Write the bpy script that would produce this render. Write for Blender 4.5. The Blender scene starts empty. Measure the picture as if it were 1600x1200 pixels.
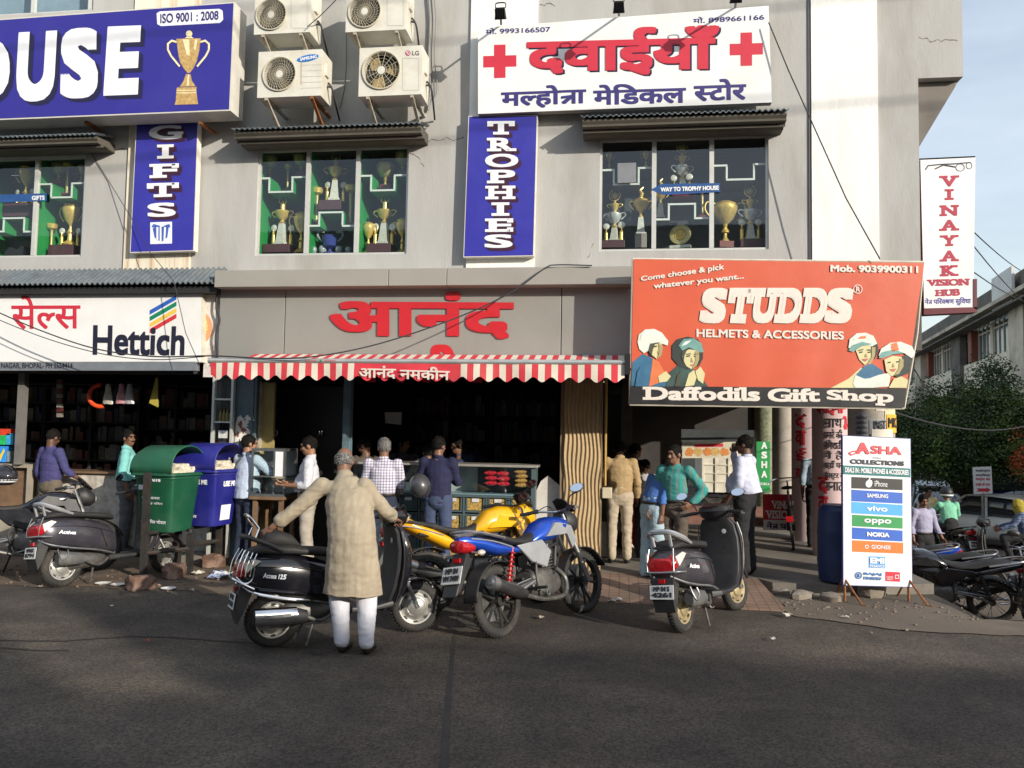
import bpy, bmesh, math, random
from mathutils import Vector, Matrix, noise
R = math.radians
scene = bpy.context.scene
COL = scene.collection
rnd = random.Random(7)

# ---------------------------------------------------------------- camera, sky, sun, exposure
F = 1270.0                       # focal length in pixels of the 1600 px wide photograph
CAM = Vector((0, 0, 1.78))
_y, _p, _r = R(7.6), R(3.45), R(0.954)
fwd = Vector((-math.sin(_y) * math.cos(_p), math.cos(_y) * math.cos(_p), math.sin(_p)))
_rt = Vector((math.cos(_y), math.sin(_y), 0)); _up = _rt.cross(fwd)
right = _rt * math.cos(_r) + _up * math.sin(_r)
up = _up * math.cos(_r) - _rt * math.sin(_r)
cam_d = bpy.data.cameras.new('camera'); cam = bpy.data.objects.new('camera', cam_d); COL.objects.link(cam)
cam_d.sensor_width = 36; cam_d.lens = F / 1600 * 36; cam_d.clip_end = 2000; cam_d.clip_start = 0.05
m = Matrix((right, up, -fwd)).transposed().to_4x4(); m.translation = CAM
cam.matrix_world = m
scene.camera = cam

SUN = Vector((1.22, -1.0, 0.50)).normalized()     # towards the sun
w = bpy.data.worlds.new('World'); scene.world = w; w.use_nodes = True
nt = w.node_tree; bg = nt.nodes['Background']
sky = nt.nodes.new('ShaderNodeTexSky'); sky.sky_type = 'NISHITA'; sky.sun_disc = False
sky.sun_elevation = math.asin(SUN.z); sky.sun_rotation = math.atan2(SUN.x, SUN.y)
sky.air_density = 1.3; sky.dust_density = 1.0; sky.ozone_density = 1.0
# thin high cloud mixed into the sky
tc = nt.nodes.new('ShaderNodeTexCoord'); mp = nt.nodes.new('ShaderNodeMapping'); mp.inputs['Scale'].default_value = (1.2, 1.2, 4)
nz = nt.nodes.new('ShaderNodeTexNoise'); nz.inputs['Scale'].default_value = 2.2; nz.inputs['Detail'].default_value = 6; nz.inputs['Roughness'].default_value = .55
rp = nt.nodes.new('ShaderNodeValToRGB'); rp.color_ramp.elements[0].position = .42; rp.color_ramp.elements[1].position = .75
rp.color_ramp.elements[0].color = (0.3, .3, .3, 1); rp.color_ramp.elements[1].color = (.6, .6, .6, 1)
mx = nt.nodes.new('ShaderNodeMixRGB'); mx.inputs[2].default_value = (5.6, 6.0, 6.8, 1)
nt.links.new(tc.outputs['Generated'], mp.inputs[0]); nt.links.new(mp.outputs[0], nz.inputs['Vector']); nt.links.new(nz.outputs['Fac'], rp.inputs[0])
nt.links.new(rp.outputs[0], mx.inputs[0]); nt.links.new(sky.outputs[0], mx.inputs[1]); nt.links.new(mx.outputs[0], bg.inputs[0])
bg.inputs[1].default_value = 0.15
sun_d = bpy.data.lights.new('sun', 'SUN'); sun_d.energy = 4.1; sun_d.angle = R(0.53); sun_d.color = (1, .92, .80)
sun = bpy.data.objects.new('sun', sun_d); COL.objects.link(sun)
sun.rotation_euler = SUN.to_track_quat('Z', 'Y').to_euler(); sun.location = SUN * 60
scene.view_settings.view_transform = 'Standard'; scene.view_settings.look = 'None'
scene.view_settings.exposure = 0.33; scene.view_settings.gamma = 1
scene.cycles.max_bounces = 8; scene.cycles.transparent_max_bounces = 12
scene.cycles.sample_clamp_indirect = 4.0
try: scene.cycles.use_denoising = True
except Exception: pass

# ---------------------------------------------------------------- from a point of the photograph to a point in the place
def ray(px, py): return (fwd + right * ((px - 800) / F) + up * ((600 - py) / F))
def PY(px, py, Y):
    d = ray(px, py); return CAM + d * ((Y - CAM.y) / d.y)
def PZ(px, py, z=0.0):
    d = ray(px, py); return CAM + d * ((z - CAM.z) / d.z)
def PN(px, py, p0, n):
    d = ray(px, py); return CAM + d * ((p0 - CAM).dot(n) / d.dot(n))
def rectY(x0, y0, x1, y1, Y):     # photo rectangle -> X0, X1, Zlow, Zhigh on the plane y = Y
    xm, ym = (x0 + x1) / 2, (y0 + y1) / 2
    return PY(x0, ym, Y).x, PY(x1, ym, Y).x, PY(xm, y1, Y).z, PY(xm, y0, Y).z

# ---------------------------------------------------------------- materials
MATS = {}
def L(c):                          # sRGB 0-255 -> linear
    return tuple(((v / 255) / 12.92 if v / 255 <= .04045 else ((v / 255 + .055) / 1.055) ** 2.4) for v in c)
def M(name, col, rough=.6, metal=0., var=.12, scale=6., bump=0., bscale=60., spec=.5, coat=0., emit=None, estr=0., alpha=1., sheen=0., tint=None, tscale=1.5, tamt=0., aniso=None):
    if name in MATS: return MATS[name]
    m = bpy.data.materials.new(name); MATS[name] = m; m.use_nodes = True
    t = m.node_tree; b = t.nodes['Principled BSDF']; N = t.nodes.new; K = t.links.new
    b.inputs['Roughness'].default_value = rough; b.inputs['Metallic'].default_value = metal
    b.inputs['Specular IOR Level'].default_value = spec
    if coat: b.inputs['Coat Weight'].default_value = coat; b.inputs['Coat Roughness'].default_value = .06
    if sheen: b.inputs['Sheen Weight'].default_value = sheen
    b.inputs['Alpha'].default_value = alpha
    if emit: b.inputs['Emission Color'].default_value = (*emit, 1); b.inputs['Emission Strength'].default_value = estr
    c4 = (*col, 1); b.inputs['Base Color'].default_value = c4
    co = N('ShaderNodeTexCoord'); src = co.outputs['Object']
    if aniso:
        mp = N('ShaderNodeMapping'); mp.inputs['Scale'].default_value = aniso; K(src, mp.inputs[0]); src = mp.outputs[0]
    outc = None
    if var:
        n = N('ShaderNodeTexNoise'); n.inputs['Scale'].default_value = scale; n.inputs['Detail'].default_value = 6; n.inputs['Roughness'].default_value = .6; K(src, n.inputs['Vector'])
        rp = N('ShaderNodeValToRGB'); rp.color_ramp.elements[0].position = .3; rp.color_ramp.elements[1].position = .7
        rp.color_ramp.elements[0].color = tuple(max(0, v * (1 - var)) for v in col) + (1,); rp.color_ramp.elements[1].color = tuple(min(1, v * (1 + var)) for v in col) + (1,)
        K(n.outputs['Fac'], rp.inputs[0]); outc = rp.outputs[0]
        mr = N('ShaderNodeMapRange'); mr.inputs['To Min'].default_value = max(0.02, rough - .08); mr.inputs['To Max'].default_value = min(1, rough + .12); K(n.outputs['Fac'], mr.inputs[0]); K(mr.outputs[0], b.inputs['Roughness'])
    if tint:
        n2 = N('ShaderNodeTexNoise'); n2.inputs['Scale'].default_value = tscale; n2.inputs['Detail'].default_value = 8; n2.inputs['Roughness'].default_value = .65; K(src, n2.inputs['Vector'])
        r2 = N('ShaderNodeValToRGB'); r2.color_ramp.elements[0].position = .48; r2.color_ramp.elements[1].position = .68
        r2.color_ramp.elements[0].color = (0, 0, 0, 1); r2.color_ramp.elements[1].color = (tamt,) * 3 + (1,)
        mx = N('ShaderNodeMixRGB'); mx.inputs[2].default_value = (*tint, 1); K(n2.outputs['Fac'], r2.inputs[0]); K(r2.outputs[0], mx.inputs[0])
        if outc: K(outc, mx.inputs[1])
        else: mx.inputs[1].default_value = c4
        outc = mx.outputs[0]
    if outc: K(outc, b.inputs['Base Color'])
    if bump:
        n3 = N('ShaderNodeTexNoise'); n3.inputs['Scale'].default_value = bscale; n3.inputs['Detail'].default_value = 5; K(src, n3.inputs['Vector'])
        bp = N('ShaderNodeBump'); bp.inputs['Strength'].default_value = bump; bp.inputs['Distance'].default_value = .01; K(n3.outputs['Fac'], bp.inputs['Height']); K(bp.outputs[0], b.inputs['Normal'])
    return m
def glass(name, tint=(.8, .9, .88), refl=.16, rough=.02):
    if name in MATS: return MATS[name]
    m = bpy.data.materials.new(name); MATS[name] = m; m.use_nodes = True
    t = m.node_tree; t.nodes.clear(); N = t.nodes.new; K = t.links.new
    o = N('ShaderNodeOutputMaterial'); tr = N('ShaderNodeBsdfTransparent'); tr.inputs[0].default_value = (*tint, 1)
    g = N('ShaderNodeBsdfGlossy'); g.inputs['Roughness'].default_value = rough; g.inputs[0].default_value = (.95, .97, 1, 1)
    f = N('ShaderNodeLayerWeight'); f.inputs[0].default_value = .5; pw = N('ShaderNodeMath'); pw.operation = 'POWER'; pw.inputs[1].default_value = 4; K(f.outputs['Facing'], pw.inputs[0])
    a = N('ShaderNodeMath'); a.operation = 'MULTIPLY_ADD'; a.inputs[1].default_value = .7; a.inputs[2].default_value = .04 + refl; a.use_clamp = True
    mx = N('ShaderNodeMixShader'); K(pw.outputs[0], a.inputs[0]); K(a.outputs[0], mx.inputs[0]); K(tr.outputs[0], mx.inputs[1]); K(g.outputs[0], mx.inputs[2]); K(mx.outputs[0], o.inputs[0])
    return m

# ---------------------------------------------------------------- objects
MW = {}
def mwof(p): return MW.get(p.name, Matrix()) if p else Matrix()
def tag(o, label=None, cat=None, group=None, kind=None):
    if label: o['label'] = label
    if cat: o['category'] = cat
    if group: o['group'] = group
    if kind: o['kind'] = kind
    return o
def thing(name, label, cat, loc=(0, 0, 0), rz=0., group=None, M4=None):
    o = bpy.data.objects.new(name, None); COL.objects.link(o); o.empty_display_size = .2
    mm = M4 if M4 is not None else Matrix.Translation(Vector(loc)) @ Matrix.Rotation(rz, 4, 'Z')
    o.matrix_basis = mm; MW[o.name] = mm
    return tag(o, label, cat, group)
def dup(root, M4, label=None, group=None):
    r = root.copy(); COL.objects.link(r); r.matrix_basis = M4; MW[r.name] = M4
    if label: r['label'] = label
    if group: r['group'] = group
    def rec(src, dst):
        for ch in [x for x in KIDS.get(src.name, [])]:
            c = ch.copy(); COL.objects.link(c); c.parent = dst; MW[c.name] = M4
            KIDS.setdefault(dst.name, []).append(c); rec(ch, c)
    rec(root, r)
    return r
KIDS = {}

def basis(d):
    d = d.normalized(); a = Vector((0, 0, 1)) if abs(d.z) < .9 else Vector((1, 0, 0))
    s = d.cross(a).normalized(); return s, s.cross(d).normalized()
class MB:
    def __init__(s): s.v = []; s.f = []; s.mi = []; s.cur = 0
    def mat(s, i): s.cur = i; return s
    def add(s, vs, fs, T=None):
        n = len(s.v)
        s.v += [(T @ Vector(p)) if T is not None else Vector(p) for p in vs]
        s.f += [tuple(n + i for i in f) for f in fs]; s.mi += [s.cur] * len(fs)
        return s
    def quad(s, a, b, c, d): return s.add([a, b, c, d], [(0, 1, 2, 3)])
    def poly(s, pts): return s.add(pts, [tuple(range(len(pts)))])
    def box(s, a, b, T=None):
        x0, y0, z0 = [min(p, q) for p, q in zip(a, b)]; x1, y1, z1 = [max(p, q) for p, q in zip(a, b)]
        return s.add([(x0, y0, z0), (x1, y0, z0), (x1, y1, z0), (x0, y1, z0), (x0, y0, z1), (x1, y0, z1), (x1, y1, z1), (x0, y1, z1)],
                     [(0, 3, 2, 1), (4, 5, 6, 7), (0, 1, 5, 4), (1, 2, 6, 5), (2, 3, 7, 6), (3, 0, 4, 7)], T)
    def prism(s, poly, d0, d1, ax='y', T=None):
        mk = {'y': lambda p, d: (p[0], d, p[1]), 'x': lambda p, d: (d, p[0], p[1]), 'z': lambda p, d: (p[0], p[1], d)}[ax]
        n = len(poly); vs = [mk(p, d0) for p in poly] + [mk(p, d1) for p in poly]
        fs = [tuple(range(n))[::-1], tuple(range(n, 2 * n))] + [(i, (i + 1) % n, n + (i + 1) % n, n + i) for i in range(n)]
        return s.add(vs, fs, T)
    def loft(s, rings, caps=True, closed=True, T=None):
        n = len(rings[0]); vs = [p for r in rings for p in r]; fs = []
        for k in range(len(rings) - 1):
            for i in range(n if closed else n - 1):
                j = (i + 1) % n; fs.append((k * n + i, k * n + j, (k + 1) * n + j, (k + 1) * n + i))
        if caps and closed:
            fs.append(tuple(range(n))[::-1]); o = (len(rings) - 1) * n; fs.append(tuple(range(o, o + n)))
        return s.add(vs, fs, T)
    def tube(s, pts, r, n=8, T=None, caps=True, flat=1.):
        pts = [Vector(p) for p in pts]; rs = r if isinstance(r, (list, tuple)) else [r] * len(pts); rings = []; ps = None
        for i, p in enumerate(pts):
            d = (pts[min(i + 1, len(pts) - 1)] - pts[max(i - 1, 0)])
            if d.length < 1e-9: d = Vector((0, 0, 1))
            d.normalize()
            if ps is None: sd, u = basis(d)
            else:
                sd = (ps - d * ps.dot(d))
                if sd.length < 1e-6: sd, u = basis(d)
                sd.normalize(); u = sd.cross(d).normalized()
            ps = sd
            rings.append([p + (sd * math.cos(2 * math.pi * k / n) + u * flat * math.sin(2 * math.pi * k / n)) * rs[i] for k in range(n)])
        return s.loft(rings, caps, T=T)
    def lathe(s, prof, n=16, T=None, caps=True):
        return s.loft([[(r * math.cos(2 * math.pi * k / n), r * math.sin(2 * math.pi * k / n), z) for k in range(n)] for r, z in prof], caps, T=T)
    def ell(s, c, r, T=None, n=12, rot=None):
        if not isinstance(r, (tuple, list)): r = (r, r, r)
        T0 = Matrix.Translation(Vector(c)) @ (rot.to_4x4() if rot is not None else Matrix()) @ Matrix.Diagonal((*r, 1))
        k = max(4, n // 2)
        return s.lathe([(max(.001, math.sin(math.pi * i / k)), -math.cos(math.pi * i / k)) for i in range(k + 1)], n, (T @ T0) if T is not None else T0)
    def torus(s, c, Rr, r, T=None, n=28, k=10, rot=None, w=None, a0=0., a1=2 * math.pi):
        w = w or r; T0 = Matrix.Translation(Vector(c)) @ (rot.to_4x4() if rot is not None else Matrix())
        full = a1 - a0 > 6.28; rings = []
        for i in range(n if full else n + 1):
            a = a0 + (a1 - a0) * i / n
            rings.append([((Rr + r * math.cos(2 * math.pi * j / k)) * math.cos(a), (Rr + r * math.cos(2 * math.pi * j / k)) * math.sin(a), w * math.sin(2 * math.pi * j / k)) for j in range(k)])
        if full: rings.append(rings[0])
        return s.loft(rings, not full, T=(T @ T0) if T is not None else T0)
    def join(s, o, T=None):
        n = len(s.v); s.v += [(T @ p if T is not None else p) for p in o.v]; s.f += [tuple(n + i for i in f) for f in o.f]; s.mi += [i + s.cur for i in o.mi]; return s
    def build(s, name, mats, parent=None, world=False, bevel=0., seg=2, smooth=35, sub=0, fixn=True, solid=0.):
        if not isinstance(mats, (list, tuple)): mats = [mats]
        me = bpy.data.meshes.new(name); vs = s.v; loc = None
        if parent is not None and world:
            iv = mwof(parent).inverted(); vs = [iv @ p for p in vs]
        elif parent is None:
            xs = [p.x for p in vs]; ys = [p.y for p in vs]; zs = [p.z for p in vs]
            loc = Vector(((min(xs) + max(xs)) / 2, (min(ys) + max(ys)) / 2, min(zs))); vs = [p - loc for p in vs]
        me.from_pydata([tuple(p) for p in vs], [], s.f)
        me.polygons.foreach_set('material_index', s.mi)
        for mt in mats: me.materials.append(mt)
        if fixn:
            bm = bmesh.new(); bm.from_mesh(me); bmesh.ops.recalc_face_normals(bm, faces=bm.faces); bm.to_mesh(me); bm.free()
        if smooth:
            me.polygons.foreach_set('use_smooth', [True] * len(me.polygons)); me.set_sharp_from_angle(angle=R(smooth))
        me.update()
        o = bpy.data.objects.new(name, me); COL.objects.link(o)
        if loc is not None: o.location = loc; MW[o.name] = Matrix.Translation(loc)
        if parent is not None:
            o.parent = parent; MW[o.name] = mwof(parent); KIDS.setdefault(parent.name, []).append(o)
        if solid: md = o.modifiers.new('solid', 'SOLIDIFY'); md.thickness = solid; md.offset = 0
        if bevel: md = o.modifiers.new('bevel', 'BEVEL'); md.width = bevel; md.segments = seg; md.limit_method = 'ANGLE'; md.angle_limit = R(40)
        if sub: md = o.modifiers.new('sub', 'SUBSURF'); md.levels = sub; md.render_levels = sub
        return o
def sq(x, zl, zh, w, e=2.6, n=20, yc=0.):      # superellipse section in the y-z plane at x
    zc, h = (zl + zh) / 2, (zh - zl) / 2; o = []
    for k in range(n):
        a = 2 * math.pi * k / n; c, s_ = math.cos(a), math.sin(a)
        o.append((x, yc + w * math.copysign(abs(c) ** (2 / e), c), zc + h * math.copysign(abs(s_) ** (2 / e), s_)))
    return o
def sqz(z, xa, xb, w, e=2.6, n=20, yc=0.):     # superellipse section in the x-y plane at z
    return [(p[2], p[1], z) for p in sq(0, xa, xb, w, e, n, yc)]
def lerp(a, b, t): return a + (b - a) * t
def spline(pts, n=6):                           # Catmull-Rom through points
    P = [Vector(p) for p in pts]; out = []
    for i in range(len(P) - 1):
        p0, p1, p2, p3 = P[max(i - 1, 0)], P[i], P[i + 1], P[min(i + 2, len(P) - 1)]
        for k in range(n):
            t = k / n; out.append(.5 * ((2 * p1) + (p2 - p0) * t + (2 * p0 - 5 * p1 + 4 * p2 - p3) * t * t + (3 * p1 - p0 - 3 * p2 + p3) * t ** 3))
    out.append(P[-1]); return out

# ---------------------------------------------------------------- lettering
GL = {}
def _raw(s):
    c = bpy.data.curves.new('t', 'FONT'); c.body = s; c.resolution_u = 4
    o = bpy.data.objects.new('t', c); COL.objects.link(o)
    me = bpy.data.meshes.new_from_object(o.evaluated_get(bpy.context.evaluated_depsgraph_get()))
    r = [(v.co.x, v.co.y) for v in me.vertices], [tuple(p.vertices) for p in me.polygons]
    bpy.data.objects.remove(o); bpy.data.curves.remove(c); bpy.data.meshes.remove(me)
    return r
def glyph(c):
    if c in GL: return GL[c]
    if c == ' ': GL[c] = ([], [], .28); return GL[c]
    if c == '\x01':                              # the joined letter tra
        vs, fs = [], []
        for q in ([(0, .56), (.56, .56), (.56, .625), (0, .625)], [(.42, 0), (.49, 0), (.49, .56), (.42, .56)], [(.08, .33), (.42, .38), (.42, .31), (.07, .26)], [(.34, .32), (.42, .31), (.16, .0), (.09, .05)]):
            fs.append(tuple(range(len(vs), len(vs) + 4))); vs += q
        GL[c] = (vs, fs, .56); return GL[c]
    v, f = _raw(c); adv = max(p[0] for p in _raw(c + 'H')[0]) - max(p[0] for p in _raw('H')[0])
    GL[c] = (v, f, adv); return GL[c]
SERIF = {  # bars added to the plain capitals to turn them into slab letters: (x0, x1, y0, y1) in parts of the letter's box
 'G': [(.72, 1.05, .36, .48)], 'I': [(-1.2, 2.2, 0, .13), (-1.2, 2.2, .87, 1)], 'F': [(-.18, .5, 0, .13), (-.18, .2, .87, 1), (.9, 1.08, .74, 1)],
 'T': [(.2, .8, 0, .13), (-.06, .1, .66, 1), (.9, 1.06, .66, 1)], 'R': [(-.16, .42, 0, .13), (-.16, .2, .87, 1), (.8, 1.15, 0, .13)],
 'P': [(-.16, .5, 0, .13), (-.16, .2, .87, 1)], 'H': [(-.14, .36, 0, .13), (-.14, .36, .87, 1), (.64, 1.14, 0, .13), (.64, 1.14, .87, 1)],
 'E': [(-.18, .2, 0, .13), (-.18, .2, .87, 1), (.9, 1.05, 0, .26), (.9, 1.05, .74, 1)], 'V': [(-.14, .34, .87, 1), (.66, 1.14, .87, 1)],
 'N': [(-.14, .28, 0, .13), (-.14, .22, .87, 1), (.66, 1.12, .87, 1)], 'A': [(-.14, .3, 0, .13), (.68, 1.14, 0, .13)], 'Y': [(-.14, .34, .87, 1), (.66, 1.14, .87, 1), (.26, .74, 0, .13)],
 'K': [(-.14, .4, 0, .13), (-.14, .4, .87, 1), (.66, 1.12, 0, .13), (.62, 1.06, .87, 1)], 'D': [(-.14, .2, 0, .13), (-.14, .2, .87, 1)], 'B': [(-.14, .2, 0, .13), (-.14, .2, .87, 1)], 'U': [(-.14, .36, .87, 1), (.64, 1.14, .87, 1)], 'M': [(-.1, .24, 0, .13), (.76, 1.1, 0, .13), (-.1, .1, .87, 1), (.9, 1.1, .87, 1)],
 'f': [(0, .7, 0, .1)], 'd': [(.8, 1.1, 0, .1), (.5, .9, .9, 1)], 'i': [(-1, 2, 0, .11), (-.9, .5, .60, .7)], 'l': [(-1, 2, 0, .1), (-.9, .5, .9, 1)], 'h': [(-.15, .35, 0, .1), (.65, 1.15, 0, .1), (-.15, .1, .9, 1)], 'p': [(-.15, .4, 0, .1), (-.15, .1, .9, 1)], 'n': [(-.15, .35, 0, .12), (.65, 1.15, 0, .12)]}
def layout(s, track=0., slab=False, shear=0.):
    vs, fs, x, lay = [], [], 0., []
    i = 0
    while i < len(s):
        c = s[i]; half = i + 1 < len(s) and s[i + 1] == '~'
        gv, gf, adv = glyph(c); gv = list(gv); gf = list(gf)
        if half and gv:                          # half form: the glyph without its right stem
            cut = max(p[0] for p in gv if p[1] < .3) - .085
            bm = bmesh.new(); bv = [bm.verts.new((p[0], p[1], 0)) for p in gv]
            for f in gf:
                try: bm.faces.new([bv[k] for k in f])
                except ValueError: pass
            bmesh.ops.bisect_plane(bm, geom=bm.verts[:] + bm.edges[:] + bm.faces[:], plane_co=(cut, 0, 0), plane_no=(1, 0, 0), clear_outer=True)
            bm.verts.index_update(); gv = [(q.co.x, q.co.y) for q in bm.verts]; gf = [tuple(q.index for q in f.verts) for f in bm.faces]; bm.free(); adv = cut
        o = len(vs); vs += [(x + p[0] + shear * p[1], p[1]) for p in gv]; fs += [tuple(o + k for k in f) for f in gf]; lay += [(i % 3)] * len(gv)
        if slab and c in SERIF and gv:
            ax, bx = min(p[0] for p in gv), max(p[0] for p in gv); ay, by = min(p[1] for p in gv), max(p[1] for p in gv)
            for a, b, d, e in SERIF[c]:
                q = [(ax + a * (bx - ax), ay + d * (by - ay)), (ax + b * (bx - ax), ay + d * (by - ay)), (ax + b * (bx - ax), ay + e * (by - ay)), (ax + a * (bx - ax), ay + e * (by - ay))]
                o = len(vs); vs += [(x + p[0] + shear * p[1], p[1]) for p in q]; fs.append((o, o + 1, o + 2, o + 3)); lay += [3] * 4
        x += adv + track; i += 2 if half else 1
    return vs, fs, lay
def text(mb, s, UL, UR, LR, LL, out, bold=0., track=0., slab=False, shear=0., pad=None):
    """letters fitted to the world quad UL UR LR LL, laid 'out' (a small vector) proud of it"""
    vs, fs, lay = layout(s, track, slab, shear)
    ax, bx = min(p[0] for p in vs), max(p[0] for p in vs); ay, by = min(p[1] for p in vs), max(p[1] for p in vs)
    UL, UR, LR, LL = map(Vector, (UL, UR, LR, LL)); on = out.normalized()
    k = 5 if bold >= .045 else (3 if bold >= .025 else 1); per = [(-1 + 2 * i / k, e) for i in range(k + 1) for e in (-1, 1)] + [(e, -1 + 2 * i / k) for i in range(1, k) for e in (-1, 1)]
    offs = [(0, 0)] + [(a * bold, b * bold) for a, b in per] * bool(bold)
    for q, (dx, dy) in enumerate(offs):
        W = []
        for (x, y), l in zip(vs, lay):
            u = (x + dx - ax + bold) / (bx - ax + 2 * bold); v = (y + dy - ay + bold) / (by - ay + 2 * bold)
            p = (LL * (1 - u) + LR * u) * (1 - v) + (UL * (1 - u) + UR * u) * v
            W.append(p + out + on * (.00006 * l + .00018 * q))
        mb.add(W, fs)
class Board:
    """a flat board in the place, addressed by points of the photograph that lie on it"""
    def __init__(s, p0, n): s.p0 = Vector(p0); s.n = Vector(n).normalized(); s.n = s.n if s.n.dot(CAM - s.p0) > 0 else -s.n
    def p(s, px, py, o=0.): return PN(px, py, s.p0, s.n) + s.n * o
    def text(s, mb, t, quad, o=.004, **k): text(mb, t, *[s.p(*q) for q in quad], s.n * o, **k); return s
    def poly(s, mb, pts, o=.003): mb.poly([s.p(*q, o) for q in pts]); return s
    def disc(s, mb, c, rx, ry=None, o=.003, n=24, a0=0, a1=360):
        ry = ry or rx; mb.poly([s.p(c[0] + rx * math.cos(R(a0 + (a1 - a0) * k / n)), c[1] - ry * math.sin(R(a0 + (a1 - a0) * k / n)), o) for k in range(n + (a1 - a0 < 360))]); return s
    def ring(s, mb, c, r0, r1, o=.003, n=28, a0=0, a1=360, sq_=1.):
        q = lambda r, k: s.p(c[0] + r * math.cos(R(a0 + (a1 - a0) * k / n)), c[1] - sq_ * r * math.sin(R(a0 + (a1 - a0) * k / n)), o)
        for k in range(n): mb.quad(q(r0, k), q(r1, k), q(r1, k + 1), q(r0, k + 1))
        return s
    def stroke(s, mb, pts, wd, o=.003):
        P = [Vector((x, y)) for x, y in pts]
        for i in range(len(P) - 1):
            d = (P[i + 1] - P[i])
            if d.length < 1e-6: continue
            d.normalize(); t = Vector((-d.y, d.x)) * wd / 2; e = d * wd * .2
            s.poly(mb, [tuple(P[i] - t - e), tuple(P[i + 1] - t + e), tuple(P[i + 1] + t + e), tuple(P[i] + t - e)], o + .0004 * (i % 3))
        return s
    def slab(s, mb, pts, depth, o=0.):          # a board of real thickness behind the outline
        A = [s.p(*q, o) for q in pts]; B = [a - s.n * depth for a in A]; n = len(A)
        mb.add(A + B, [tuple(range(n)), tuple(range(n, 2 * n))[::-1]] + [(i, n + i, n + (i + 1) % n, (i + 1) % n) for i in range(n)]); return s
def catenary(a, b, sag, n=14):
    a, b = Vector(a), Vector(b); return [a.lerp(b, t / n) - Vector((0, 0, sag * 4 * (t / n) * (1 - t / n))) for t in range(n + 1)]
# ---------------------------------------------------------------- ground
YF = 10.2
asphalt = M('asphalt', (.066, .058, .051), rough=.9, var=.28, scale=1.3, bump=.9, bscale=130, tint=(.115, .096, .075), tscale=.55, tamt=.75)
t_ = asphalt.node_tree                     # fine stone chips in the road
b_ = t_.nodes['Principled BSDF']; old = b_.inputs['Base Color'].links[0].from_socket
vo = t_.nodes.new('ShaderNodeTexNoise'); vo.inputs['Scale'].default_value = 58; vo.inputs['Detail'].default_value = 4; vo.inputs['Roughness'].default_value = .75
rr = t_.nodes.new('ShaderNodeValToRGB'); rr.color_ramp.elements[0].position = .38; rr.color_ramp.elements[1].position = .62; rr.color_ramp.elements[0].color = (.38, .38, .38, 1); rr.color_ramp.elements[1].color = (1.75, 1.68, 1.6, 1)
ml = t_.nodes.new('ShaderNodeMixRGB'); ml.blend_type = 'MULTIPLY'; ml.inputs[0].default_value = 1
oc = [n for n in t_.nodes if n.type == 'TEX_COORD'][0]
t_.links.new(oc.outputs['Object'], vo.inputs['Vector']); t_.links.new(vo.outputs['Fac'], rr.inputs[0]); t_.links.new(old, ml.inputs[1]); t_.links.new(rr.outputs[0], ml.inputs[2]); n5 = t_.nodes.new('ShaderNodeTexNoise'); n5.inputs['Scale'].default_value = .9; n5.inputs['Detail'].default_value = 7; n5.inputs['Roughness'].default_value = .7; n5.inputs['Distortion'].default_value = .6
r5 = t_.nodes.new('ShaderNodeValToRGB'); r5.color_ramp.elements[0].position = .36; r5.color_ramp.elements[1].position = .66; r5.color_ramp.elements[0].color = (.62, .6, .58, 1); r5.color_ramp.elements[1].color = (1.3, 1.24, 1.15, 1)
m5 = t_.nodes.new('ShaderNodeMixRGB'); m5.blend_type = 'MULTIPLY'; m5.inputs[0].default_value = 1
t_.links.new(oc.outputs['Object'], n5.inputs['Vector']); t_.links.new(n5.outputs['Fac'], r5.inputs[0]); t_.links.new(ml.outputs[0], m5.inputs[1]); t_.links.new(r5.outputs[0], m5.inputs[2]); t_.links.new(m5.outputs[0], b_.inputs['Base Color'])
def sheet(name, pts, mat, z=None, kind='structure', wob=0, label=None):
    P = [Vector(p) for p in pts]
    if wob:
        Q = []
        for i, a in enumerate(P):
            b = P[(i + 1) % len(P)]; n = max(2, int((b - a).length / .12))
            for k in range(n):
                p = a.lerp(b, k / n); q = p + Vector((noise.noise(p * 3.1), noise.noise(p * 3.1 + Vector((9, 3, 1))), 0)) * wob; Q.append(q)
        P = Q
    if z is not None: P = [Vector((p.x, p.y, z)) for p in P]
    o = MB().poly(P).build(name, mat, smooth=0)
    return tag(o, kind=kind)
mb = MB(); ys = [-120, 0, 8, 8.8, 10, 11.5, 13, 18, 21, 24, 28, 500]; gz = [0, 0, 0, 0, -.35, -.70, -.78, -.86, -1.02, -1.2, -1.32, -1.32]
def GZ_(y):
    for a, b, c, d in zip(ys[:-1], ys[1:], gz[:-1], gz[1:]):
        if a <= y <= b: return lerp(c, d, (y - a) / (b - a))
for a, b, c, d in zip(ys[:-1], ys[1:], gz[:-1], gz[1:]):
    if b <= 8.8: mb.quad((-300, a, c), (300, a, c), (300, b, d), (-300, b, d))
    else: mb.quad((3.62, a, c), (300, a, c), (300, b, d), (3.62, b, d)); mb.quad((-300, a, 0), (3.62, a, 0), (3.62, b, 0), (-300, b, 0)); mb.quad((3.62, a, c), (3.62, b, d), (3.62, b, 0), (3.62, a, 0))
o = mb.build('road', asphalt, smooth=0); tag(o, kind='structure')
dirtm = M('dirt', (.15, .105, .07), rough=.95, var=.35, scale=2.2, bump=.9, bscale=45, tint=(.06, .048, .04), tscale=1.3, tamt=.8)
sheet('dirt_strip', [(-14, 8.5, 0), (-6.2, 8.35, 0), (-5.2, 8.55, 0), (-3.6, 8.3, 0), (-2.6, 8.6, 0), (-1.3, 8.9, 0), (-1.0, 10.0, 0), (-1.0, 10.3, 0), (-14, 10.3, 0)], dirtm, .005, wob=.25)
dustm = M('dusty_road', (.15, .118, .088), rough=.95, var=.3, scale=1.8, bump=.7, bscale=60, tint=(.07, .06, .05), tscale=.9, tamt=.8)
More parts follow.
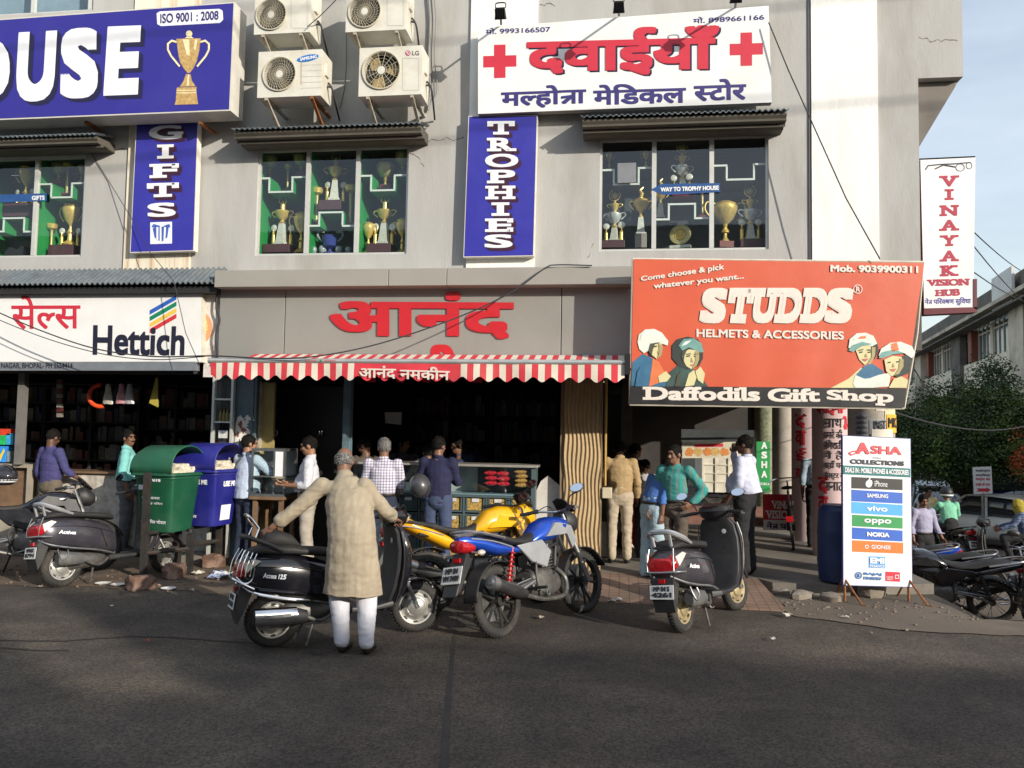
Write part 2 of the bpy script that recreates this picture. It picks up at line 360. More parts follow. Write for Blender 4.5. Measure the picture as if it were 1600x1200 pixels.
mb = MB()
for a, b in zip(ys[3:-1], ys[4:]): b = min(b, 130); mb.quad((3.7, a, GZ_(a) + .005), (60, a, GZ_(a) + .005), (60, b, GZ_(b) + .005), (3.7, b, GZ_(b) + .005))
tag(mb.build('dusty_side_street', dustm, smooth=0), kind='structure')
sheet('dusty_verge', [(1.75, 8.55, 0), (2.5, 8.1, 0), (4.2, 8.1, 0), (9, 8.3, 0), (9, 8.75, 0), (3.55, 8.75, 0), (3.45, 10.0, 0), (1.7, 9.6, 0)], dustm, .009, wob=.12)
tar = M('wet_tar', (.022, .019, .017), rough=.55, var=.3, scale=9, bump=.4, bscale=60)
def seam(name, pix, wd, z=.004):
    P = spline([PZ(x, y) for x, y in pix], 8); mb = MB(); L_, R_ = [], []
    for i, p in enumerate(P):
        d = (P[min(i + 1, len(P) - 1)] - P[max(i - 1, 0)]).normalized(); s = Vector((-d.y, d.x, 0))
        a = wd * (.75 + 1.1 * noise.noise(p * 5)); b = wd * (.75 + 1.1 * noise.noise(p * 5 + Vector((4, 4, 4))))
        off = s * noise.noise(p * 6) * wd * 1.2
        L_.append(p + off + s * max(a, .004)); R_.append(p + off - s * max(b, .004))
    for i in range(len(P) - 1): mb.quad(L_[i], L_[i + 1], R_[i + 1], R_[i])
    for q in mb.v: q.z = z
    return tag(mb.build(name, tar, smooth=0), kind='structure')
seam('tar_seam', [(-30, 999), (40, 1002), (110, 1001), (170, 997), (230, 995), (290, 998), (340, 1002), (395, 1005), (440, 1010), (490, 1013)], .021)
seam('tar_seam', [(-20, 1012), (20, 1014), (60, 1017), (108, 1017)], .013)
seam('tar_seam', [(484, 1016), (490, 1022), (505, 1023)], .018)
darkseam = M('road_joint', (.045, .039, .034), rough=.9, var=.3, scale=4)
P_ = [(716, 960), (708, 1010), (703, 1060), (698, 1120), (692, 1215)]
mb = MB()
for i in range(len(P_) - 1):
    (x0, y0), (x1, y1) = P_[i], P_[i + 1]; w0, w1 = 1.6 + i * 1.2, 2.8 + i * 1.2
    mb.quad(PZ(x0 - w0, y0, .003), PZ(x0 + w0, y0, .003), PZ(x1 + w1, y1, .003), PZ(x1 - w1, y1, .003))
tag(mb.build('road_joint', darkseam, smooth=0), kind='structure')

# tiled ramp in front of the arcade, arcade floor, broken kerb
tilem = M('terracotta_tiles', (.27, .175, .125), rough=.85, var=.2, scale=3, tint=(.12, .095, .075), tscale=1.6, tamt=.75)
def brick_on(mat, sx, sz, mortar, mcol, rot=None, coord='Object', fac=.8, offset=0.):
    t = mat.node_tree; b = t.nodes['Principled BSDF']; src = b.inputs['Base Color'].links[0].from_socket if b.inputs['Base Color'].links else None
    co = [n for n in t.nodes if n.type == 'TEX_COORD'][0]; mp = t.nodes.new('ShaderNodeMapping')
    if rot: mp.inputs['Rotation'].default_value = rot
    br = t.nodes.new('ShaderNodeTexBrick'); br.inputs['Scale'].default_value = 1; br.inputs['Brick Width'].default_value = sx; br.inputs['Row Height'].default_value = sz
    br.inputs['Mortar Size'].default_value = mortar; br.inputs['Mortar Smooth'].default_value = .2; br.offset = offset
    br.inputs['Color1'].default_value = (1, 1, 1, 1); br.inputs['Color2'].default_value = (fac, fac, fac, 1); br.inputs['Mortar'].default_value = (*mcol, 1)
    ml = t.nodes.new('ShaderNodeMixRGB'); ml.blend_type = 'MULTIPLY'; ml.inputs[0].default_value = 1
    t.links.new(co.outputs[coord], mp.inputs[0]); t.links.new(mp.outputs[0], br.inputs['Vector']); t.links.new(src, ml.inputs[1]); t.links.new(br.outputs['Color'], ml.inputs[2]); t.links.new(ml.outputs[0], b.inputs['Base Color'])
brick_on(tilem, .11, .11, .006, (.5, .45, .42), fac=.82)
X1, X2 = PY(735, 900, 9.4).x, 1.62
mb = MB().add([(X1, 8.82, .012), (X2 + .1, 8.75, .012), (X2, 10.0, .12), (X1, 10.0, .12), (X1, 8.82, -.05), (X2 + .1, 8.75, -.05), (X2, 10.0, -.05), (X1, 10.0, -.05)], [(0, 1, 2, 3), (4, 7, 6, 5), (0, 4, 5, 1), (1, 5, 6, 2), (2, 6, 7, 3), (3, 7, 4, 0)])
tag(mb.build('tiled_pavement', tilem, smooth=0), kind='structure')
concm = M('concrete_floor', (.20, .175, .145), rough=.85, var=.25, scale=1.4, bump=.4, bscale=40, tint=(.09, .08, .07), tscale=1.1, tamt=.8)
mb = MB().prism([(-.98, 10.0), (1.62, 10.0), (1.75, 9.75), (2.6, 9.72), (3.05, 9.9), (3.62, 10.1), (3.62, 17.4), (-.98, 17.4)], -.05, .12, 'z')
tag(mb.build('arcade_floor', concm, smooth=0), kind='structure')
mb = MB().box((-12, 10.15, -.05), (-.99, 16, .10)); tag(mb.build('shop_floor', concm, smooth=0), kind='structure')
kerbm = M('broken_concrete', (.23, .20, .165), rough=.95, var=.4, scale=5, bump=1, bscale=20, tint=(.12, .085, .06), tscale=2.2, tamt=.9)
def rock(mb, c, r, seed, n=10):
    m2 = MB().ell((0, 0, 0), 1, n=n)
    for p in m2.v:
        k = 1 + .38 * noise.noise(p * 1.7 + Vector((seed, seed * .7, 0))); q = Vector((abs(p.x) ** .75 * math.copysign(1, p.x), abs(p.y) ** .75 * math.copysign(1, p.y), abs(p.z) ** .75 * math.copysign(1, p.z))) * k
        p.x, p.y, p.z = q.x * r[0], q.y * r[1], q.z * r[2]
    mb.join(m2, Matrix.Translation(Vector(c)) @ Matrix.Rotation(seed * 1.3, 4, 'Z'))
kg = 'broken kerb stones at the arcade edge'
for i, (px, py, r, lb) in enumerate([(1219, 918, (.10, .075, .05), 'pale broken kerb lump at the left end of the arcade edge'), (1252, 924, (.15, .09, .06), 'brown concrete kerb block below the arcade floor, left of the blue drum'), (1296, 928, (.14, .085, .06), 'rough kerb block in front of the blue drum'), (1362, 922, (.16, .1, .12), 'concrete lump under the white mobile phone board')]):
    mb = MB(); p = PZ(px, py + 12); rock(mb, (p.x, p.y, r[2] * .7), r, i + 2); tag(mb.build('kerb_stone', kerbm), lb, 'kerb stone', kg)

# ---------------------------------------------------------------- the corner building
bld = thing('commercial_building', 'grey plastered corner building with white pilasters and trophy show windows above the shops', 'building', (0, YF, 0))
wallm = M('grey_plaster', (.41, .405, .39), rough=.9, var=.07, scale=2.5, bump=.25, bscale=25, tint=(.30, .285, .255), tscale=.9, tamt=.75, aniso=(1.5, 1.5, .4))
whitem = M('white_limewash', (.84, .83, .79), rough=.9, var=.05, scale=3, bump=.3, bscale=25, tint=(.68, .65, .58), tscale=2.2, tamt=.35, aniso=(3, 3, .5))
rustm = M('rust_streaked_limewash', (.74, .68, .55), rough=.9, var=.08, scale=3, tint=(.42, .19, .05), tscale=2.6, tamt=.8, aniso=(3.2, 3.2, .25))
W1 = rectY(-75, 246, 130, 402, YF); W2 = rectY(401, 230, 637, 398, YF); W3 = rectY(937, 213, 1201, 391, YF); W0 = rectY(-75, -60, 147, 22, YF)
XL, XR, ZB, ZT = -13.0, PY(1437, 300, YF).x, PY(660, 430, YF).z - .12, 9.2
XR2 = PY(1504, 60, YF).x; ZO = PY(1470, 121, YF).z
def wall_holes(mb, x0, x1, z0, z1, holes, y, dep):
    xs = sorted({x0, x1} | {h[0] for h in holes} | {h[1] for h in holes}); zs = sorted({z0, z1} | {h[2] for h in holes} | {h[3] for h in holes})
    xs = [x for x in xs if x0 <= x <= x1]; zs = [z for z in zs if z0 <= z <= z1]
    for i in range(len(xs) - 1):
        for k in range(len(zs) - 1):
            cx, cz = (xs[i] + xs[i + 1]) / 2, (zs[k] + zs[k + 1]) / 2
            if any(h[0] < cx < h[1] and h[2] < cz < h[3] for h in holes): continue
            mb.quad((xs[i], y, zs[k]), (xs[i + 1], y, zs[k]), (xs[i + 1], y, zs[k + 1]), (xs[i], y, zs[k + 1]))
    for a, b, c, d in holes:
        for p, q in (((a, c), (a, d)), ((b, d), (b, c)), ((a, d), (b, d)), ((b, c), (a, c))):
            mb.quad((p[0], y, p[1]), (q[0], y, q[1]), (q[0], y + dep, q[1]), (p[0], y + dep, p[1]))
mb = MB(); wall_holes(mb, XL, XR, ZB, ZT, [W0, W1, W2, W3], YF, .13)
mb.quad((XR, YF, ZB), (XR, 17.2, ZB), (XR, 17.2, ZO), (XR, YF, ZO))                       # right flank
mb.quad((XR, YF, ZO), (XR2, YF, ZO), (XR2, YF, ZT), (XR, YF, ZT)); mb.quad((XR2, YF, ZO), (XR2, 17.2, ZO), (XR2, 17.2, ZT), (XR2, YF, ZT))
mb.quad((XR, YF, ZO), (XR2, YF, ZO), (XR2, 17.2, ZO), (XR, 17.2, ZO))
mb.quad((XL, 17.2, 2.9), (XR2, 17.2, 2.9), (XR2, 17.2, ZT), (XL, 17.2, ZT)); mb.quad((XL, YF, ZT), (XR2, YF, ZT), (XR2, 17.2, ZT), (XL, 17.2, ZT))
mb.build('wall', wallm, bld, True, smooth=0)
mb = MB()                                                                                 # sloping brackets under the side balcony
for y in (YF + .02, YF + 2.2, YF + 4.4): mb.prism([(XR, ZO), (XR2 - .02, ZO), (XR2 - .05, ZO - .08), (XR + .02, ZO - .85), (XR, ZO - .85)], y + .1, y + .24, 'y')
mb.prism([(XR2 - .06, ZO - .0), (XR2 - .02, ZO), (XR + .03, ZO - .86), (XR, ZO - .80)], YF + .25, 17, 'y')
mb.build('balcony_bracket', M('dark_plaster', (.2, .18, .16), rough=.9, tint=(.1, .09, .08), tamt=.7), bld, True, smooth=0)
# white pilasters
for (a, b, y0, y1) in ((203, 305, -60, 430), (733, 838, -60, 420), (1268, 1372, -60, 412)):
    xa, xb, za, zb = rectY(a, y0, b, y1, YF - .03)
    if a > 1000: xa, xb = PY(a, 200, YF - .03).x, PY(b, 200, YF - .03).x
    MB().box((xa, YF - .035, za), (xb, YF + .02, ZT)).build('pilaster', rustm if a == 203 else whitem, bld, True, smooth=0)
MB().box((PY(1264, 300, YF).x, YF - .02, ZB), (PY(1267, 300, YF).x, YF + .01, ZT)).build('drain_strip', M('grey_pvc', (.13, .12, .13), rough=.6), bld, True, smooth=0)
for hx, hy, pts in ((0, 0, [(1125, 0)]),): pass
# hairline cracks
crackm = M('crack', (.14, .125, .105), rough=1, var=0)
def crack(pix, wd=.006):
    P = [PY(x, y, YF - .001) for x, y in pix]; mb = MB(); Q = []
    for i in range(len(P) - 1):
        for k in range(5):
            p = P[i].lerp(P[i + 1], k / 5); Q.append(p + Vector((noise.noise(p * 14), 0, noise.noise(p * 14 + Vector((5, 5, 5))))) * .05)
    for i in range(len(Q) - 1):
        w_ = wd * (.5 + rnd.random()); mb.quad(Q[i] + Vector((0, 0, w_)), Q[i + 1] + Vector((0, 0, w_)), Q[i + 1] - Vector((0, 0, w_)), Q[i] - Vector((0, 0, w_)))
    mb.build('crack', crackm, bld, True, smooth=0, fixn=False)
for c in ([(657, 222), (680, 218), (705, 217), (728, 214)], [(160, 238), (185, 233), (208, 231)], [(1435, 58), (1450, 62), (1462, 66), (1480, 61), (1503, 62)], [(640, 236), (655, 250), (662, 262)], [(918, 404), (922, 390), (933, 380)], [(843, 10), (858, 6), (870, 12)]): crack(c)
# window hoods: corrugated sheet over a stepped moulding
hoodm = M('hood_moulding', (.10, .09, .072), rough=.8, var=.15, scale=6, tint=(.12, .1, .08), tamt=.5)  # dark base colour stands in for the shade on the stepped moulding
sheetm = M('weathered_corrugated_sheet', (.12, .145, .165), rough=.7, metal=.2, var=.25, scale=7, tint=(.22, .22, .21), tscale=2, tamt=.5)
def corrugated(mb, x0, x1, yA, zA, yB, zB, pitch=.07, amp=.014):
    n = int((x1 - x0) / pitch * 4); up_, lo = [], []
    for i in range(n + 1):
        x = x0 + (x1 - x0) * i / n; h = amp * math.sin(i * math.pi / 2 + .8); up_.append(Vector((x, yA, zA + h))); lo.append(Vector((x, yB, zB + h)))
    for i in range(n):
        mb.quad(up_[i], up_[i + 1], lo[i + 1], lo[i]); mb.quad(up_[i] - Vector((0, 0, .012)), lo[i] - Vector((0, 0, .012)), lo[i + 1] - Vector((0, 0, .012)), up_[i + 1] - Vector((0, 0, .012)))
        mb.quad(lo[i], lo[i + 1], lo[i + 1] - Vector((0, 0, .012)), lo[i] - Vector((0, 0, .012)))
HY = YF - .42
for (a, b, yt, yb) in ((-75, 150, 212, 240), (365, 657, 196, 228), (910, 1230, 176, 211)):
    x0, x1 = PY(a, yt, HY).x, PY(b, yt, HY).x; zt = PY((a + b) / 2, yt + 3, HY).z; zb = PY((a + b) / 2, yb, YF - .1).z; h = zt - zb
    prof = [(YF - .001, zt + .02), (HY + .02, zt - .01), (HY + .02, zt - .035), (HY + .05, zt - .035 - h * .24), (HY + .035, zt - .04 - h * .25), (HY + .04, zt - .06 - h * .27), (HY + .13, zt - .04 - h * .52), (HY + .11, zt - .05 - h * .54), (HY + .12, zt - .07 - h * .56), (HY + .22, zt - h * .8), (HY + .2, zt - h * .83), (HY + .25, zb), (YF - .001, zb)]
    hd = MB().prism(prof, x0, x1, 'x').build('window_hood', hoodm, bld, True, smooth=0)
    mb = MB(); corrugated(mb, x0 - .02, x1 + .02, YF - .03, zt + .13, HY - .03, zt + .015); mb.build('corrugated_sheet', sheetm, hd, True, smooth=0)
# ledge above the shop fronts: corrugated on the left, panelled on the right
LY = YF - .42
lm = M('aluminium_panel_beige', (.335, .32, .285), rough=.45, metal=.1, var=.05, scale=2)
seams = [335, 607, 698, 996]
zt, zb = PY(660, 419, LY).z, PY(660, 446, LY).z
mb = MB()
for a, b in zip(seams[:-1], seams[1:]): mb.box((PY(a, 430, LY).x + .004, LY, zb), (PY(b, 430, LY).x - .004, YF - .001, zt))
mb.build('ledge', lm, bld, True, smooth=0, bevel=.004)
mb = MB(); x0, x1 = -13, PY(333, 430, LY).x
zt2, zb2 = PY(166, 426, YF - .05).z, PY(166, 444, LY).z
corrugated(mb, x0, x1, YF - .04, zt2 + .05, LY + .02, zb2 + .02, pitch=.075, amp=.018); mb.build('corrugated_eave', sheetm, bld, True, smooth=0)
MB().box((x0, LY + .1, zb2 - .1), (x1, YF - .01, zb2 - .02)).build('eave_beam', M('black_paint', (.02, .02, .02)), bld, True, smooth=0)
# fascia over the snack shop, with panel joints
FY = YF - .2
fm = M('aluminium_fascia_grey', (.30, .295, .27), rough=.42, metal=.15, var=.05, scale=1.2, tint=(.25, .235, .2), tscale=1, tamt=.4)
z1, z0 = PY(660, 447, FY).z + .02, 2.55
mb = MB(); js = [342, 445, 877, 988]
for a, b in zip(js[:-1], js[1:]): mb.box((PY(a, 500, FY).x + .006, FY, z0), (PY(b, 500, FY).x - .006, YF - .003, z1 - .01))
mb.build('fascia', fm, bld, True, smooth=0, bevel=.003)
MB().box((PY(342, 500, FY).x, FY + .03, z0), (PY(988, 500, FY).x, YF - .006, z1 - .02)).build('fascia_backing', MATS['black_paint'], bld, True, smooth=0)
# dirty white jamb with a faded round emblem between the two shop signs
jx0, jx1 = PY(316, 500, FY).x, PY(342, 500, FY).x
jm = M('peeling_white_paint', (.66, .62, .58), rough=.9, var=.12, scale=8, tint=(.25, .2, .17), tscale=6, tamt=.8)
jam = MB().box((jx0, FY + .08, 2.45), (jx1 - .02, YF - .004, zb - .02)).build('sign_jamb', jm, bld, True, smooth=0)
MB().tube(spline([PY(x, y, FY - .01) for x, y in ((341, 448), (338, 480), (343, 500), (337, 525), (340, 550), (336, 566))], 4), .014, 6).build('cable_bundle', M('black_cable', (.03, .03, .035), rough=.7), bld, True)
mb = MB(); Bd = Board((0, FY + .077, 0), (0, -1, 0))
mb.mat(0); Bd.disc(mb, (306, 512), 26, 28, o=.003, a0=-88, a1=88); mb.mat(1)
for k in range(6): Bd.poly(mb, [(317, 516)] + [(306 + 19 * math.cos(R(a)), 510 - 21 * math.sin(R(a))) for a in (-55 + k * 18, -43 + k * 18)], o=.006)
mb.build('faded_emblem', [M('faded_orange', (.75, .33, .15), rough=.8), M('faded_yellow', (.85, .6, .2), rough=.8)], jam, True, smooth=0)

# ---- ground floor structure
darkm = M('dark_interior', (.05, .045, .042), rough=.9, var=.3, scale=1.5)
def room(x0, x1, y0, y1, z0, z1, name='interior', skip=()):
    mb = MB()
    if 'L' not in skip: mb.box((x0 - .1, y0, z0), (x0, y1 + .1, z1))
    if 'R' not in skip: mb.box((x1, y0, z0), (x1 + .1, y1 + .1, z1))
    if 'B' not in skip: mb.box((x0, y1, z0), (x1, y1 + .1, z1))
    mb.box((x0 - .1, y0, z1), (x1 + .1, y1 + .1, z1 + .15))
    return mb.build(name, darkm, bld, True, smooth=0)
xdiv0, xdiv1 = PY(328, 640, YF).x, PY(402, 640, YF).x
xp0, xp1 = PY(875, 740, YF - .05).x, PY(940, 740, YF - .05).x
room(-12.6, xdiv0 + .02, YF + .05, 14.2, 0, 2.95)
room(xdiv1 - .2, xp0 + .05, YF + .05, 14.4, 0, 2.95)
# beams behind the signs
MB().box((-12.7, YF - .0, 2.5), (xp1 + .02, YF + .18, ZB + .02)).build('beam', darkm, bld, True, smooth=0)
# passage: left shop wall, ceiling, dark back panels
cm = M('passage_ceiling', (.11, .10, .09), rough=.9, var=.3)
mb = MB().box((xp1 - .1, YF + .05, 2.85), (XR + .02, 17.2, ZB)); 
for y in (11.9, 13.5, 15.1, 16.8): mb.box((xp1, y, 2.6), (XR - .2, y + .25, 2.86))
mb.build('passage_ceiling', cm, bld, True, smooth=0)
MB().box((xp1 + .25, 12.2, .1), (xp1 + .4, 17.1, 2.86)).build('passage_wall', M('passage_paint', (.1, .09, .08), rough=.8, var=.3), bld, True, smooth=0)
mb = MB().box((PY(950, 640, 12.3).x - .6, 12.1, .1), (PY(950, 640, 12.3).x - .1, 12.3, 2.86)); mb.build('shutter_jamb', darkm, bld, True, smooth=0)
# patterned pillar with wavy relief
rng = MB(); nx, nz_ = 66, 240; zA, zB_ = .1, 2.62; g = []
for k in range(nz_ + 1):
    z = zA + (zB_ - zA) * k / nz_; row = []
    for i in range(nx + 1):
        u = i / nx; ph = u * 2 * math.pi * 9.2 + 2.3 * math.sin(z * 9.5 + u * 3.4) * .62 + 1.2 * math.sin(z * 4.1 - u * 2)
        row.append(Vector((xp0 + .05 + (xp1 - xp0 - .06) * u, YF - .075 - .019 * (.5 + .5 * math.sin(ph)), z)))
    g.append(row)
rng.v = [p for r in g for p in r]; rng.f = [(k * (nx + 1) + i, k * (nx + 1) + i + 1, (k + 1) * (nx + 1) + i + 1, (k + 1) * (nx + 1) + i) for k in range(nz_) for i in range(nx)]; rng.mi = [0] * len(rng.f)
pil = MB().box((xp0, YF - .055, .1), (xp1, YF + .35, 2.62)).build('pillar', M('pillar_wood', (.24, .17, .1), rough=.6, var=.2), bld, True, smooth=0)
rng.build('wavy_panel', M('wavy_gold_panel', (.40, .29, .155), rough=.5, var=.12, scale=4, spec=.4), pil, True)
MB().tube([(xp1 + .045, YF - .05, 1.15), (xp1 + .045, YF - .05, 2.55)], .018, 10).build('brass_pipe', M('brass_pipe', (.5, .32, .1), rough=.35, metal=.7), bld, True)
MB().box((xp1 + .01, YF - .12, 1.0), (xp1 + .13, YF + .03, 1.13)).build('switch_box', M('cream_plastic', (.55, .48, .33), rough=.5), bld, True, bevel=.008)
# blue-grey divider, glass display cabinet
bgm = M('blue_grey_paint', (.10, .145, .165), rough=.6, var=.15, scale=5, tint=(.07, .06, .05), tscale=5, tamt=.5)
xa = PY(361, 640, YF).x
dv = MB().box((xa, YF - .03, .1), (xdiv1, YF + .25, 2.62)).build('divider_pillar', bgm, bld, True, smooth=0, bevel=.006)
for a, b in ((366, 369), (393, 396)): MB().box((PY(a, 640, YF - .03).x, YF - .045, .3), (PY(b, 640, YF - .03).x, YF - .028, 2.6)).build('pillar_bead', bgm, dv, True, smooth=0)
mb = MB(); Bp = Board((0, YF - .032, 0), (0, -1, 0))
def blob2(mb, B, c, rx, ry, seed, o=.003, n=26, k=.5):
    mb.poly([B.p(c[0] + rx * math.cos(a) * (1 + k * noise.noise(Vector((math.cos(a) * 2.5 + seed, math.sin(a) * 2.5, seed)))), c[1] + ry * math.sin(a) * (1 + k * noise.noise(Vector((math.cos(a) * 2.5, math.sin(a) * 2.5 + seed, seed + 7)))), o) for a in [2 * math.pi * i / n for i in range(n)]])
mb.mat(1)
for i, (x, y, rx, ry) in enumerate([(375, 663, 11, 11), (379, 675, 9, 13), (371, 684, 4, 14), (389, 654, 7, 4), (369, 690, 4, 9)]): blob2(mb, Bp, (x, y), rx, ry, i * 3.1, o=.002 + .001 * i, k=1.1)
mb.mat(0)
for i, (x, y, rx, ry) in enumerate([(376, 663, 3, 6), (381, 672, 3, 4), (372, 679, 2, 4)]): blob2(mb, Bp, (x, y), rx, ry, i * 2.1 + .5, o=.01 + .001 * i, k=1.1)
mb.build('torn_poster', [M('torn_paper_red', (.25, .07, .05), rough=.9), M('torn_paper', (.7, .66, .6), rough=.9, var=.2, scale=20)], dv, True, smooth=0)
px_, px2 = PY(404, 640, YF + .1).x, PY(426, 640, YF + .15).x
MB().box((px_ - .02, YF + .05, .1), (px_ + .05, YF + .12, 2.4)).build('door_jamb', M('peeling_jamb', (.42, .38, .3), rough=.9, var=.3, scale=9), bld, True, smooth=0)
MB().box((px_ + .05, YF + .12, .1), (px2 + .03, YF + .18, 2.4)).build('yellow_wall', M('mustard_paint', (.34, .27, .10), rough=.8, var=.15), bld, True, smooth=0)
x0, x1 = PY(537, 640, YF).x, PY(549, 640, YF).x
MB().box((x0, YF - .03, .1), (x1, YF + .08, 2.62)).build('blue_post', M('blue_post_paint', (.115, .185, .225), rough=.55, var=.2, scale=6, tint=(.06, .06, .06), tscale=7, tamt=.6), bld, True, smooth=0, bevel=.006)
# inner kitchen partition, tall black doors with pull handles
MB().box((PY(430, 640, 11.2).x, 11.2, .1), (PY(536, 640, 11.2).x, 11.25, 2.4)).build('black_door', M('black_door_paint', (.028, .026, .025), rough=.4), bld, True, smooth=0)
for x in (497, 501, 431): MB().tube(spline([PY(x, 672, 11.18), PY(x + 1, 672, 11.1), PY(x + 2, 676, 11.1), PY(x + 1, 680, 11.1), PY(x, 680, 11.18)], 3), .009, 6).build('door_handle', M('steel', (.6, .6, .6), rough=.3, metal=1), bld, True)
# arcade columns: round, painted, with posters
pinkm = M('pink_poster_paper', (.62, .47, .47), rough=.85, var=.12, scale=3, tint=(.45, .32, .33), tscale=3, tamt=.6)
colm = M('column_plaster', (.42, .38, .33), rough=.9, var=.15, scale=4, tint=(.2, .18, .16), tscale=3, tamt=.6)
COLS = []
redink = M('red_poster_ink', (.62, .03, .05), rough=.8, var=.1); blackink = M('black_ink', (.03, .03, .035), rough=.8, var=0); greenink = M('green_ink', (.05, .2, .12), rough=.8)
def curved_text(mb, s, c, r, a0, a1, z0, z1, out=.004, bold=.03, **k):
    m2 = MB(); vs, fs, lay = layout(s)
    ax, bx = min(p[0] for p in vs), max(p[0] for p in vs); ay, by = min(p[1] for p in vs), max(p[1] for p in vs)
    for q, (dx, dy) in enumerate([(0, 0), (bold, 0), (-bold, 0), (0, bold)]):
        mb.add([(c[0] + (r + out + .0006 * l + .0017 * q) * math.sin(R(a0 + (a1 - a0) * (x + dx - ax) / (bx - ax))), c[1] - (r + out + .0006 * l + .0017 * q) * math.cos(R(a0 + (a1 - a0) * (x + dx - ax) / (bx - ax))), z0 + (z1 - z0) * (y + dy - ay) / (by - ay)) for (x, y), l in zip(vs, lay)], fs)
for px, Y, r, mt in ((1362, 10.55, .27, 'plain'), (1299, 12.2, .26, 'pink'), (1264, 13.9, .27, 'pink'), (1226, 15.5, .22, 'grey'), (1196, 17.0, .22, 'green')):
    x = PY(px, 760, Y).x; COLS.append((x, Y, r))
    base = M('column_green_tile', (.2, .22, .14), rough=.6, var=.5, scale=20) if mt == 'green' else (colm if mt != 'pink' else pinkm)
    c = MB().lathe([(r, .1), (r, 2.86)], 28, Matrix.Translation((x, Y, 0))).build('column', base, bld, True)
    if mt == 'pink':
        mb = MB(); a = -12 if Y < 13 else -4
        if Y < 13:
            mb.mat(0); curved_text(mb, 'दवाईयाँ-', (x, Y), r, a - 48, a + 45, 2.1, 2.42, bold=.05)
            for q, s in enumerate(['द', 'वा', 'ल']): curved_text(mb, s, (x, Y), r, a - 42, a - 12, 1.0 - q * .27, 1.22 - q * .27, bold=.05)
            for q, s in enumerate(['म', 'ल्ह', 'त्र', 'दवा']): curved_text(mb, s, (x, Y), r, a + 38, a + 70, 1.85 - q * .3, 2.08 - q * .3, bold=.05)
            mb.mat(1)
            for q, s in enumerate(['साथ', 'कमरे की', 'निमराती', 'में है']): curved_text(mb, s, (x, Y), r, a - 22, a + 32, 1.93 - q * .15, 2.06 - q * .15, bold=.006)
            for q, s in enumerate(['यहाँ पर', 'पोस्टर न', 'मनाट']): curved_text(mb, s, (x, Y), r, a - 20, a + 34, 1.35 - q * .15, 1.47 - q * .15, bold=.006)
        else:
            for q, s in enumerate(['द', 'वा', 'ई', 'याँ']): curved_text(mb, s, (x, Y), r, a - 55, a - 18, 1.93 - q * .27, 2.15 - q * .27, bold=.05)
            for q, s in enumerate(['प', 'म', 'ल्ह', '-', 'ल']): curved_text(mb, s, (x, Y), r, a + 12, a + 55, 1.9 - q * .3, 2.14 - q * .3, bold=.05)
        mb.build('column_lettering', [redink, blackink], c, True, smooth=0)
    if mt == 'plain':
        mb = MB(); 
        for k, (za, zb_, a, b, mi) in enumerate([(2.12, 2.3, -5, 60, 0), (1.98, 2.14, 18, 62, 1), (1.8, 2.1, -60, -22, 3), (1.84, 2.02, -20, 20, 3), (1.86, 2.08, 22, 80, 2), (1.7, 1.9, -15, 40, 0)]):
            mb.mat(mi); rr_ = r + .004 + .002 * k
            for s_ in range(8):
                q0, q1 = R(a + (b - a) * s_ / 8), R(a + (b - a) * (s_ + 1) / 8)
                mb.quad((x + rr_ * math.sin(q0), Y - rr_ * math.cos(q0), za), (x + rr_ * math.sin(q1), Y - rr_ * math.cos(q1), za), (x + rr_ * math.sin(q1), Y - rr_ * math.cos(q1), zb_), (x + rr_ * math.sin(q0), Y - rr_ * math.cos(q0), zb_))
        mb.mat(4); curved_text(mb, 'TO LET', (x, Y), r, 8, 62, 2.16, 2.26, out=.016, bold=.015); curved_text(mb, 'INST', (x, Y), r, -8, 18, 1.9, 2.0, out=.017, bold=.03); curved_text(mb, 'MIC', (x, Y), r, 26, 62, 1.92, 2.04, out=.018, bold=.03)
        for q in range(4): curved_text(mb, 'COACHING', (x, Y), r, -52, -26, 1.84 + q * .06, 1.87 + q * .06, out=.018, bold=.0)
        mb.build('pasted_bills', [M('bill_white', (.68, .64, .56), rough=.9, var=.15), M('bill_cream', (.6, .58, .38), rough=.9), M('bill_orange', (.8, .42, .05), rough=.9), M('bill_grey', (.34, .36, .38), rough=.9, var=.4, scale=30), blackink], c, True, smooth=0)
# back of the passage: dark panels added to give its unlit end, low steps
mb = MB().box((-1.6, 17.0, .1), (1.25, 17.2, 2.86)).box((1.25, 17.0, 1.92), (2.95, 17.2, 2.86)).box((2.95, 17.0, 2.35), (4.0, 17.2, 2.86)); mb.build('dark_back_panels', darkm, bld, True, smooth=0)
mb = MB().box((1.2, 16.2, .1), (3.1, 16.6, .42)).box((1.3, 15.9, .1), (2.9, 16.2, .26)); mb.build('steps', M('red_oxide_steps', (.2, .1, .075), rough=.8, var=.3), bld, True, smooth=0)

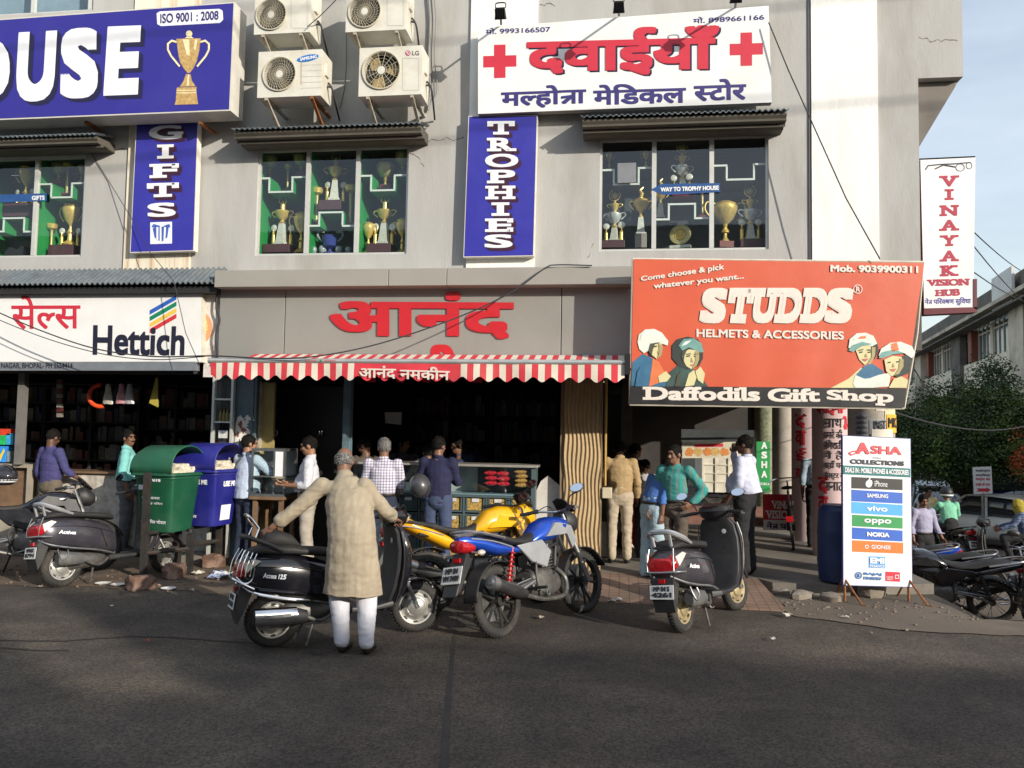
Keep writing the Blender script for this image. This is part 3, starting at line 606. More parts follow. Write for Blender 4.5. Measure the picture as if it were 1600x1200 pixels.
# ---- windows with mullions and glass
alum = M('aluminium_frame', (.62, .62, .58), rough=.35, metal=.3, var=.06)
pane = glass('window_glass', (.88, .94, .92), .03, .015)
wins = {}
def window(Rc, mulls, px_y, label=None):
    x0, x1, z0, z1 = Rc; f = .03
    mb = MB(); y0, y1 = YF + .03, YF + .075
    mb.box((x0, y0, z0), (x1, y1, z0 + f)).box((x0, y0, z1 - f), (x1, y1, z1)).box((x0, y0 - .002, z0 + f), (x0 + f, y1, z1 - f)).box((x1 - f, y0 - .002, z0 + f), (x1, y1, z1 - f))
    for m_ in mulls:
        x = PY(m_, px_y, y0).x; mb.box((x - .028, y0 - .004, z0 + f), (x + .028, y1, z1 - f))
    o = mb.build('window', alum, bld, True, smooth=0)
    MB().quad((x0 + f, YF + .05, z0 + f), (x1 - f, YF + .05, z0 + f), (x1 - f, YF + .05, z1 - f), (x0 + f, YF + .05, z1 - f)).build('pane', pane, o, True, smooth=0)
    return o
w1 = window(W1, [55], 320); w2 = window(W2, [480, 558], 315); w3 = window(W3, [1022, 1112], 300)
x0, x1, z0, z1 = W0
w0 = window(W0, [52, 141], 0)
MB().box((x0 - .1, YF + .3, z0 - .1), (x1 + .1, YF + .35, z1 + .1)).build('curtain', M('blue_blind', (.25, .33, .42), rough=.8), bld, True, smooth=0)
MB().box((x0 - .05, YF + .13, z1), (x1 + .05, YF + .35, z1 + .1)).build('window_head', wallm, bld, True, smooth=0)
# ---- show cases behind the glass: green partitions, dark back, white edged stepped shelves
greenm = M('green_laminate', (.02, .27, .07), rough=.5, var=.08); shelfw = M('white_edge', (.72, .74, .70), rough=.5, var=0)
backm = M('showcase_back', (.05, .058, .07), rough=.5, var=.2); plum = M('plum_laminate', (.085, .035, .045), rough=.45, var=.15)
def showcase(Rc, parts, shelves, py, sm=None):
    x0, x1, z0, z1 = Rc
    mb = MB().box((x0 - .02, YF + .75, z0 - .02), (x1 + .02, YF + .78, z1)); mb.box((x0 - .02, YF + .13, z0 - .05), (x1 + .02, YF + .75, z0 - .002)); mb.box((x0 - .02, YF + .13, z1 + .002), (x1 + .02, YF + .75, z1 + .04)); mb.box((x1 + .002, YF + .13, z0), (x1 + .02, YF + .75, z1))
    o = mb.build('showcase', backm, bld, True, smooth=0)
    mb = MB()
    for p in parts:
        x = PY(p, py, YF + .09).x; mb.box((x - .012, YF + .09, z0), (x + .012, YF + .74, z1))
    mb.build('partitions', greenm, o, True, smooth=0)
    for sh in shelves:
        Q = [PY(x, y, YF + .10) for x, y in sh]; mg, mw_ = MB(), MB()
        for a, b in zip(Q[:-1], Q[1:]):
            t = .012
            if abs(a.x - b.x) > abs(a.z - b.z): z = (a.z + b.z) / 2; A, B_ = (min(a.x, b.x) - t, z - t), (max(a.x, b.x) + t, z + t)
            else: x = (a.x + b.x) / 2; A, B_ = (x - t, min(a.z, b.z) + t), (x + t, max(a.z, b.z) - t)
            mw_.box((A[0], YF + .092, A[1]), (B_[0], YF + .10, B_[1])); mg.box((A[0], YF + .101, A[1]), (B_[0], YF + .6, B_[1]))
        s_ = mg.build('stepped_shelf', sm or greenm, o, True, smooth=0); mw_.build('white_edging', shelfw, s_, True, smooth=0)
    return o
showcase(W1, [-40, 57], [[(-10, 362), (6, 362), (6, 342), (38, 340), (38, 362), (54, 362)], [(60, 288), (80, 288), (81, 309), (112, 308), (113, 287), (131, 286)]], 320)
showcase(W2, [403, 481, 559], [[(404, 279), (421, 279), (421, 300), (457, 300), (457, 277), (478, 277)], [(480, 353), (499, 353), (499, 332), (535, 332), (536, 353), (556, 353)], [(561, 275), (580, 275), (580, 298), (616, 297), (617, 274), (634, 274)]], 315)
showcase(W3, [], [[(940, 266), (959, 266), (959, 288), (998, 288), (998, 263), (1019, 262)], [(1025, 343), (1045, 343), (1045, 319), (1086, 319), (1086, 341), (1106, 341)], [(1114, 259), (1135, 259), (1136, 281), (1178, 280), (1178, 257), (1200, 256)]], 300, M('grey_laminate', (.06, .065, .07), rough=.5))
# ---------------------------------------------------------------- signs
white = M('flex_white', (.78, .78, .77), rough=.5, var=.04, scale=1.5, bump=.35, bscale=2.2, tint=(.62, .60, .55), tscale=1.1, tamt=.45); steelm = MATS['aluminium_frame']
blue = M('sign_blue', (.026, .021, .26), rough=.45, var=.08, scale=1.2, bump=.3, bscale=2.2, tint=(.04, .035, .27), tscale=1.4, tamt=.5); darkink = M('shadow_ink', (.012, .01, .05), rough=.5, var=0)
letw = M('letter_white', (.82, .83, .86), rough=.5, var=.03); crimson = M('letter_red', (.56, .025, .05), rough=.5, var=.04); navy = M('letter_navy', (.035, .028, .16), rough=.5, var=.04)
maroonink = M('maroon_outline', (.045, .008, .03), rough=.5, var=0); rustbr = M('rusty_iron', (.28, .11, .04), rough=.8, metal=.3, var=.4, scale=20)
def board(name, label, pts, Y, depth, mats_face, mats_side, Y2=None, group=None, frame=None):
    """pts: UL UR LR LL in the photograph; Y (and Y2 at the right end) its distance"""
    a = PY(*pts[0], Y); b = PY(*pts[1], Y2 or Y); d = Vector((b.x - a.x, b.y - a.y, 0)); n = Vector((d.y, -d.x, 0))
    B = Board(a, n); c = (a + b) / 2
    t = thing(name, label, 'sign', (c.x, c.y, PN(*pts[3], B.p0, B.n).z), group=group)
    mb = MB(); B.slab(mb, pts, depth); mb.build('case', mats_side, t, True, smooth=0)
    m2 = MB(); k = frame or 0
    cx, cy = sum(p[0] for p in pts) / 4, sum(p[1] for p in pts) / 4
    q = [(p[0] - math.copysign(k, p[0] - cx), p[1] - math.copysign(k, p[1] - cy)) for p in pts]
    B.poly(m2, q, .002); m2.build('face', mats_face, t, True, smooth=0)
    return t, B
# big blue sign, upper left
t, B = board('shop_sign', 'large deep blue sign box ending in OUSE with a golden cup, upper left', [(-90, 36), (367, 3), (360, 173), (-90, 191)], 9.66, .34, blue, M('sign_case_white', (.6, .58, .52), rough=.5, var=.12, scale=4), frame=2)
mb = MB()
for i, (c, q) in enumerate([('O', [(-75, 62), (16, 55), (16, 158), (-75, 163)]), ('U', [(30, 51), (90, 48), (84, 158), (24, 160)]), ('S', [(97, 45), (155, 43), (153, 153), (94, 155)]), ('E', [(169, 42), (222, 40), (216, 148), (162, 150)])]):
    mb.mat(1)
    for k in range(5): B.text(mb, c, [(x + 1 + k * 1.3, y + 1 + k * 1.2) for x, y in q], o=.002 + .0002 * k, bold=.055)
    mb.mat(0); B.text(mb, c, q, o=.007, bold=.05)
B.text(mb.mat(0), ' ', [(0, 0)] * 4) if False else None
mb.mat(2); r_ = [(245, 21), (250, 18), (343, 14), (348, 17), (349, 31), (344, 36), (252, 41), (246, 38)]; B.poly(mb, r_, .004)
mb.mat(3); B.text(mb, 'ISO 9001 : 2008', [(251, 22), (342, 17), (342, 31), (251, 37)], o=.008, bold=.02)
mb.build('lettering', [letw, darkink, letw, navy], t, True, smooth=0)
goldink = M('gold_print', (.5, .33, .12), rough=.4, var=.3, scale=25); goldhi = M('gold_print_pale', (.82, .7, .42), rough=.4, var=.2, scale=20)
mb = MB().mat(2); G = lambda pts, o=.006: B.poly(mb, pts, o)
mb.mat(0); G([(276, 61), (314, 60), (312, 78), (308, 96), (302, 108), (297, 114), (293, 114), (288, 108), (281, 96), (278, 78)]); G([(291, 116), (298, 116), (300, 126), (306, 135), (281, 136), (287, 127)]); G([(277, 137), (308, 136), (307, 140), (309, 158), (310, 163), (273, 164), (275, 158), (276, 141)])
mb.mat(1); B.disc(mb, (296, 53), 5, 5, .007); G([(293, 57), (299, 57), (303, 60), (289, 60)], .007)
G([(286, 62), (296, 62), (297, 88), (292, 86)], .008); G([(305, 62), (309, 62), (306, 80), (303, 76)], .008)
for y in (141, 145): G([(277, y), (307, y - .5), (307, y + 1), (277, y + 1.5)], .008)
G([(294, 117), (296, 117), (296, 134), (292, 135)], .008)
for sx in (-1, 1):
    c = 295; B.stroke(mb, [(c + sx * x, y) for x, y in spl2] if False else [(c + sx * 19, 66), (c + sx * 26, 64), (c + sx * 32, 69), (c + sx * 32, 78), (c + sx * 27, 88), (c + sx * 18, 99), (c + sx * 14, 104)], 3, .009)
mb.build('cup_picture', [goldink, goldhi], t, True, smooth=0)
mb = MB()
for x in (130, 310): 
    p = PY(x, 188, 9.75); mb.box((p.x - .02, 9.8, p.z - .03), (p.x + .02, YF - .02, p.z + .01), Matrix())
mb.build('bracket', rustbr, t, True, smooth=0)
# vertical signs
def vertical(letters, pts, label, Y, outline):
    t, B = board('vertical_sign', label, pts, Y, .1, M('sign_blue_bright', (.032, .03, .33), rough=.45, var=.07, bump=.3, bscale=3, tint=(.05, .05, .33), tscale=1.6, tamt=.5), M('sign_side_white', (.7, .66, .58), rough=.6, var=.1), frame=1.2, group='blue vertical signs on the white pilasters')
    mb = MB()
    for s, q in letters:
        mb.mat(1)
        for k in range(4): B.text(mb, s, [(x + 1 + k * 1.2, y + 1 + k * 1.3) for x, y in q], o=.002 + .0002 * k, bold=.075, slab=True)
        mb.mat(0); B.text(mb, s, q, o=.007, bold=.03, slab=True)
    mb.build('lettering', [letw, outline], t, True, smooth=0); return t, B
def bx(cx, cy, w, h, sl=-.03): return [(cx - w / 2, cy - h / 2 - sl * w / 2), (cx + w / 2, cy - h / 2 + sl * w / 2), (cx + w / 2, cy + h / 2 + sl * w / 2), (cx - w / 2, cy + h / 2 - sl * w / 2)]
t, B = vertical([(c, bx(x, y, w, 22)) for c, x, y, w in (('G', 260, 207, 54), ('I', 259, 237, 26), ('F', 257, 267, 46), ('T', 255, 297, 50), ('S', 253, 328, 44))], [(213, 186), (310, 184), (303, 392), (203, 395)], 'blue vertical sign reading GIFTS on the rust streaked pilaster', 10.05, maroonink)
mb = MB(); B.poly(mb, bx(252, 364, 34, 34), .004); mb.mat(1)
for q in ([(239, 357), (250, 354), (250, 377), (242, 371)], [(253, 354), (264, 356), (262, 371), (253, 378)], [(240, 350), (251, 353), (247, 357), (237, 355)], [(256, 353), (265, 350), (267, 355), (258, 357)]): B.poly(mb, q, .007)
mb.mat(0)
for q in ([(245, 355), (248, 355), (248, 376), (245, 374)], [(257, 355), (260, 355), (259, 374), (256, 376)]): B.poly(mb, q, .009)
mb.build('gift_picture', [letw, M('gift_blue', (.05, .12, .45), rough=.4, var=.3, scale=20)], t, True, smooth=0)
t, B = vertical([(c, bx(x, y, w, 21, -.01)) for c, x, y, w in (('T', 783, 200, 43), ('R', 784, 226, 46), ('O', 784, 251, 52), ('P', 783, 276, 44), ('H', 782, 301, 47), ('I', 782, 327, 28), ('E', 780, 352, 44), ('S', 779, 377, 44))], [(732, 181), (840, 180), (834, 400), (724, 402)], 'blue vertical sign reading TROPHIES on the middle pilaster', 10.05, maroonink)
# medicine sign
t, B = board('shop_sign', 'white medicine store sign with two red crosses and red Hindi lettering', [(747, 44), (1201, 9), (1206, 160), (747, 178)], 9.98, .1, white, M('sign_side_grey', (.3, .29, .27), rough=.6), frame=0)
mb = MB()
for cx, cy in ((781, 96), (1166, 77)):
    for w_, h_ in ((52, 18), (18, 52)): B.poly(mb, bx(cx, cy, w_, h_), .003 + (.001 if w_ == 18 else 0))
for s, q in (('द', [(824, 75), (884, 72), (874, 118), (828, 120)]),): pass
mb.mat(2); B.text(mb, 'दवाईयाँ', [(826, 50), (1127, 41), (1127, 118), (826, 122)], o=.003, bold=.034)
mb.mat(0); B.text(mb, 'दवाईयाँ', [(823, 48), (1124, 39), (1124, 116), (823, 120)], o=.009, bold=.034)
mb.mat(1); B.text(mb, 'मल~हो\x01ा', [(783, 136), (916, 131), (916, 166), (783, 171)], o=.004, bold=.03); B.text(mb, 'मेिडकल', [(927, 133), (1072, 128), (1072, 161), (927, 165)], o=.004, bold=.03); B.text(mb, 'स~टोर', [(1084, 125), (1166, 122), (1166, 156), (1084, 159)], o=.004, bold=.03)
B.text(mb, 'मो. 9993166507', [(759, 44), (860, 40), (860, 50), (759, 54)], o=.004, bold=.02); B.text(mb, 'मो. 8989661166', [(1083, 27), (1194, 21), (1194, 31), (1083, 37)], o=.004, bold=.02)
mb.build('lettering', [crimson, navy, darkink], t, True, smooth=0)
# flood lamps on arms over the medicine sign
blackm = M('black_metal', (.025, .025, .028), rough=.45, metal=.4)
def floodlamp(px, py, ax, ay, lb):
    p = PY(ax, ay, 9.97); e = PY(px, py, 9.42)
    t = thing('flood_lamp', lb, 'lamp', p, group='flood lamps over the medicine sign')
    MB().tube([p, p.lerp(e, .5) + Vector((0, 0, .0)), e], .014, 8).build('arm', blackm, t, True)
    T = Matrix.Translation(e) @ Matrix.Rotation(R(28), 4, 'X')
    MB().prism([(-.07, -.075), (.07, -.075), (.055, .06), (-.055, .06)], -.05, .03, 'y', T).build('housing', blackm, t, True, bevel=.006)
    mb = MB()
    for k in range(5): mb.box((-.06 + k * .028, -.065, -.05), (-.052 + k * .028, -.048, .045), T)
    mb.build('cooling_fins', blackm, t, True, smooth=0)
    MB().quad((-.06, .032, -.065), (.06, .032, -.065), (.045, .032, .05), (-.045, .032, .05)).build('lens', M('lamp_lens', (.5, .5, .46), rough=.15), t) if False else MB().quad(*[T @ Vector(q) for q in ((-.06, .033, -.065), (.06, .033, -.065), (.045, .033, .05), (-.045, .033, .05))]).build('lens', M('lamp_lens', (.5, .5, .46), rough=.15), t, True, smooth=0)
    MB().tube(spline([e + Vector((-.06, 0, .06)), e + Vector((-.055, 0, .12)), e + Vector((.055, 0, .12)), e + Vector((.06, 0, .06))], 3), .008, 6).build('yoke', blackm, t, True)
floodlamp(782, 20, 783, 38, 'black flood lamp above the left red cross of the medicine sign'); floodlamp(967, 10, 967, 24, 'black flood lamp above the middle of the medicine sign'); floodlamp(1150, -6, 1149, 11, 'black flood lamp at the top edge above the phone number ending 1166')
# left shop sign
t, B = board('shop_sign', 'white hardware shop sign with red Hindi word and slanted colour stripes', [(-110, 454), (316, 448), (316, 566), (-110, 566)], 9.98, .14, white, M('sign_side_cream', (.62, .58, .48), rough=.6, var=.15), frame=1)
mb = MB()
B.text(mb.mat(0), 'सेल~स', [(18, 462), (126, 462), (126, 514), (18, 515)], o=.004, bold=.012)
B.text(mb.mat(1), 'Hettich', [(146, 508), (290, 510), (288, 556), (145, 555)], o=.004, bold=.026)
for k, (mi, y) in enumerate(((2, 0), (3, 10), (4, 20), (5, 29))): B.poly(mb.mat(mi), [(234, 485 + y), (276, 461 + y), (276, 468 + y), (234, 492 + y)], .004)
mb.build('lettering', [crimson, M('letter_black', (.012, .012, .03), rough=.5), M('stripe_blue', (.02, .1, .45)), M('stripe_green', (.0, .2, .1)), M('stripe_yellow', (.75, .5, .08)), M('stripe_red', (.6, .03, .04))], t, True, smooth=0)
stl = M('brushed_steel_strip', (.30, .32, .35), rough=.35, metal=.5, var=.1)
mb = MB(); B.slab(mb, [(-110, 566), (306, 565), (306, 579), (-110, 579)], .10, .004); o = mb.build('steel_strip', stl, t, True, smooth=0)
mb = MB(); B.text(mb, 'M.P. NAGAR, BHOPAL- PH 2554414', [(-14, 567), (114, 567), (114, 577), (-14, 577)], o=.008, bold=.012); mb.build('address_lettering', MATS['letter_black'], o, True, smooth=0)
# red letters of the snack shop, standing on its fascia
t = thing('shop_lettering', 'big red Hindi letters on the grey metal fascia, second line hidden by the awning', 'sign', PY(660, 560, FY)); B = Board((0, FY - .001, 0), (0, -1, 0))
mb = MB().mat(0); 
for k in range(3): B.text(mb, 'आनंद', [(516 + k * .0, 455), (803, 457), (803, 530), (516, 530)], o=.004 + .008 * k, bold=.03)
B.text(mb, 'नमकीन', [(545, 537), (762, 539), (762, 598), (545, 597)], o=.004, bold=.05)
mb.build('letters', M('acrylic_red', (.50, .02, .028), rough=.35, var=.05, spec=.5), t, True, smooth=0)
# helmet banner: flex sheet in a thin frame
red = M('flex_red', (.57, .088, .034), rough=.45, var=.08, scale=1.1, tint=(.46, .042, .02), tscale=.5, tamt=.6, bump=.5, bscale=2.5)
BY1, BY2 = 9.42, 9.72
a, b = PY(989, 500, BY1), PY(1443, 500, BY2); d = Vector((b.x - a.x, b.y - a.y, 0)); nrm = Vector((d.y, -d.x, 0)); B = Board(a, nrm)
t = thing('shop_banner', 'wide red helmet shop banner with riders in helmets and a black bottom strip', 'banner', B.p(1210, 636))
def face_mesh(x0t, x0b, x1t, x1b, yt0, yt1, yb0, yb1, mt, name, o=0):
    mb = MB(); nu, nv = 60, 24; g = []
    for j in range(nv + 1):
        v = j / nv; row = []
        for i in range(nu + 1):
            u = i / nu; x = lerp(lerp(x0t, x0b, v), lerp(x1t, x1b, v) - 14 * max(0, math.sin(math.pi * v)) ** 2 * (0) , u); y = lerp(lerp(yt0, yt1, u), lerp(yb0, yb1, u), v)
            row.append(B.p(x, y, o + .012 * math.sin(u * 31 + v * 2) * v * .25))
        g.append(row)
    mb.v = [p for r in g for p in r]; mb.f = [(j * (nu + 1) + i, (j + 1) * (nu + 1) + i, (j + 1) * (nu + 1) + i + 1, j * (nu + 1) + i + 1) for j in range(nv) for i in range(nu)]; mb.mi = [0] * len(mb.f)
    return mb.build(name, mt, t, True)
face_mesh(990, 986, 1444, 1416, 405, 411, 605, 607, red, 'banner_sheet')
blackflex = M('flex_black', (.014, .014, .016), rough=.4, var=.2)
face_mesh(986, 984, 1416, 1413, 603, 607, 631, 637, blackflex, 'name_strip', .006)
mb = MB()
for p, q in (((989, 404), (1445, 409)), ((989, 404), (984, 632)), ((984, 632), (1414, 638))): mb.tube([B.p(*p, -.02), B.p(*q, -.02)], .014, 6)
mb.tube([B.p(1445, 409, -.03), B.p(1437, 520, -.06), B.p(1414, 638, -.02)], .012, 6)
mb.build('frame', M('pale_pipe', (.6, .55, .45), rough=.5, var=.15), t, True)
mb = MB()
for x in (1000, 1140, 1290, 1425):
    for y in (420, 600): mb.tube([B.p(x, y, -.02), Vector((B.p(x, y).x, YF + .05, B.p(x, y).z))], .012, 6)
mb.build('standoffs', blackm, t, True)
cream = M('banner_cream', (.68, .62, .55), rough=.5, var=.05)
mb = MB()
for q, s, w_, x in ((0, 'S', 40, 1090), (1, 'T', 40, 1131), (2, 'U', 42, 1168), (3, 'D', 40, 1207), (4, 'D', 40, 1247), (5, 'S', 42, 1285)):
    B.text(mb, s, [(x + 9, 450), (x + w_ + 9, 450), (x + w_ + 1, 506), (x + 1, 505)], o=.01, bold=.06, slab=s in 'TUD', shear=0)
B.text(mb, 'HELMETS & ACCESSORIES', [(1088, 514), (1318, 518), (1318, 531), (1088, 527)], o=.01, bold=.03)
B.text(mb, 'Come choose & pick', [(1001, 432), (1131, 412), (1131, 424), (1001, 442)], o=.01, bold=.03); B.text(mb, 'whatever you want...', [(1021, 443), (1162, 427), (1162, 438), (1021, 454)], o=.01, bold=.03)
B.text(mb, 'Mob. 9039900311', [(1297, 414), (1434, 416), (1434, 427), (1297, 425)], o=.01, bold=.04)
B.ring(mb, (1340, 452), 6, 7.2, .01); B.text(mb, 'R', [(1337, 448), (1343, 448), (1343, 456), (1337, 456)], o=.01, bold=.03)
B.text(mb, 'Daffodils', [(1004, 604), (1187, 605), (1187, 627), (1004, 625)], o=.01, bold=.034, slab=True); B.text(mb, 'Gift', [(1199, 607), (1281, 607), (1281, 628), (1199, 628)], o=.01, bold=.034, slab=True); B.text(mb, 'Shop', [(1291, 609), (1396, 610), (1395, 635), (1291, 629)], o=.01, bold=.034, slab=True)
mb.build('lettering', cream, t, True, smooth=0)
# printed riders: flat picture of heads in helmets
pm = [M('print_skin', (.62, .56, .30), rough=.5, var=.08), M('print_white', (.66, .70, .62), rough=.5, var=.12, scale=8), M('print_black', (.02, .03, .028), rough=.5), M('print_teal', (.03, .13, .24), rough=.5, var=.2, scale=9), M('print_green', (.03, .07, .06), rough=.5, var=.4, scale=9), M('print_visor', (.16, .33, .30), rough=.4, var=.3, scale=6), M('print_orange', (.7, .18, .06), rough=.5), M('print_lip', (.45, .12, .1), rough=.5)]
mb = MB(); PP = lambda mi, pts, o=.008: B.poly(mb.mat(mi), pts, o)
# woman left, white helmet
PP(3, [(986, 604), (988, 566), (1004, 553), (1020, 560), (1034, 580), (1046, 604)], .006); PP(6, [(1020, 560), (1030, 566), (1042, 590), (1030, 598), (1014, 604)], .008)
PP(2, [(1010, 535), (1024, 530), (1026, 548), (1028, 560), (1014, 556)], .009); PP(0, [(1018, 534), (1034, 537), (1035, 547), (1033, 556), (1026, 561), (1018, 554)], .011)
PP(1, [(996, 535), (998, 523), (1008, 515), (1022, 514), (1034, 520), (1044, 533), (1043, 540), (1030, 536), (1016, 537), (1013, 548), (1006, 552), (999, 546)], .013)
PP(0, [(1028, 588), (1040, 580), (1048, 588), (1042, 596), (1030, 598)], .013); PP(2, [(1022, 541), (1026, 540), (1026, 542), (1022, 543)], .014); PP(7, [(1027, 552), (1032, 551), (1031, 554), (1028, 555)], .014)
# man, black helmet with raised visor
PP(4, [(1040, 604), (1046, 582), (1062, 568), (1080, 574), (1092, 584), (1106, 604)], .010)
PP(2, [(1050, 560), (1050, 540), (1058, 530), (1074, 526), (1090, 530), (1098, 542), (1098, 560), (1092, 572), (1074, 578), (1060, 572)], .012)
PP(0, [(1066, 552), (1076, 546), (1092, 548), (1092, 562), (1088, 572), (1080, 577), (1072, 572), (1067, 562)], .014)
PP(5, [(1060, 540), (1068, 530), (1084, 529), (1096, 537), (1099, 550), (1094, 551), (1076, 543), (1066, 548)], .016); PP(0, [(1070, 604), (1076, 584), (1084, 578), (1088, 590), (1084, 602)], .016); PP(0, [(1086, 580), (1094, 573), (1101, 584), (1098, 600), (1090, 594)], .017)
PP(2, [(1072, 556), (1078, 555), (1078, 557), (1072, 558)], .017); PP(2, [(1084, 556), (1090, 556), (1090, 558), (1084, 558)], .017); PP(7, [(1078, 570), (1085, 569), (1084, 571), (1079, 572)], .017)
# right pair
PP(0, [(1298, 606), (1325, 592), (1345, 574), (1352, 584), (1340, 606)], .008); PP(3, [(1335, 588), (1350, 572), (1362, 568), (1380, 580), (1376, 598), (1350, 600)], .010); PP(1, [(1332, 600), (1336, 586), (1350, 592), (1366, 590), (1364, 606), (1336, 606)], .012)
PP(0, [(1336, 546), (1352, 538), (1366, 540), (1367, 556), (1360, 568), (1350, 570), (1342, 562)], .012); PP(2, [(1360, 540), (1370, 534), (1372, 548), (1366, 562), (1362, 556)], .013)
PP(1, [(1325, 544), (1327, 530), (1338, 521), (1352, 520), (1364, 525), (1370, 537), (1362, 541), (1346, 538), (1334, 544)], .014); PP(5, [(1325, 548), (1330, 540), (1346, 534), (1362, 538), (1346, 541), (1332, 550)], .016); PP(6, [(1340, 526), (1352, 525), (1352, 529), (1340, 530)], .016)
PP(2, [(1342, 550), (1347, 549), (1347, 551), (1342, 552)], .015); PP(2, [(1355, 550), (1360, 549), (1360, 551), (1355, 552)], .015); PP(7, [(1346, 561), (1357, 560), (1352, 565), (1348, 564)], .015)
PP(2, [(1402, 560), (1420, 552), (1424, 566), (1418, 584), (1402, 590), (1394, 586)], .012); PP(0, [(1381, 562), (1394, 556), (1408, 558), (1411, 572), (1404, 584), (1392, 588), (1384, 580)], .014)
PP(0, [(1388, 606), (1396, 592), (1408, 588), (1418, 594), (1416, 606)], .013); PP(1, [(1372, 556), (1376, 545), (1390, 536), (1406, 534), (1424, 541), (1429, 552), (1424, 560), (1412, 552), (1392, 553)], .016); PP(6, [(1390, 538), (1400, 535), (1404, 547), (1393, 550)], .018); PP(5, [(1372, 560), (1376, 551), (1396, 546), (1412, 552), (1394, 554), (1378, 560)], .018)
PP(2, [(1386, 566), (1391, 565), (1391, 567), (1386, 568)], .016); PP(2, [(1399, 565), (1404, 564), (1404, 566), (1399, 567)], .016); PP(7, [(1389, 577), (1400, 576), (1396, 581), (1391, 580)], .016); PP(1, [(1356, 592), (1372, 586), (1392, 582), (1388, 604), (1362, 606)], .011)
for mi, pts in ((8, [(1029, 537), (1035, 540), (1035, 547), (1033, 556), (1027, 560), (1030, 550)]), (8, [(1086, 549), (1092, 549), (1092, 562), (1088, 572), (1081, 576), (1086, 564)]), (8, [(1361, 542), (1367, 543), (1366, 556), (1360, 567), (1354, 569), (1361, 558)]), (8, [(1405, 560), (1411, 562), (1410, 574), (1404, 583), (1396, 587), (1403, 576)]), (9, [(1000, 532), (1003, 523), (1012, 518), (1020, 518), (1008, 526)]), (9, [(1064, 541), (1070, 534), (1080, 532), (1072, 539)]), (9, [(1331, 531), (1340, 524), (1346, 523), (1337, 531)]), (9, [(1380, 548), (1386, 541), (1392, 539), (1387, 547)]), (10, [(1016, 537), (1024, 536), (1020, 546), (1018, 556), (1013, 549)]), (10, [(1066, 549), (1073, 547), (1069, 556), (1068, 566), (1064, 558)]), (3, [(992, 604), (996, 580), (1002, 572), (1003, 604)]), (10, [(1054, 604), (1058, 586), (1064, 580), (1062, 604)]), (10, [(1022, 536), (1030, 535), (1030, 536.5), (1022, 537.5)]), (8, [(1028, 547), (1031, 551), (1028, 552)]), (8, [(1080, 558), (1083, 566), (1079, 566)]), (8, [(1352, 552), (1355, 558), (1351, 558)]), (8, [(1395, 567), (1397, 574), (1393, 574)]), (10, [(1072, 553), (1079, 552), (1079, 553.5), (1072, 554.5)]), (10, [(1084, 553), (1091, 552.5), (1091, 554), (1084, 554.5)]), (10, [(1341, 547), (1348, 545.5), (1348, 547), (1341, 548.5)]), (10, [(1354, 546), (1361, 546.5), (1361, 548), (1354, 547.5)])): PP(mi, pts, .0195)
mb.build('picture_of_riders', pm + [M('print_skin_shade', (.36, .29, .13), rough=.5, var=.15), M('print_gloss', (.72, .80, .74), rough=.5), M('print_dark', (.06, .06, .04), rough=.5)], t, True, smooth=0)
# hanging optician sign
t, B = board('hanging_sign', 'tall white hanging optician sign with spectacles drawing and red vertical letters', [(1438, 250), (1524, 246), (1521, 480), (1444, 485)], 10.5, .14, white, M('maroon_case', (.12, .012, .02), rough=.5), frame=0)
mb = MB()
for c, y, w_ in (('V', 283, 31), ('I', 304, 14), ('N', 329, 30), ('A', 352, 31), ('Y', 376, 29), ('A', 400, 30), ('K', 423, 29)): B.text(mb, c, bx(1483, y, w_, 17, -.03), o=.004, bold=.03, slab=True)
B.text(mb, 'VISION', [(1448, 437), (1515, 435), (1515, 446), (1448, 447)], o=.004, bold=.04, slab=True); B.text(mb, 'HUB', [(1461, 453), (1500, 451), (1500, 462), (1461, 463)], o=.004, bold=.04, slab=True)
mb.mat(1); B.text(mb, 'ने\x01 परिक~षण सुविधा'.replace('रि', 'िर').replace('वि', 'िव'), [(1445, 466), (1517, 464), (1517, 477), (1445, 478)], o=.004, bold=.02)
mb.mat(2); B.ring(mb, (1500, 262), 6, 7.2, .004, sq_=.85); B.ring(mb, (1514, 259), 4, 5, .004, sq_=1.1); B.stroke(mb, [(1446, 265), (1450, 259), (1470, 257), (1494, 256), (1516, 254)], 1.8, .005); B.stroke(mb, [(1461, 264), (1474, 258), (1492, 261)], 2, .006)
mb.build('lettering', [M('wine_red', (.42, .02, .06), rough=.5), M('violet_ink', (.06, .04, .3)), MATS['letter_black']], t, True, smooth=0)
MB().tube([B.p(1438, 247, -.05), B.p(1526, 243, -.05)], .012, 6).build('top_rail', blackm, t, True)
for q in ([(1521, 436), (1526, 436), (1526, 484), (1521, 482)], [(1443, 482), (1526, 480), (1526, 488), (1443, 492)]): mb = MB(); B.slab(mb, q, .16, .012); mb.build('case_rim', MATS['maroon_case'], t, True, smooth=0)
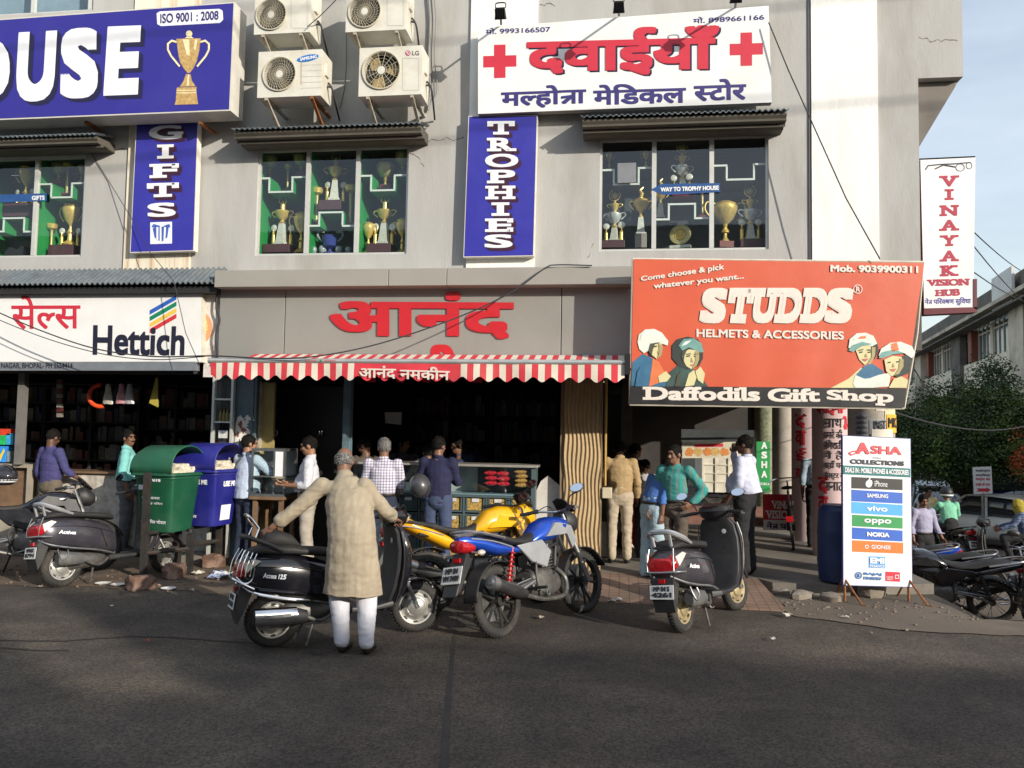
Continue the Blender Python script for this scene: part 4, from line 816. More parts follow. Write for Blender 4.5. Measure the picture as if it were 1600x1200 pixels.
# mobile phone board on legs
g0, g1 = PZ(1337, 941), PZ(1411, 938)
pa = Vector((g0.x, g0.y, 0)); d = Vector((g1.x - g0.x, (g1.y - g0.y) * .45, 0)); B = Board(pa, (d.y, -d.x, .035 * d.length))
pts = [(1316, 680), (1423, 685), (1426, 918), (1317, 915)]
t = thing('standing_sign', 'tall white phone shop board on rusty legs listing coloured brand bars', 'sign', (g0 + g1) / 2)
mb = MB(); B.slab(mb, pts, .035); mb.build('board_case', M('board_edge', (.03, .04, .2), rough=.5), t, True, smooth=0)
mb = MB(); B.poly(mb, [(1317, 681), (1422, 686), (1425, 917), (1318, 914)], .002); mb.build('board_face', M('board_face_white', (.74, .75, .77), rough=.45, var=.04), t, True, smooth=0)
bars = [((1330, 745), (1410, 749), 766, 'bar_black', (.02, .018, .015)), ((1330, 765), (1410, 770), 785, 'bar_blue', (.02, .11, .5)), ((1330, 784), (1410, 789), 805, 'bar_sky', (.07, .36, .72)), ((1331, 804), (1410, 809), 825, 'bar_green', (.02, .27, .07)), ((1331, 824), (1410, 829), 845, 'bar_blue', (.02, .11, .5)), ((1331, 844), (1411, 848), 864, 'bar_orange', (.75, .17, .02))]
mb = MB(); ms = []
for i, (a, b, y, n_, c) in enumerate(bars):
    ms.append(M(n_, c, rough=.45, var=.08, scale=3)); B.poly(mb.mat(i), [a, b, (b[0], b[1] + 17), (a[0], a[1] + 18)], .004)
mb.mat(6); B.poly(mb, [(1317, 727), (1422, 732), (1422, 746), (1317, 741)], .004)
mb.mat(7); B.poly(mb, [(1357, 869), (1383, 870), (1383, 888), (1357, 887)], .004); mb.mat(8); B.poly(mb, [(1383, 893), (1406, 894), (1406, 909), (1383, 908)], .004)
mb.build('colour_bars', ms + [M('bar_teal', (.02, .17, .17)), M('emi_blue', (.1, .35, .7)), M('bank_red', (.6, .02, .05))], t, True, smooth=0)
mb = MB(); T_ = lambda mi, s, x0, y0, x1, y1, bold=.03, **k: B.text(mb.mat(mi), s, [(x0, y0), (x1, y0 + (x1 - x0) * .045), (x1, y1 + (x1 - x0) * .045), (x0, y1)], o=.008, bold=bold, **k)
T_(1, 'A', 1337, 691, 1358, 709, .05); T_(1, 'SHA', 1360, 696, 1408, 709, .035); B.stroke(mb, [(1345, 705), (1332, 705), (1326, 708), (1330, 711), (1338, 708), (1346, 699)], 2, .009)
T_(2, 'MOBILE', 1363, 714, 1377, 716.5, .0); T_(2, 'COLLECTIONS', 1328, 717, 1412, 724.5, .05)
T_(0, 'DEALS IN : MOBILE PHONES & ACCESSORIES', 1320, 730, 1419, 738, .03)
T_(0, 'iPhone', 1366, 751, 1386, 760, .0); B.disc(mb, (1357, 756), 5, 5.6, .008); B.disc(mb, (1360, 754), 2.5, 4, .0084); B.stroke(mb, [(1357, 750), (1359, 747.5)], 1.8, .009)
T_(0, 'SAMSUNG', 1354, 771, 1387, 777, .03); T_(0, 'vivo', 1354, 790, 1386, 798, .02); T_(0, 'oppo', 1350, 810, 1392, 819, .02); T_(0, 'NOKIA', 1354, 831, 1389, 838, .05); T_(0, 'GIONEE', 1361, 851, 1391, 857, .015); B.ring(mb, (1354, 854), 2, 3, .008)
T_(0, 'EMI', 1359, 871, 1381, 880, .05); T_(0, 'FINANCE', 1359, 882, 1381, 886, .02)
T_(3, 'BAJAJ', 1349, 894, 1377, 899, .04); T_(3, 'FINSERV', 1349, 900.5, 1377, 905.5, .03); B.ring(mb.mat(3), (1341, 899), 4, 5.6, .008); T_(3, 'B', 1339, 896, 1343, 902, .03)
T_(0, 'HOME', 1385, 900, 1395, 902.5, 0); T_(0, 'CREDIT', 1385, 903.5, 1395, 906, 0); B.ring(mb.mat(0), (1401, 901), 3, 4.2, .008, n=4, a0=45, a1=405)
mb.build('lettering', [letw, M('asha_red', (.68, .06, .08), rough=.5), M('grey_ink', (.06, .06, .08)), M('fin_blue', (.04, .16, .42))], t, True, smooth=0)
for gx, topx in ((1338, 1321), (1412, 1421)):
    mb = MB(); top = B.p(topx, 912, -.02); f = PZ(gx, 941); mb.tube([top, Vector((top.x, top.y, .01))], .014, 6); mb.tube([Vector((top.x, top.y, .25)), Vector((top.x + .12, top.y - .22, .012)), Vector((top.x + .16, top.y - .25, .012))], .012, 6); mb.tube([Vector((top.x, top.y, .3)), Vector((top.x - .02, top.y + .3, .012))], .012, 6); mb.build('leg', rustbr, t, True)
# red optician board on the arcade floor
t, B = board('floor_sign', 'red and white optician board leaning by the columns, half hidden by the bicycle', [(1192, 772), (1270, 773), (1270, 829), (1193, 828)], 14.25, .03, M('board_red', (.55, .02, .035), rough=.5, var=.08), MATS['maroon_case'])
mb = MB(); B.poly(mb.mat(1), [(1193, 812), (1270, 813), (1270, 829), (1193, 828)], .004); B.text(mb.mat(0), 'VINAYAK', [(1205, 782), (1262, 783), (1262, 796), (1205, 795)], o=.006, bold=.03, slab=True); B.text(mb.mat(0), 'VISION', [(1196, 797), (1243, 798), (1243, 811), (1196, 810)], o=.006, bold=.03, slab=True)
B.text(mb.mat(2), 'ने\x01 पिर', [(1197, 815), (1240, 816), (1240, 827), (1197, 826)], o=.008, bold=.03)
mb.build('lettering', [letw, MATS['flex_white'], navy], t, True, smooth=0)
# green sign at the back of the passage
t, B = board('shop_sign', 'green vertical sign with white letters beside the grey tiled column', [(1182, 690), (1203, 690), (1203, 768), (1182, 768)], 16.2, .05, M('board_green', (.02, .32, .08), rough=.5), MATS['black_metal'])
mb = MB()
for c, y in (('A', 696), ('S', 711), ('H', 726), ('A', 741)): B.text(mb, c, bx(1194, y, 9, 11, 0), o=.004, bold=.05)
B.text(mb, 'MOBILE', bx(1194, 756, 17, 4, 0), o=.004, bold=.02); mb.build('lettering', letw, t, True, smooth=0)

# ---------------------------------------------------------------- striped awning with roller tube and scalloped valance
awr = M('awning_red', (.60, .035, .055), rough=.8, var=.1, scale=5, tint=(.5, .12, .1), tscale=2, tamt=.4); aww = M('awning_cream', (.66, .60, .50), rough=.8, var=.08, scale=5)
AYf = 8.85
t = thing('awning', 'red and cream striped awning with scalloped valance and silver front tube', 'awning', PY(650, 600, AYf))
xa, xb = PY(330, 566, AYf).x, PY(976, 570, AYf).x
zt_ = PY(650, 566, AYf).z; zlo = PY(650, 592, AYf).z; n = 66; zback = PY(650, 554, YF - .22).z
mb = MB(); mv = MB()
e0, e1 = PY(559, 575, AYf).x, PY(717, 578, AYf).x
for i in range(n):
    x0, x1 = lerp(xa, xb, i / n), lerp(xa, xb, (i + 1) / n); mi = i % 2
    mb.mat(mi)
    for k in range(4):
        f0, f1 = k / 4, (k + 1) / 4; sag = lambda f: -.05 * math.sin(math.pi * f)
        mb.quad((x0, lerp(YF - .22, AYf, f0), lerp(zback, zt_, f0) + sag(f0)), (x1, lerp(YF - .22, AYf, f0), lerp(zback, zt_, f0) + sag(f0)), (x1, lerp(YF - .22, AYf, f1), lerp(zback, zt_, f1) + sag(f1)), (x0, lerp(YF - .22, AYf, f1), lerp(zback, zt_, f1) + sag(f1)))
    for s_ in range(4):
        a, b = lerp(x0, x1, s_ / 4), lerp(x0, x1, (s_ + 1) / 4); c_ = (a + b) / 2
        mv.mat(0 if e0 < c_ < e1 else mi)
        sc = lambda x: zlo + .028 * math.cos((x - xa) / (xb - xa) * 2 * math.pi * 24)
        wy = lambda x, z: AYf - .02 + .018 * math.sin(x * 9) * (1 - z)
        mv.quad((a, wy(a, 1), zt_), (b, wy(b, 1), zt_), (b, wy(b, .4), (zt_ + zlo) / 2), (a, wy(a, .4), (zt_ + zlo) / 2)); mv.quad((a, wy(a, .4), (zt_ + zlo) / 2), (b, wy(b, .4), (zt_ + zlo) / 2), (b, wy(b, 0), sc(b)), (a, wy(a, 0), sc(a)))
mb.build('canopy', [awr, aww], t, True, smooth=0, fixn=False); va = mv.build('valance', [awr, aww], t, True, smooth=0, fixn=False)
mb = MB(); B = Board((0, AYf - .045, 0), (0, -1, 0)); B.text(mb, 'आनंद', [(561, 571), (619, 572), (619, 592), (561, 591)], o=.004, bold=.02); B.text(mb, 'नमकीन', [(625, 572), (703, 574), (703, 594), (625, 592)], o=.004, bold=.02); mb.build('valance_lettering', cream, va, True, smooth=0)
MB().tube([(xa - .03, AYf, zt_ + .005), (xb + .03, AYf, zt_ + .005)], .032, 12).build('front_tube', M('silver_tube', (.55, .55, .52), rough=.3, metal=.6), t, True)
mb = MB()
for x in (xa + .15, (xa + xb) / 2, xb - .15): mb.tube([(x, YF - .1, zback - .15), (x + .25, (YF + AYf) / 2, (zback + zt_) / 2 - .12), (x, AYf, zt_)], .02, 8)
mb.box((xb + .0, AYf - .05, zt_ - .12), (xb + .06, AYf + .05, zt_ + .1)); mb.build('folding_arm', blackm, t, True)
B = Board((0, AYf - .034, 0), (0, -1, 0)); mb = MB(); B.text(mb, 'SUNTECH', [(477, 562), (494, 562), (494, 565), (477, 565)], o=.003); B.text(mb, 'AWNINGS', [(507, 562), (525, 562), (525, 565), (507, 565)], o=.003); B.poly(mb.mat(1), [(499, 565), (502, 561), (503, 565)], .003); mb.build('tube_print', [crimson, greenink], t, True, smooth=0)

# ---------------------------------------------------------------- air conditioner outdoor units
acw = M('ac_enamel', (.66, .64, .56), rough=.4, var=.08, scale=3, tint=(.42, .36, .25), tscale=2.5, tamt=.4); acd = M('ac_grille_dark', (.045, .04, .03), rough=.6); acb = M('fan_blade_tan', (.36, .27, .12), rough=.6); wire_m = M('grille_wire', (.5, .46, .36), rough=.5)
def ac(px0, py0, px1, py1, fan, fr, logo, label, style=0):
    Yf, Yb = 9.55, 9.92
    x0, x1, z0, z1 = rectY(px0, py0, px1, py1, Yf); tl = Yf
    t = thing('air_conditioner', label, 'air conditioner', ((x0 + x1) / 2, YF, z0), group='outdoor air conditioner units')
    fc = PY(*fan, Yf); fr = fr / F * Yf
    # casing with a round opening
    mb = MB(); n = 40; ring = [Vector((fc.x + fr * math.cos(2 * math.pi * k / n), Yf, fc.z + fr * math.sin(2 * math.pi * k / n))) for k in range(n)]
    def edge(a):
        c, s = math.cos(a), math.sin(a); q = []
        if c: q += [((x1 if c > 0 else x0) - fc.x) / c]
        if s: q += [((z1 if s > 0 else z0) - fc.z) / s]
        k = min(v for v in q if v > 0); return Vector((fc.x + c * k, Yf, fc.z + s * k))
    angs = sorted([2 * math.pi * k / n for k in range(n)] + [math.atan2(z - fc.z, x - fc.x) % (2 * math.pi) for x in (x0, x1) for z in (z0, z1)])
    for i in range(len(angs)):
        a, b = angs[i], angs[(i + 1) % len(angs)] + (2 * math.pi if i == len(angs) - 1 else 0)
        c = lambda q: Vector((fc.x + fr * math.cos(q), Yf, fc.z + fr * math.sin(q)))
        mb.quad(c(a), c(b), edge(b), edge(a)); mb.quad(c(b), c(a), c(a) + Vector((0, .09, 0)), c(b) + Vector((0, .09, 0)))
    mb.quad((x0, Yf, z1), (x1, Yf, z1), (x1, Yb, z1), (x0, Yb, z1)); mb.quad((x0, Yf, z0), (x1, Yf, z0), (x1, Yb, z0), (x0, Yb, z0)); mb.quad((x0, Yf, z0), (x0, Yb, z0), (x0, Yb, z1), (x0, Yf, z1)); mb.quad((x1, Yf, z0), (x1, Yb, z0), (x1, Yb, z1), (x1, Yf, z1)); mb.quad((x0, Yb, z0), (x1, Yb, z0), (x1, Yb, z1), (x0, Yb, z1))
    cs = mb.build('casing', acw, t, True, smooth=0)
    MB().box((x0 + .01, Yf + .1, z0 + .01), (x1 - .01, Yf + .12, z1 - .01)).build('fan_recess', acd, t, True, smooth=0)
    mb = MB()
    for k in range(3):
        a = R(k * 120 + 200 + style * 40)
        P = [Vector((fc.x, Yf + .06, fc.z)) + Vector((math.cos(a + q), 0, math.sin(a + q))) * rr * fr for q, rr in ((0, .15), (-.35, .6), (-.15, .93), (.35, .93), (.75, .7), (.5, .15))]
        for i, p in enumerate(P): p.y += .03 * (i / 5 - .5)
        mb.poly(P)
    mb.build('fan', acb if style == 1 else M('fan_blade_dark', (.13, .105, .06), rough=.6), t, True, smooth=0)
    mb = MB(); T = Matrix.Translation((fc.x, Yf - .012, fc.z)) @ Matrix.Rotation(R(90), 4, 'X')
    mb.torus((0, 0, 0), fr * 1.03, .010, T, n=36, k=6)
    if style == 1:
        for k in range(5): mb.torus((0, 0, 0), fr * (.3 + .17 * k), .002, T, n=32, k=4)
        for k in range(14): a = 2 * math.pi * k / 14; mb.tube([(fc.x + fr * .2 * math.cos(a), Yf - .012, fc.z + fr * .2 * math.sin(a)), (fc.x + fr * math.cos(a), Yf - .012, fc.z + fr * math.sin(a))], .0028, 4)
    else:
        for k in range(5): mb.torus((0, 0, 0), fr * (.3 + .17 * k), .0018, T, n=32, k=4)
        for k in range(30):
            a = 2 * math.pi * k / 30; mb.tube([(fc.x + fr * q * math.cos(a + tw), Yf - .012, fc.z + fr * q * math.sin(a + tw)) for q, tw in ((.22, 0), (.6, .16), (1, .45))], .0026, 4)
    mb.build('fan_guard', wire_m, t, True)
    MB().lathe([(.001, -.022), (fr * .2, -.022), (fr * .22, 0), (.001, .002)], 20, T).build('fan_hub', acw, t, True)
    mb = MB(); B = Board((0, Yf, 0), (0, -1, 0))
    if logo == 'LG':
        lx, ly = px1 - (px1 - px0) * .22, py0 + 10; B.disc(mb.mat(0), (lx, ly), 4.2, o=.003); B.text(mb.mat(1), 'LG', bx(lx + 12, ly, 11, 7, 0), o=.003, bold=.02); B.ring(mb.mat(2), (lx, ly), 2.2, 2.8, .005, a0=-90, a1=180); B.stroke(mb, [(lx - 1, ly - 2), (lx - 1, ly + 1.5), (lx + 1, ly + 1.5)], .7, .006)
        B.ring(mb.mat(3), (0, 0), 0, .01, .003) if False else None
        for a, b in (((px1 - 30, py0 + 18), (px1 - 5, py0 + 18)), ((px1 - 5, py0 + 18), (px1 - 5, py1 - 8)), ((px1 - 30, py0 + 18), (px1 - 30, py1 - 8)), ((px1 - 30, py1 - 8), (px1 - 5, py1 - 8))): B.stroke(mb.mat(3), [a, b], .7, .002)
        mm = [M('lg_crimson', (.42, .06, .12)), M('lg_grey', (.15, .14, .14)), letw, M('seam_grey', (.45, .43, .38))]
    else:
        q = [(481 + 17.5 * math.cos(a) * math.cos(R(12)) + 5.2 * math.sin(a) * math.sin(R(12)), 91 - 17.5 * math.cos(a) * math.sin(R(12)) + 5.2 * math.sin(a) * math.cos(R(12))) for a in [2 * math.pi * k / 24 for k in range(24)]]
        B.poly(mb.mat(0), q, .003); B.text(mb.mat(1), 'SAMSUNG', [(469, 90.5), (495, 86), (495, 91), (469, 95.5)], o=.005, bold=.04)
        for k in range(5): B.stroke(mb.mat(2), [(470, 102 + k * 9), (503, 101 + k * 9)], .6, .002)
        B.stroke(mb.mat(3), [(471, 95), (470.5, 132)], .8, .004)
        mm = [M('oval_blue', (.02, .16, .5)), letw, M('seam_grey', (.45, .43, .38)), M('rust_run', (.4, .25, .1))]
    mb.build('front_marks', mm, t, True, smooth=0)
    mb = MB().box((x1 - .001, Yf + .12, z0 + (z1 - z0) * .52), (x1 + .025, Yf + .22, z0 + (z1 - z0) * .78)); mb.build('service_cover', acw, t, True, bevel=.005)
    mb = MB()
    for k in range(2): mb.tube(spline([(x1 + .01, Yf + .2 + .03 * k, z0 + .2 + .06 * k), (x1 + .07, Yf + .2, z0 + .17), (x1 + .08, Yf + .28, z0 + .05), (x1 + .03, YF - .03, z0 - .08)], 4), .012, 6)
    mb.build('pipes', MATS['black_cable'], t, True)
    for k, x in enumerate((x0 + .12, x1 - .12)):
        mb = MB().box((x - .02, Yf + .0, z0 - .035), (x + .02, YF - .002, z0 - .004)); mb.prism([(Yf + .02, z0 - .036), (Yf + .07, z0 - .036), (YF - .002, z0 - .34), (YF - .002, z0 - .40)], x - .018, x + .018, 'x'); mb.build('bracket', rustbr if (style == 2 and k == 1) else M('bracket_paint', (.42, .39, .31), rough=.7, var=.3, scale=12, tint=(.2, .1, .05), tscale=8, tamt=.6), t, True, smooth=0)
    return t
ac(398, -24, 485, 52, (424, 23), 26, 'LG', 'upper left air conditioner unit, cut off by the picture edge')
ac(541, -28, 635, 48, (570, 18), 27, 'LG', 'upper right air conditioner unit, cut off by the picture edge')
ac(403, 79, 502, 151, (437, 116), 28, 'S', 'lower left air conditioner unit with a blue oval badge and one rusty bracket', 2)
ac(561, 73, 659, 149, (596, 110), 31, 'LG', 'lower right air conditioner unit with tan fan blades seen through a wide spoked guard', 1)
t = thing('conduit', 'thin grey pipes and cables running down the wall right of the air conditioners', 'pipe', PY(670, 160, YF))
mb = MB()
for k, x in enumerate((668, 673, 677)): mb.tube(spline([PY(x, -20, YF - .04), PY(x + 4, 30, YF - .04), PY(x + 2, 90, YF - .04), PY(x + 4 + k, 140, YF - .04), PY(x + 1 - k * 3, 172 - k * 6, YF - .04)], 5), .016 if k == 0 else .008, 6)
mb.build('pipes', M('grey_conduit', (.2, .2, .2), rough=.6), t, True)

# ---------------------------------------------------------------- overhead and hanging wires
wg = 'loose cables across the shop fronts'; cabm = MATS['black_cable']
def cable(pts, r, label, name='cable'): return tag(MB().tube(pts, r, 5).build(name, cabm), label, 'cable', wg)
cable(spline([PY(-20, 480, 9.6), PY(60, 515, 9.55), PY(150, 545, 9.5), PY(240, 557, 9.3), PY(330, 556, 8.9), PY(420, 560, 8.8), PY(500, 556, 8.8), PY(600, 535, 9.2), PY(720, 494, 9.5), PY(800, 456, 9.6), PY(850, 420, 9.7), PY(870, 414, 9.75), PY(925, 415, 9.75)], 5), .0085, 'long black cable sagging from the left shop sign over the awning up to the ledge')
cable(spline([PY(-20, 492, 9.6), PY(70, 528, 9.55), PY(160, 553, 9.5), PY(240, 562, 9.3), PY(320, 557, 8.95)], 5), .006, 'lower grey cable sagging across the striped hardware sign')
cable([PY(1201, 35, 9.9), PY(1232, 110, 9.85), PY(1268, 190, 9.8), PY(1322, 310, 9.7), PY(1375, 405, 9.6)], .008, 'thin cable hanging diagonally over the broad white pilaster to the red banner')
cable([PY(143, 240, YF - .02), PY(170, 283, YF - .02), PY(205, 340, 10.0), PY(235, 395, 9.9), PY(272, 440, 9.7), PY(290, 520, 9.6), PY(312, 570, 9.5)], .005, 'thin wire running from the left window hood down past the GIFTS sign')
cable(spline([PY(480, 42, 9.5), PY(500, 25, 9.5), PY(520, 5, 9.5), PY(532, -8, 9.5)], 4), .006, 'wire looping between the two upper air conditioner units')
cable(spline([PY(541, 50, YF - .02), PY(541, 105, YF - .02), PY(538, 140, YF - .02), PY(531, 170, YF - .02)], 4), .004, 'thin hanging wire end between the air conditioner columns')
# ---------------------------------------------------------------- trophies in the show windows
gold = M('trophy_gold', (.85, .60, .18), rough=.28, metal=.5, var=.12, scale=14); silver = M('trophy_silver', (.75, .76, .75), rough=.25, metal=.5, var=.1); maroonb = M('trophy_base_maroon', (.16, .02, .025), rough=.35); marble = M('trophy_marble', (.62, .60, .54), rough=.3, var=.15, scale=14)
goldd = M('trophy_filigree', (.55, .45, .2), rough=.4, metal=.4, var=.6, scale=70); blueg = M('blue_crystal', (.05, .07, .28), rough=.1, var=.3); clearg = M('clear_crystal', (.35, .37, .42), rough=.1, var=.3, scale=12)
def handles(o, zc, h, rr, mt, r=.012):
    for s in (-1, 1): MB().tube(spline([(s * rr * .75, 0, zc + h * .42), (s * rr * 1.45, 0, zc + h * .5), (s * rr * 1.6, 0, zc + h * .1), (s * rr * 1.0, 0, zc - h * .38)], 4), r, 5).build('handle', mt, o)
def p_urn(o, z0, z1, r, mt):
    h = z1 - z0; MB().lathe([(r * .3, z0), (r * .32, z0 + h * .05), (r * .14, z0 + h * .16), (r * .2, z0 + h * .26), (r * .62, z0 + h * .4), (r * .98, z0 + h * .66), (r, z0 + h * .78), (r * .8, z0 + h * .84), (r * .86, z0 + h * .88), (r * .5, z0 + h * .95), (.004, z1)], 16).build('cup', mt, o)
def proto(kind):                                # every trophy is 1 m tall here and scaled where it stands
    t = thing('trophy', 'x', 'trophy'); t.name = 'trophy'
    if kind == 'tall':
        MB().lathe([(.17, 0), (.17, .05), (.13, .06), (.075, .42), (.075, .44)], 4, Matrix.Rotation(R(45), 4, 'Z')).build('column', marble, t, smooth=0)
        MB().lathe([(.05, .44), (.08, .46), (.03, .5), (.12, .58), (.155, .68), (.16, .70), (.05, .71), (.05, .86), (.02, .87)], 14).build('cup', gold, t); handles(t, .63, .14, .15, gold)
        MB().torus((0, 0, .93), .085, .012, rot=Matrix.Rotation(R(90), 3, 'X'), n=20, k=6).build('ring', gold, t); MB().ell((0, 0, .9), (.04, .02, .05), n=8).build('topper', goldd, t)
    elif kind == 'figure':
        MB().lathe([(.11, 0), (.11, .03), (.09, .05), (.085, .5), (.10, .52), (.05, .56)], 12).build('column', gold, t); MB().tube([(0, 0, .55), (0, 0, .66), (0, 0, .75)], [.10, .06, .05], 8, flat=.5).build('figure', gold, t)
        MB().lathe([(.001, -.02), (.14, -.02), (.17, 0), (.14, .02), (.001, .02)], 18, Matrix.Translation((0, 0, .86)) @ Matrix.Rotation(R(90), 4, 'X')).build('disc', marble, t)
    elif kind == 'bowl':
        MB().box((-.2, -.14, 0), (.2, .14, .18)).build('base', maroonb, t, smooth=0); MB().lathe([(.12, .18), (.06, .26), (.05, .34), (.09, .40), (.05, .46)], 12).build('stem', gold, t); MB().lathe([(.05, .46), (.2, .52), (.33, .68), (.36, .92), (.35, 1.0), (.33, .94), (.2, .6)], 18).build('bowl', goldd, t)
    elif kind == 'cup':
        MB().lathe([(.16, 0), (.17, .03), (.06, .12), (.05, .26), (.09, .3)], 12).build('stem', gold, t); p_urn(t, .28, 1.0, .19, gold); handles(t, .68, .36, .18, gold, .014)
    elif kind == 'silver':
        MB().lathe([(.14, 0), (.14, .04), (.1, .05), (.06, .28)], 4, Matrix.Rotation(R(45), 4, 'Z')).build('column', marble, t, smooth=0); MB().lathe([(.05, .28), (.07, .30), (.02, .35)], 10).build('stem', gold, t)
        MB().lathe([(.02, .35), (.09, .40), (.125, .48), (.13, .54), (.1, .56), (.03, .58)], 14).build('cup', silver, t); handles(t, .48, .14, .13, silver)
        MB().lathe([(.03, .58), (.05, .62), (.08, .70), (.085, .73), (.02, .75), (.03, .8)], 12).build('upper_cup', gold, t); handles(t, .69, .08, .09, gold, .009)
        MB().torus((0, 0, .9), .105, .010, rot=Matrix.Rotation(R(90), 3, 'X'), n=20, k=6).build('ring', gold, t); MB().ell((0, 0, .9), (.08, .03, .075), n=10).build('topper', goldd, t)
    elif kind == 'stick':
        MB().box((-.12, -.1, 0), (.12, .1, .06)).build('base', maroonb, t, smooth=0); MB().lathe([(.05, .06), (.04, .1), (.045, .78), (.05, .8)], 10).build('stem', goldd, t); MB().lathe([(.05, .8), (.14, .86), (.16, .97), (.14, 1)], 12).build('bowl', gold, t)
    elif kind == 'statue':
        MB().lathe([(.15, 0), (.15, .04), (.11, .06), (.07, .36)], 4, Matrix.Rotation(R(45), 4, 'Z')).build('column', marble, t, smooth=0); p_urn(t, .36, .78, .16, gold); MB().tube([(0, 0, .77), (.02, 0, .86), (-.02, 0, .93), (.05, 0, 1.)], [.03, .045, .03, .012], 8).build('figure', gold, t); handles(t, .6, .2, .14, gold)
    elif kind == 'bigcup':
        MB().box((-.15, -.12, 0), (.15, .12, .13)).build('base', maroonb, t, smooth=0); MB().lathe([(.1, .13), (.04, .22), (.035, .34)], 12).build('stem', gold, t); p_urn(t, .32, 1.0, .26, gold); handles(t, .74, .42, .26, gold, .018)
    elif kind == 'plate':
        MB().box((-.42, -.12, 0), (.42, .12, .12)).build('base', marble, t, smooth=0); T = Matrix.Translation((0, 0, .56)) @ Matrix.Rotation(R(80), 4, 'X')
        MB().lathe([(.001, .0), (.24, .0), (.26, .03), (.4, .05), (.43, .04), (.43, .02), (.26, -.01), (.001, -.02)], 28, T).build('plate', goldd, t); MB().lathe([(.001, .02), (.2, .02), (.22, .045), (.24, .02)], 24, T).build('medallion', gold, t)
    elif kind == 'crystal':
        MB().lathe([(.3, 0), (.3, .05), (.08, .12), (.07, .22), (.3, .34), (.36, .8), (.34, .8), (.28, .36)], 14).build('cup', blueg, t); handles(t, .75, .5, .34, clearg, .05)
    elif kind == 'glassbowl':
        MB().lathe([(.2, 0), (.38, .2), (.48, .55), (.4, .9), (.3, 1.), (.37, .88), (.44, .55), (.3, .1)], 16).build('bowl', clearg, t)
    return t
DESC = {'tall': 'tall gold trophy with ring top', 'figure': 'small disc-topped gold trophy', 'bowl': 'speckled gold bowl trophy', 'cup': 'gold two-handled cup', 'silver': 'tiered silver trophy', 'stick': 'slender speckled trophy', 'statue': 'slim gold figure trophy', 'bigcup': 'big lidded gold cup on a red block', 'plate': 'round gold salver on a marble stand', 'crystal': 'blue glass cup with clear handles', 'glassbowl': 'round glass bowl'}
PRO = {}
def trophy(kind, cx, yb, yt, where, Y=YF + .34):
    p = PY(cx, yb, Y); h = PY(cx, yt, Y).z - p.z
    M4 = Matrix.Translation(p) @ Matrix.Rotation(rnd.uniform(-.25, .25), 4, 'Z') @ Matrix.Diagonal((h, h, h, 1))
    where = where.replace(', left show window', ', left window').replace(', middle show window', ', middle window').replace(', right show window', ', right window').replace('on the floor of the middle show window', 'on the middle window floor'); lb = DESC[kind] + ', ' + where
    if kind not in PRO:
        o = proto(kind); PRO[kind] = o; o.matrix_basis = M4; o['label'] = lb; o['group'] = 'trophies in the show windows'
    else: o = dup(PRO[kind], M4, lb, 'trophies in the show windows')
def plinth(x0, y0, x1, y1, lb, Y=YF + .34, mt=None):
    a, b, c, d = rectY(x0, y0, x1, y1, Y); tag(MB().box((a, Y - .12, c), (b, Y + .14, d)).build('display_block', mt or plum, smooth=0, bevel=.004), lb, 'display block', 'blocks under the trophies')
A, B_, C_ = 'left show window', 'middle show window', 'right show window'
plinth(13, 320, 56, 341, 'plum block under the tall cup on the stepped shelf, left show window'); plinth(84, 385, 123, 402, 'plum block on the floor of the left show window'); plinth(416, 384, 457, 397, 'plum block at the lower left of the middle show window'); plinth(501, 316, 537, 331, 'plum block on the middle stepped shelf, middle show window'); plinth(577, 383, 614, 397, 'plum block at the lower right of the middle show window')
plinth(938, 378, 976, 390, 'dark plum block at the lower left of the right show window'); plinth(1050, 304, 1085, 318, 'red block behind the blue arrow, right show window', mt=maroonb); plinth(992, 368, 1010, 390, 'pale pillar block under the slim figure trophy, right show window', mt=M('pale_block', (.3, .26, .24), rough=.5)); plinth(1155, 376, 1198, 389, 'plum block at the lower right of the right show window')
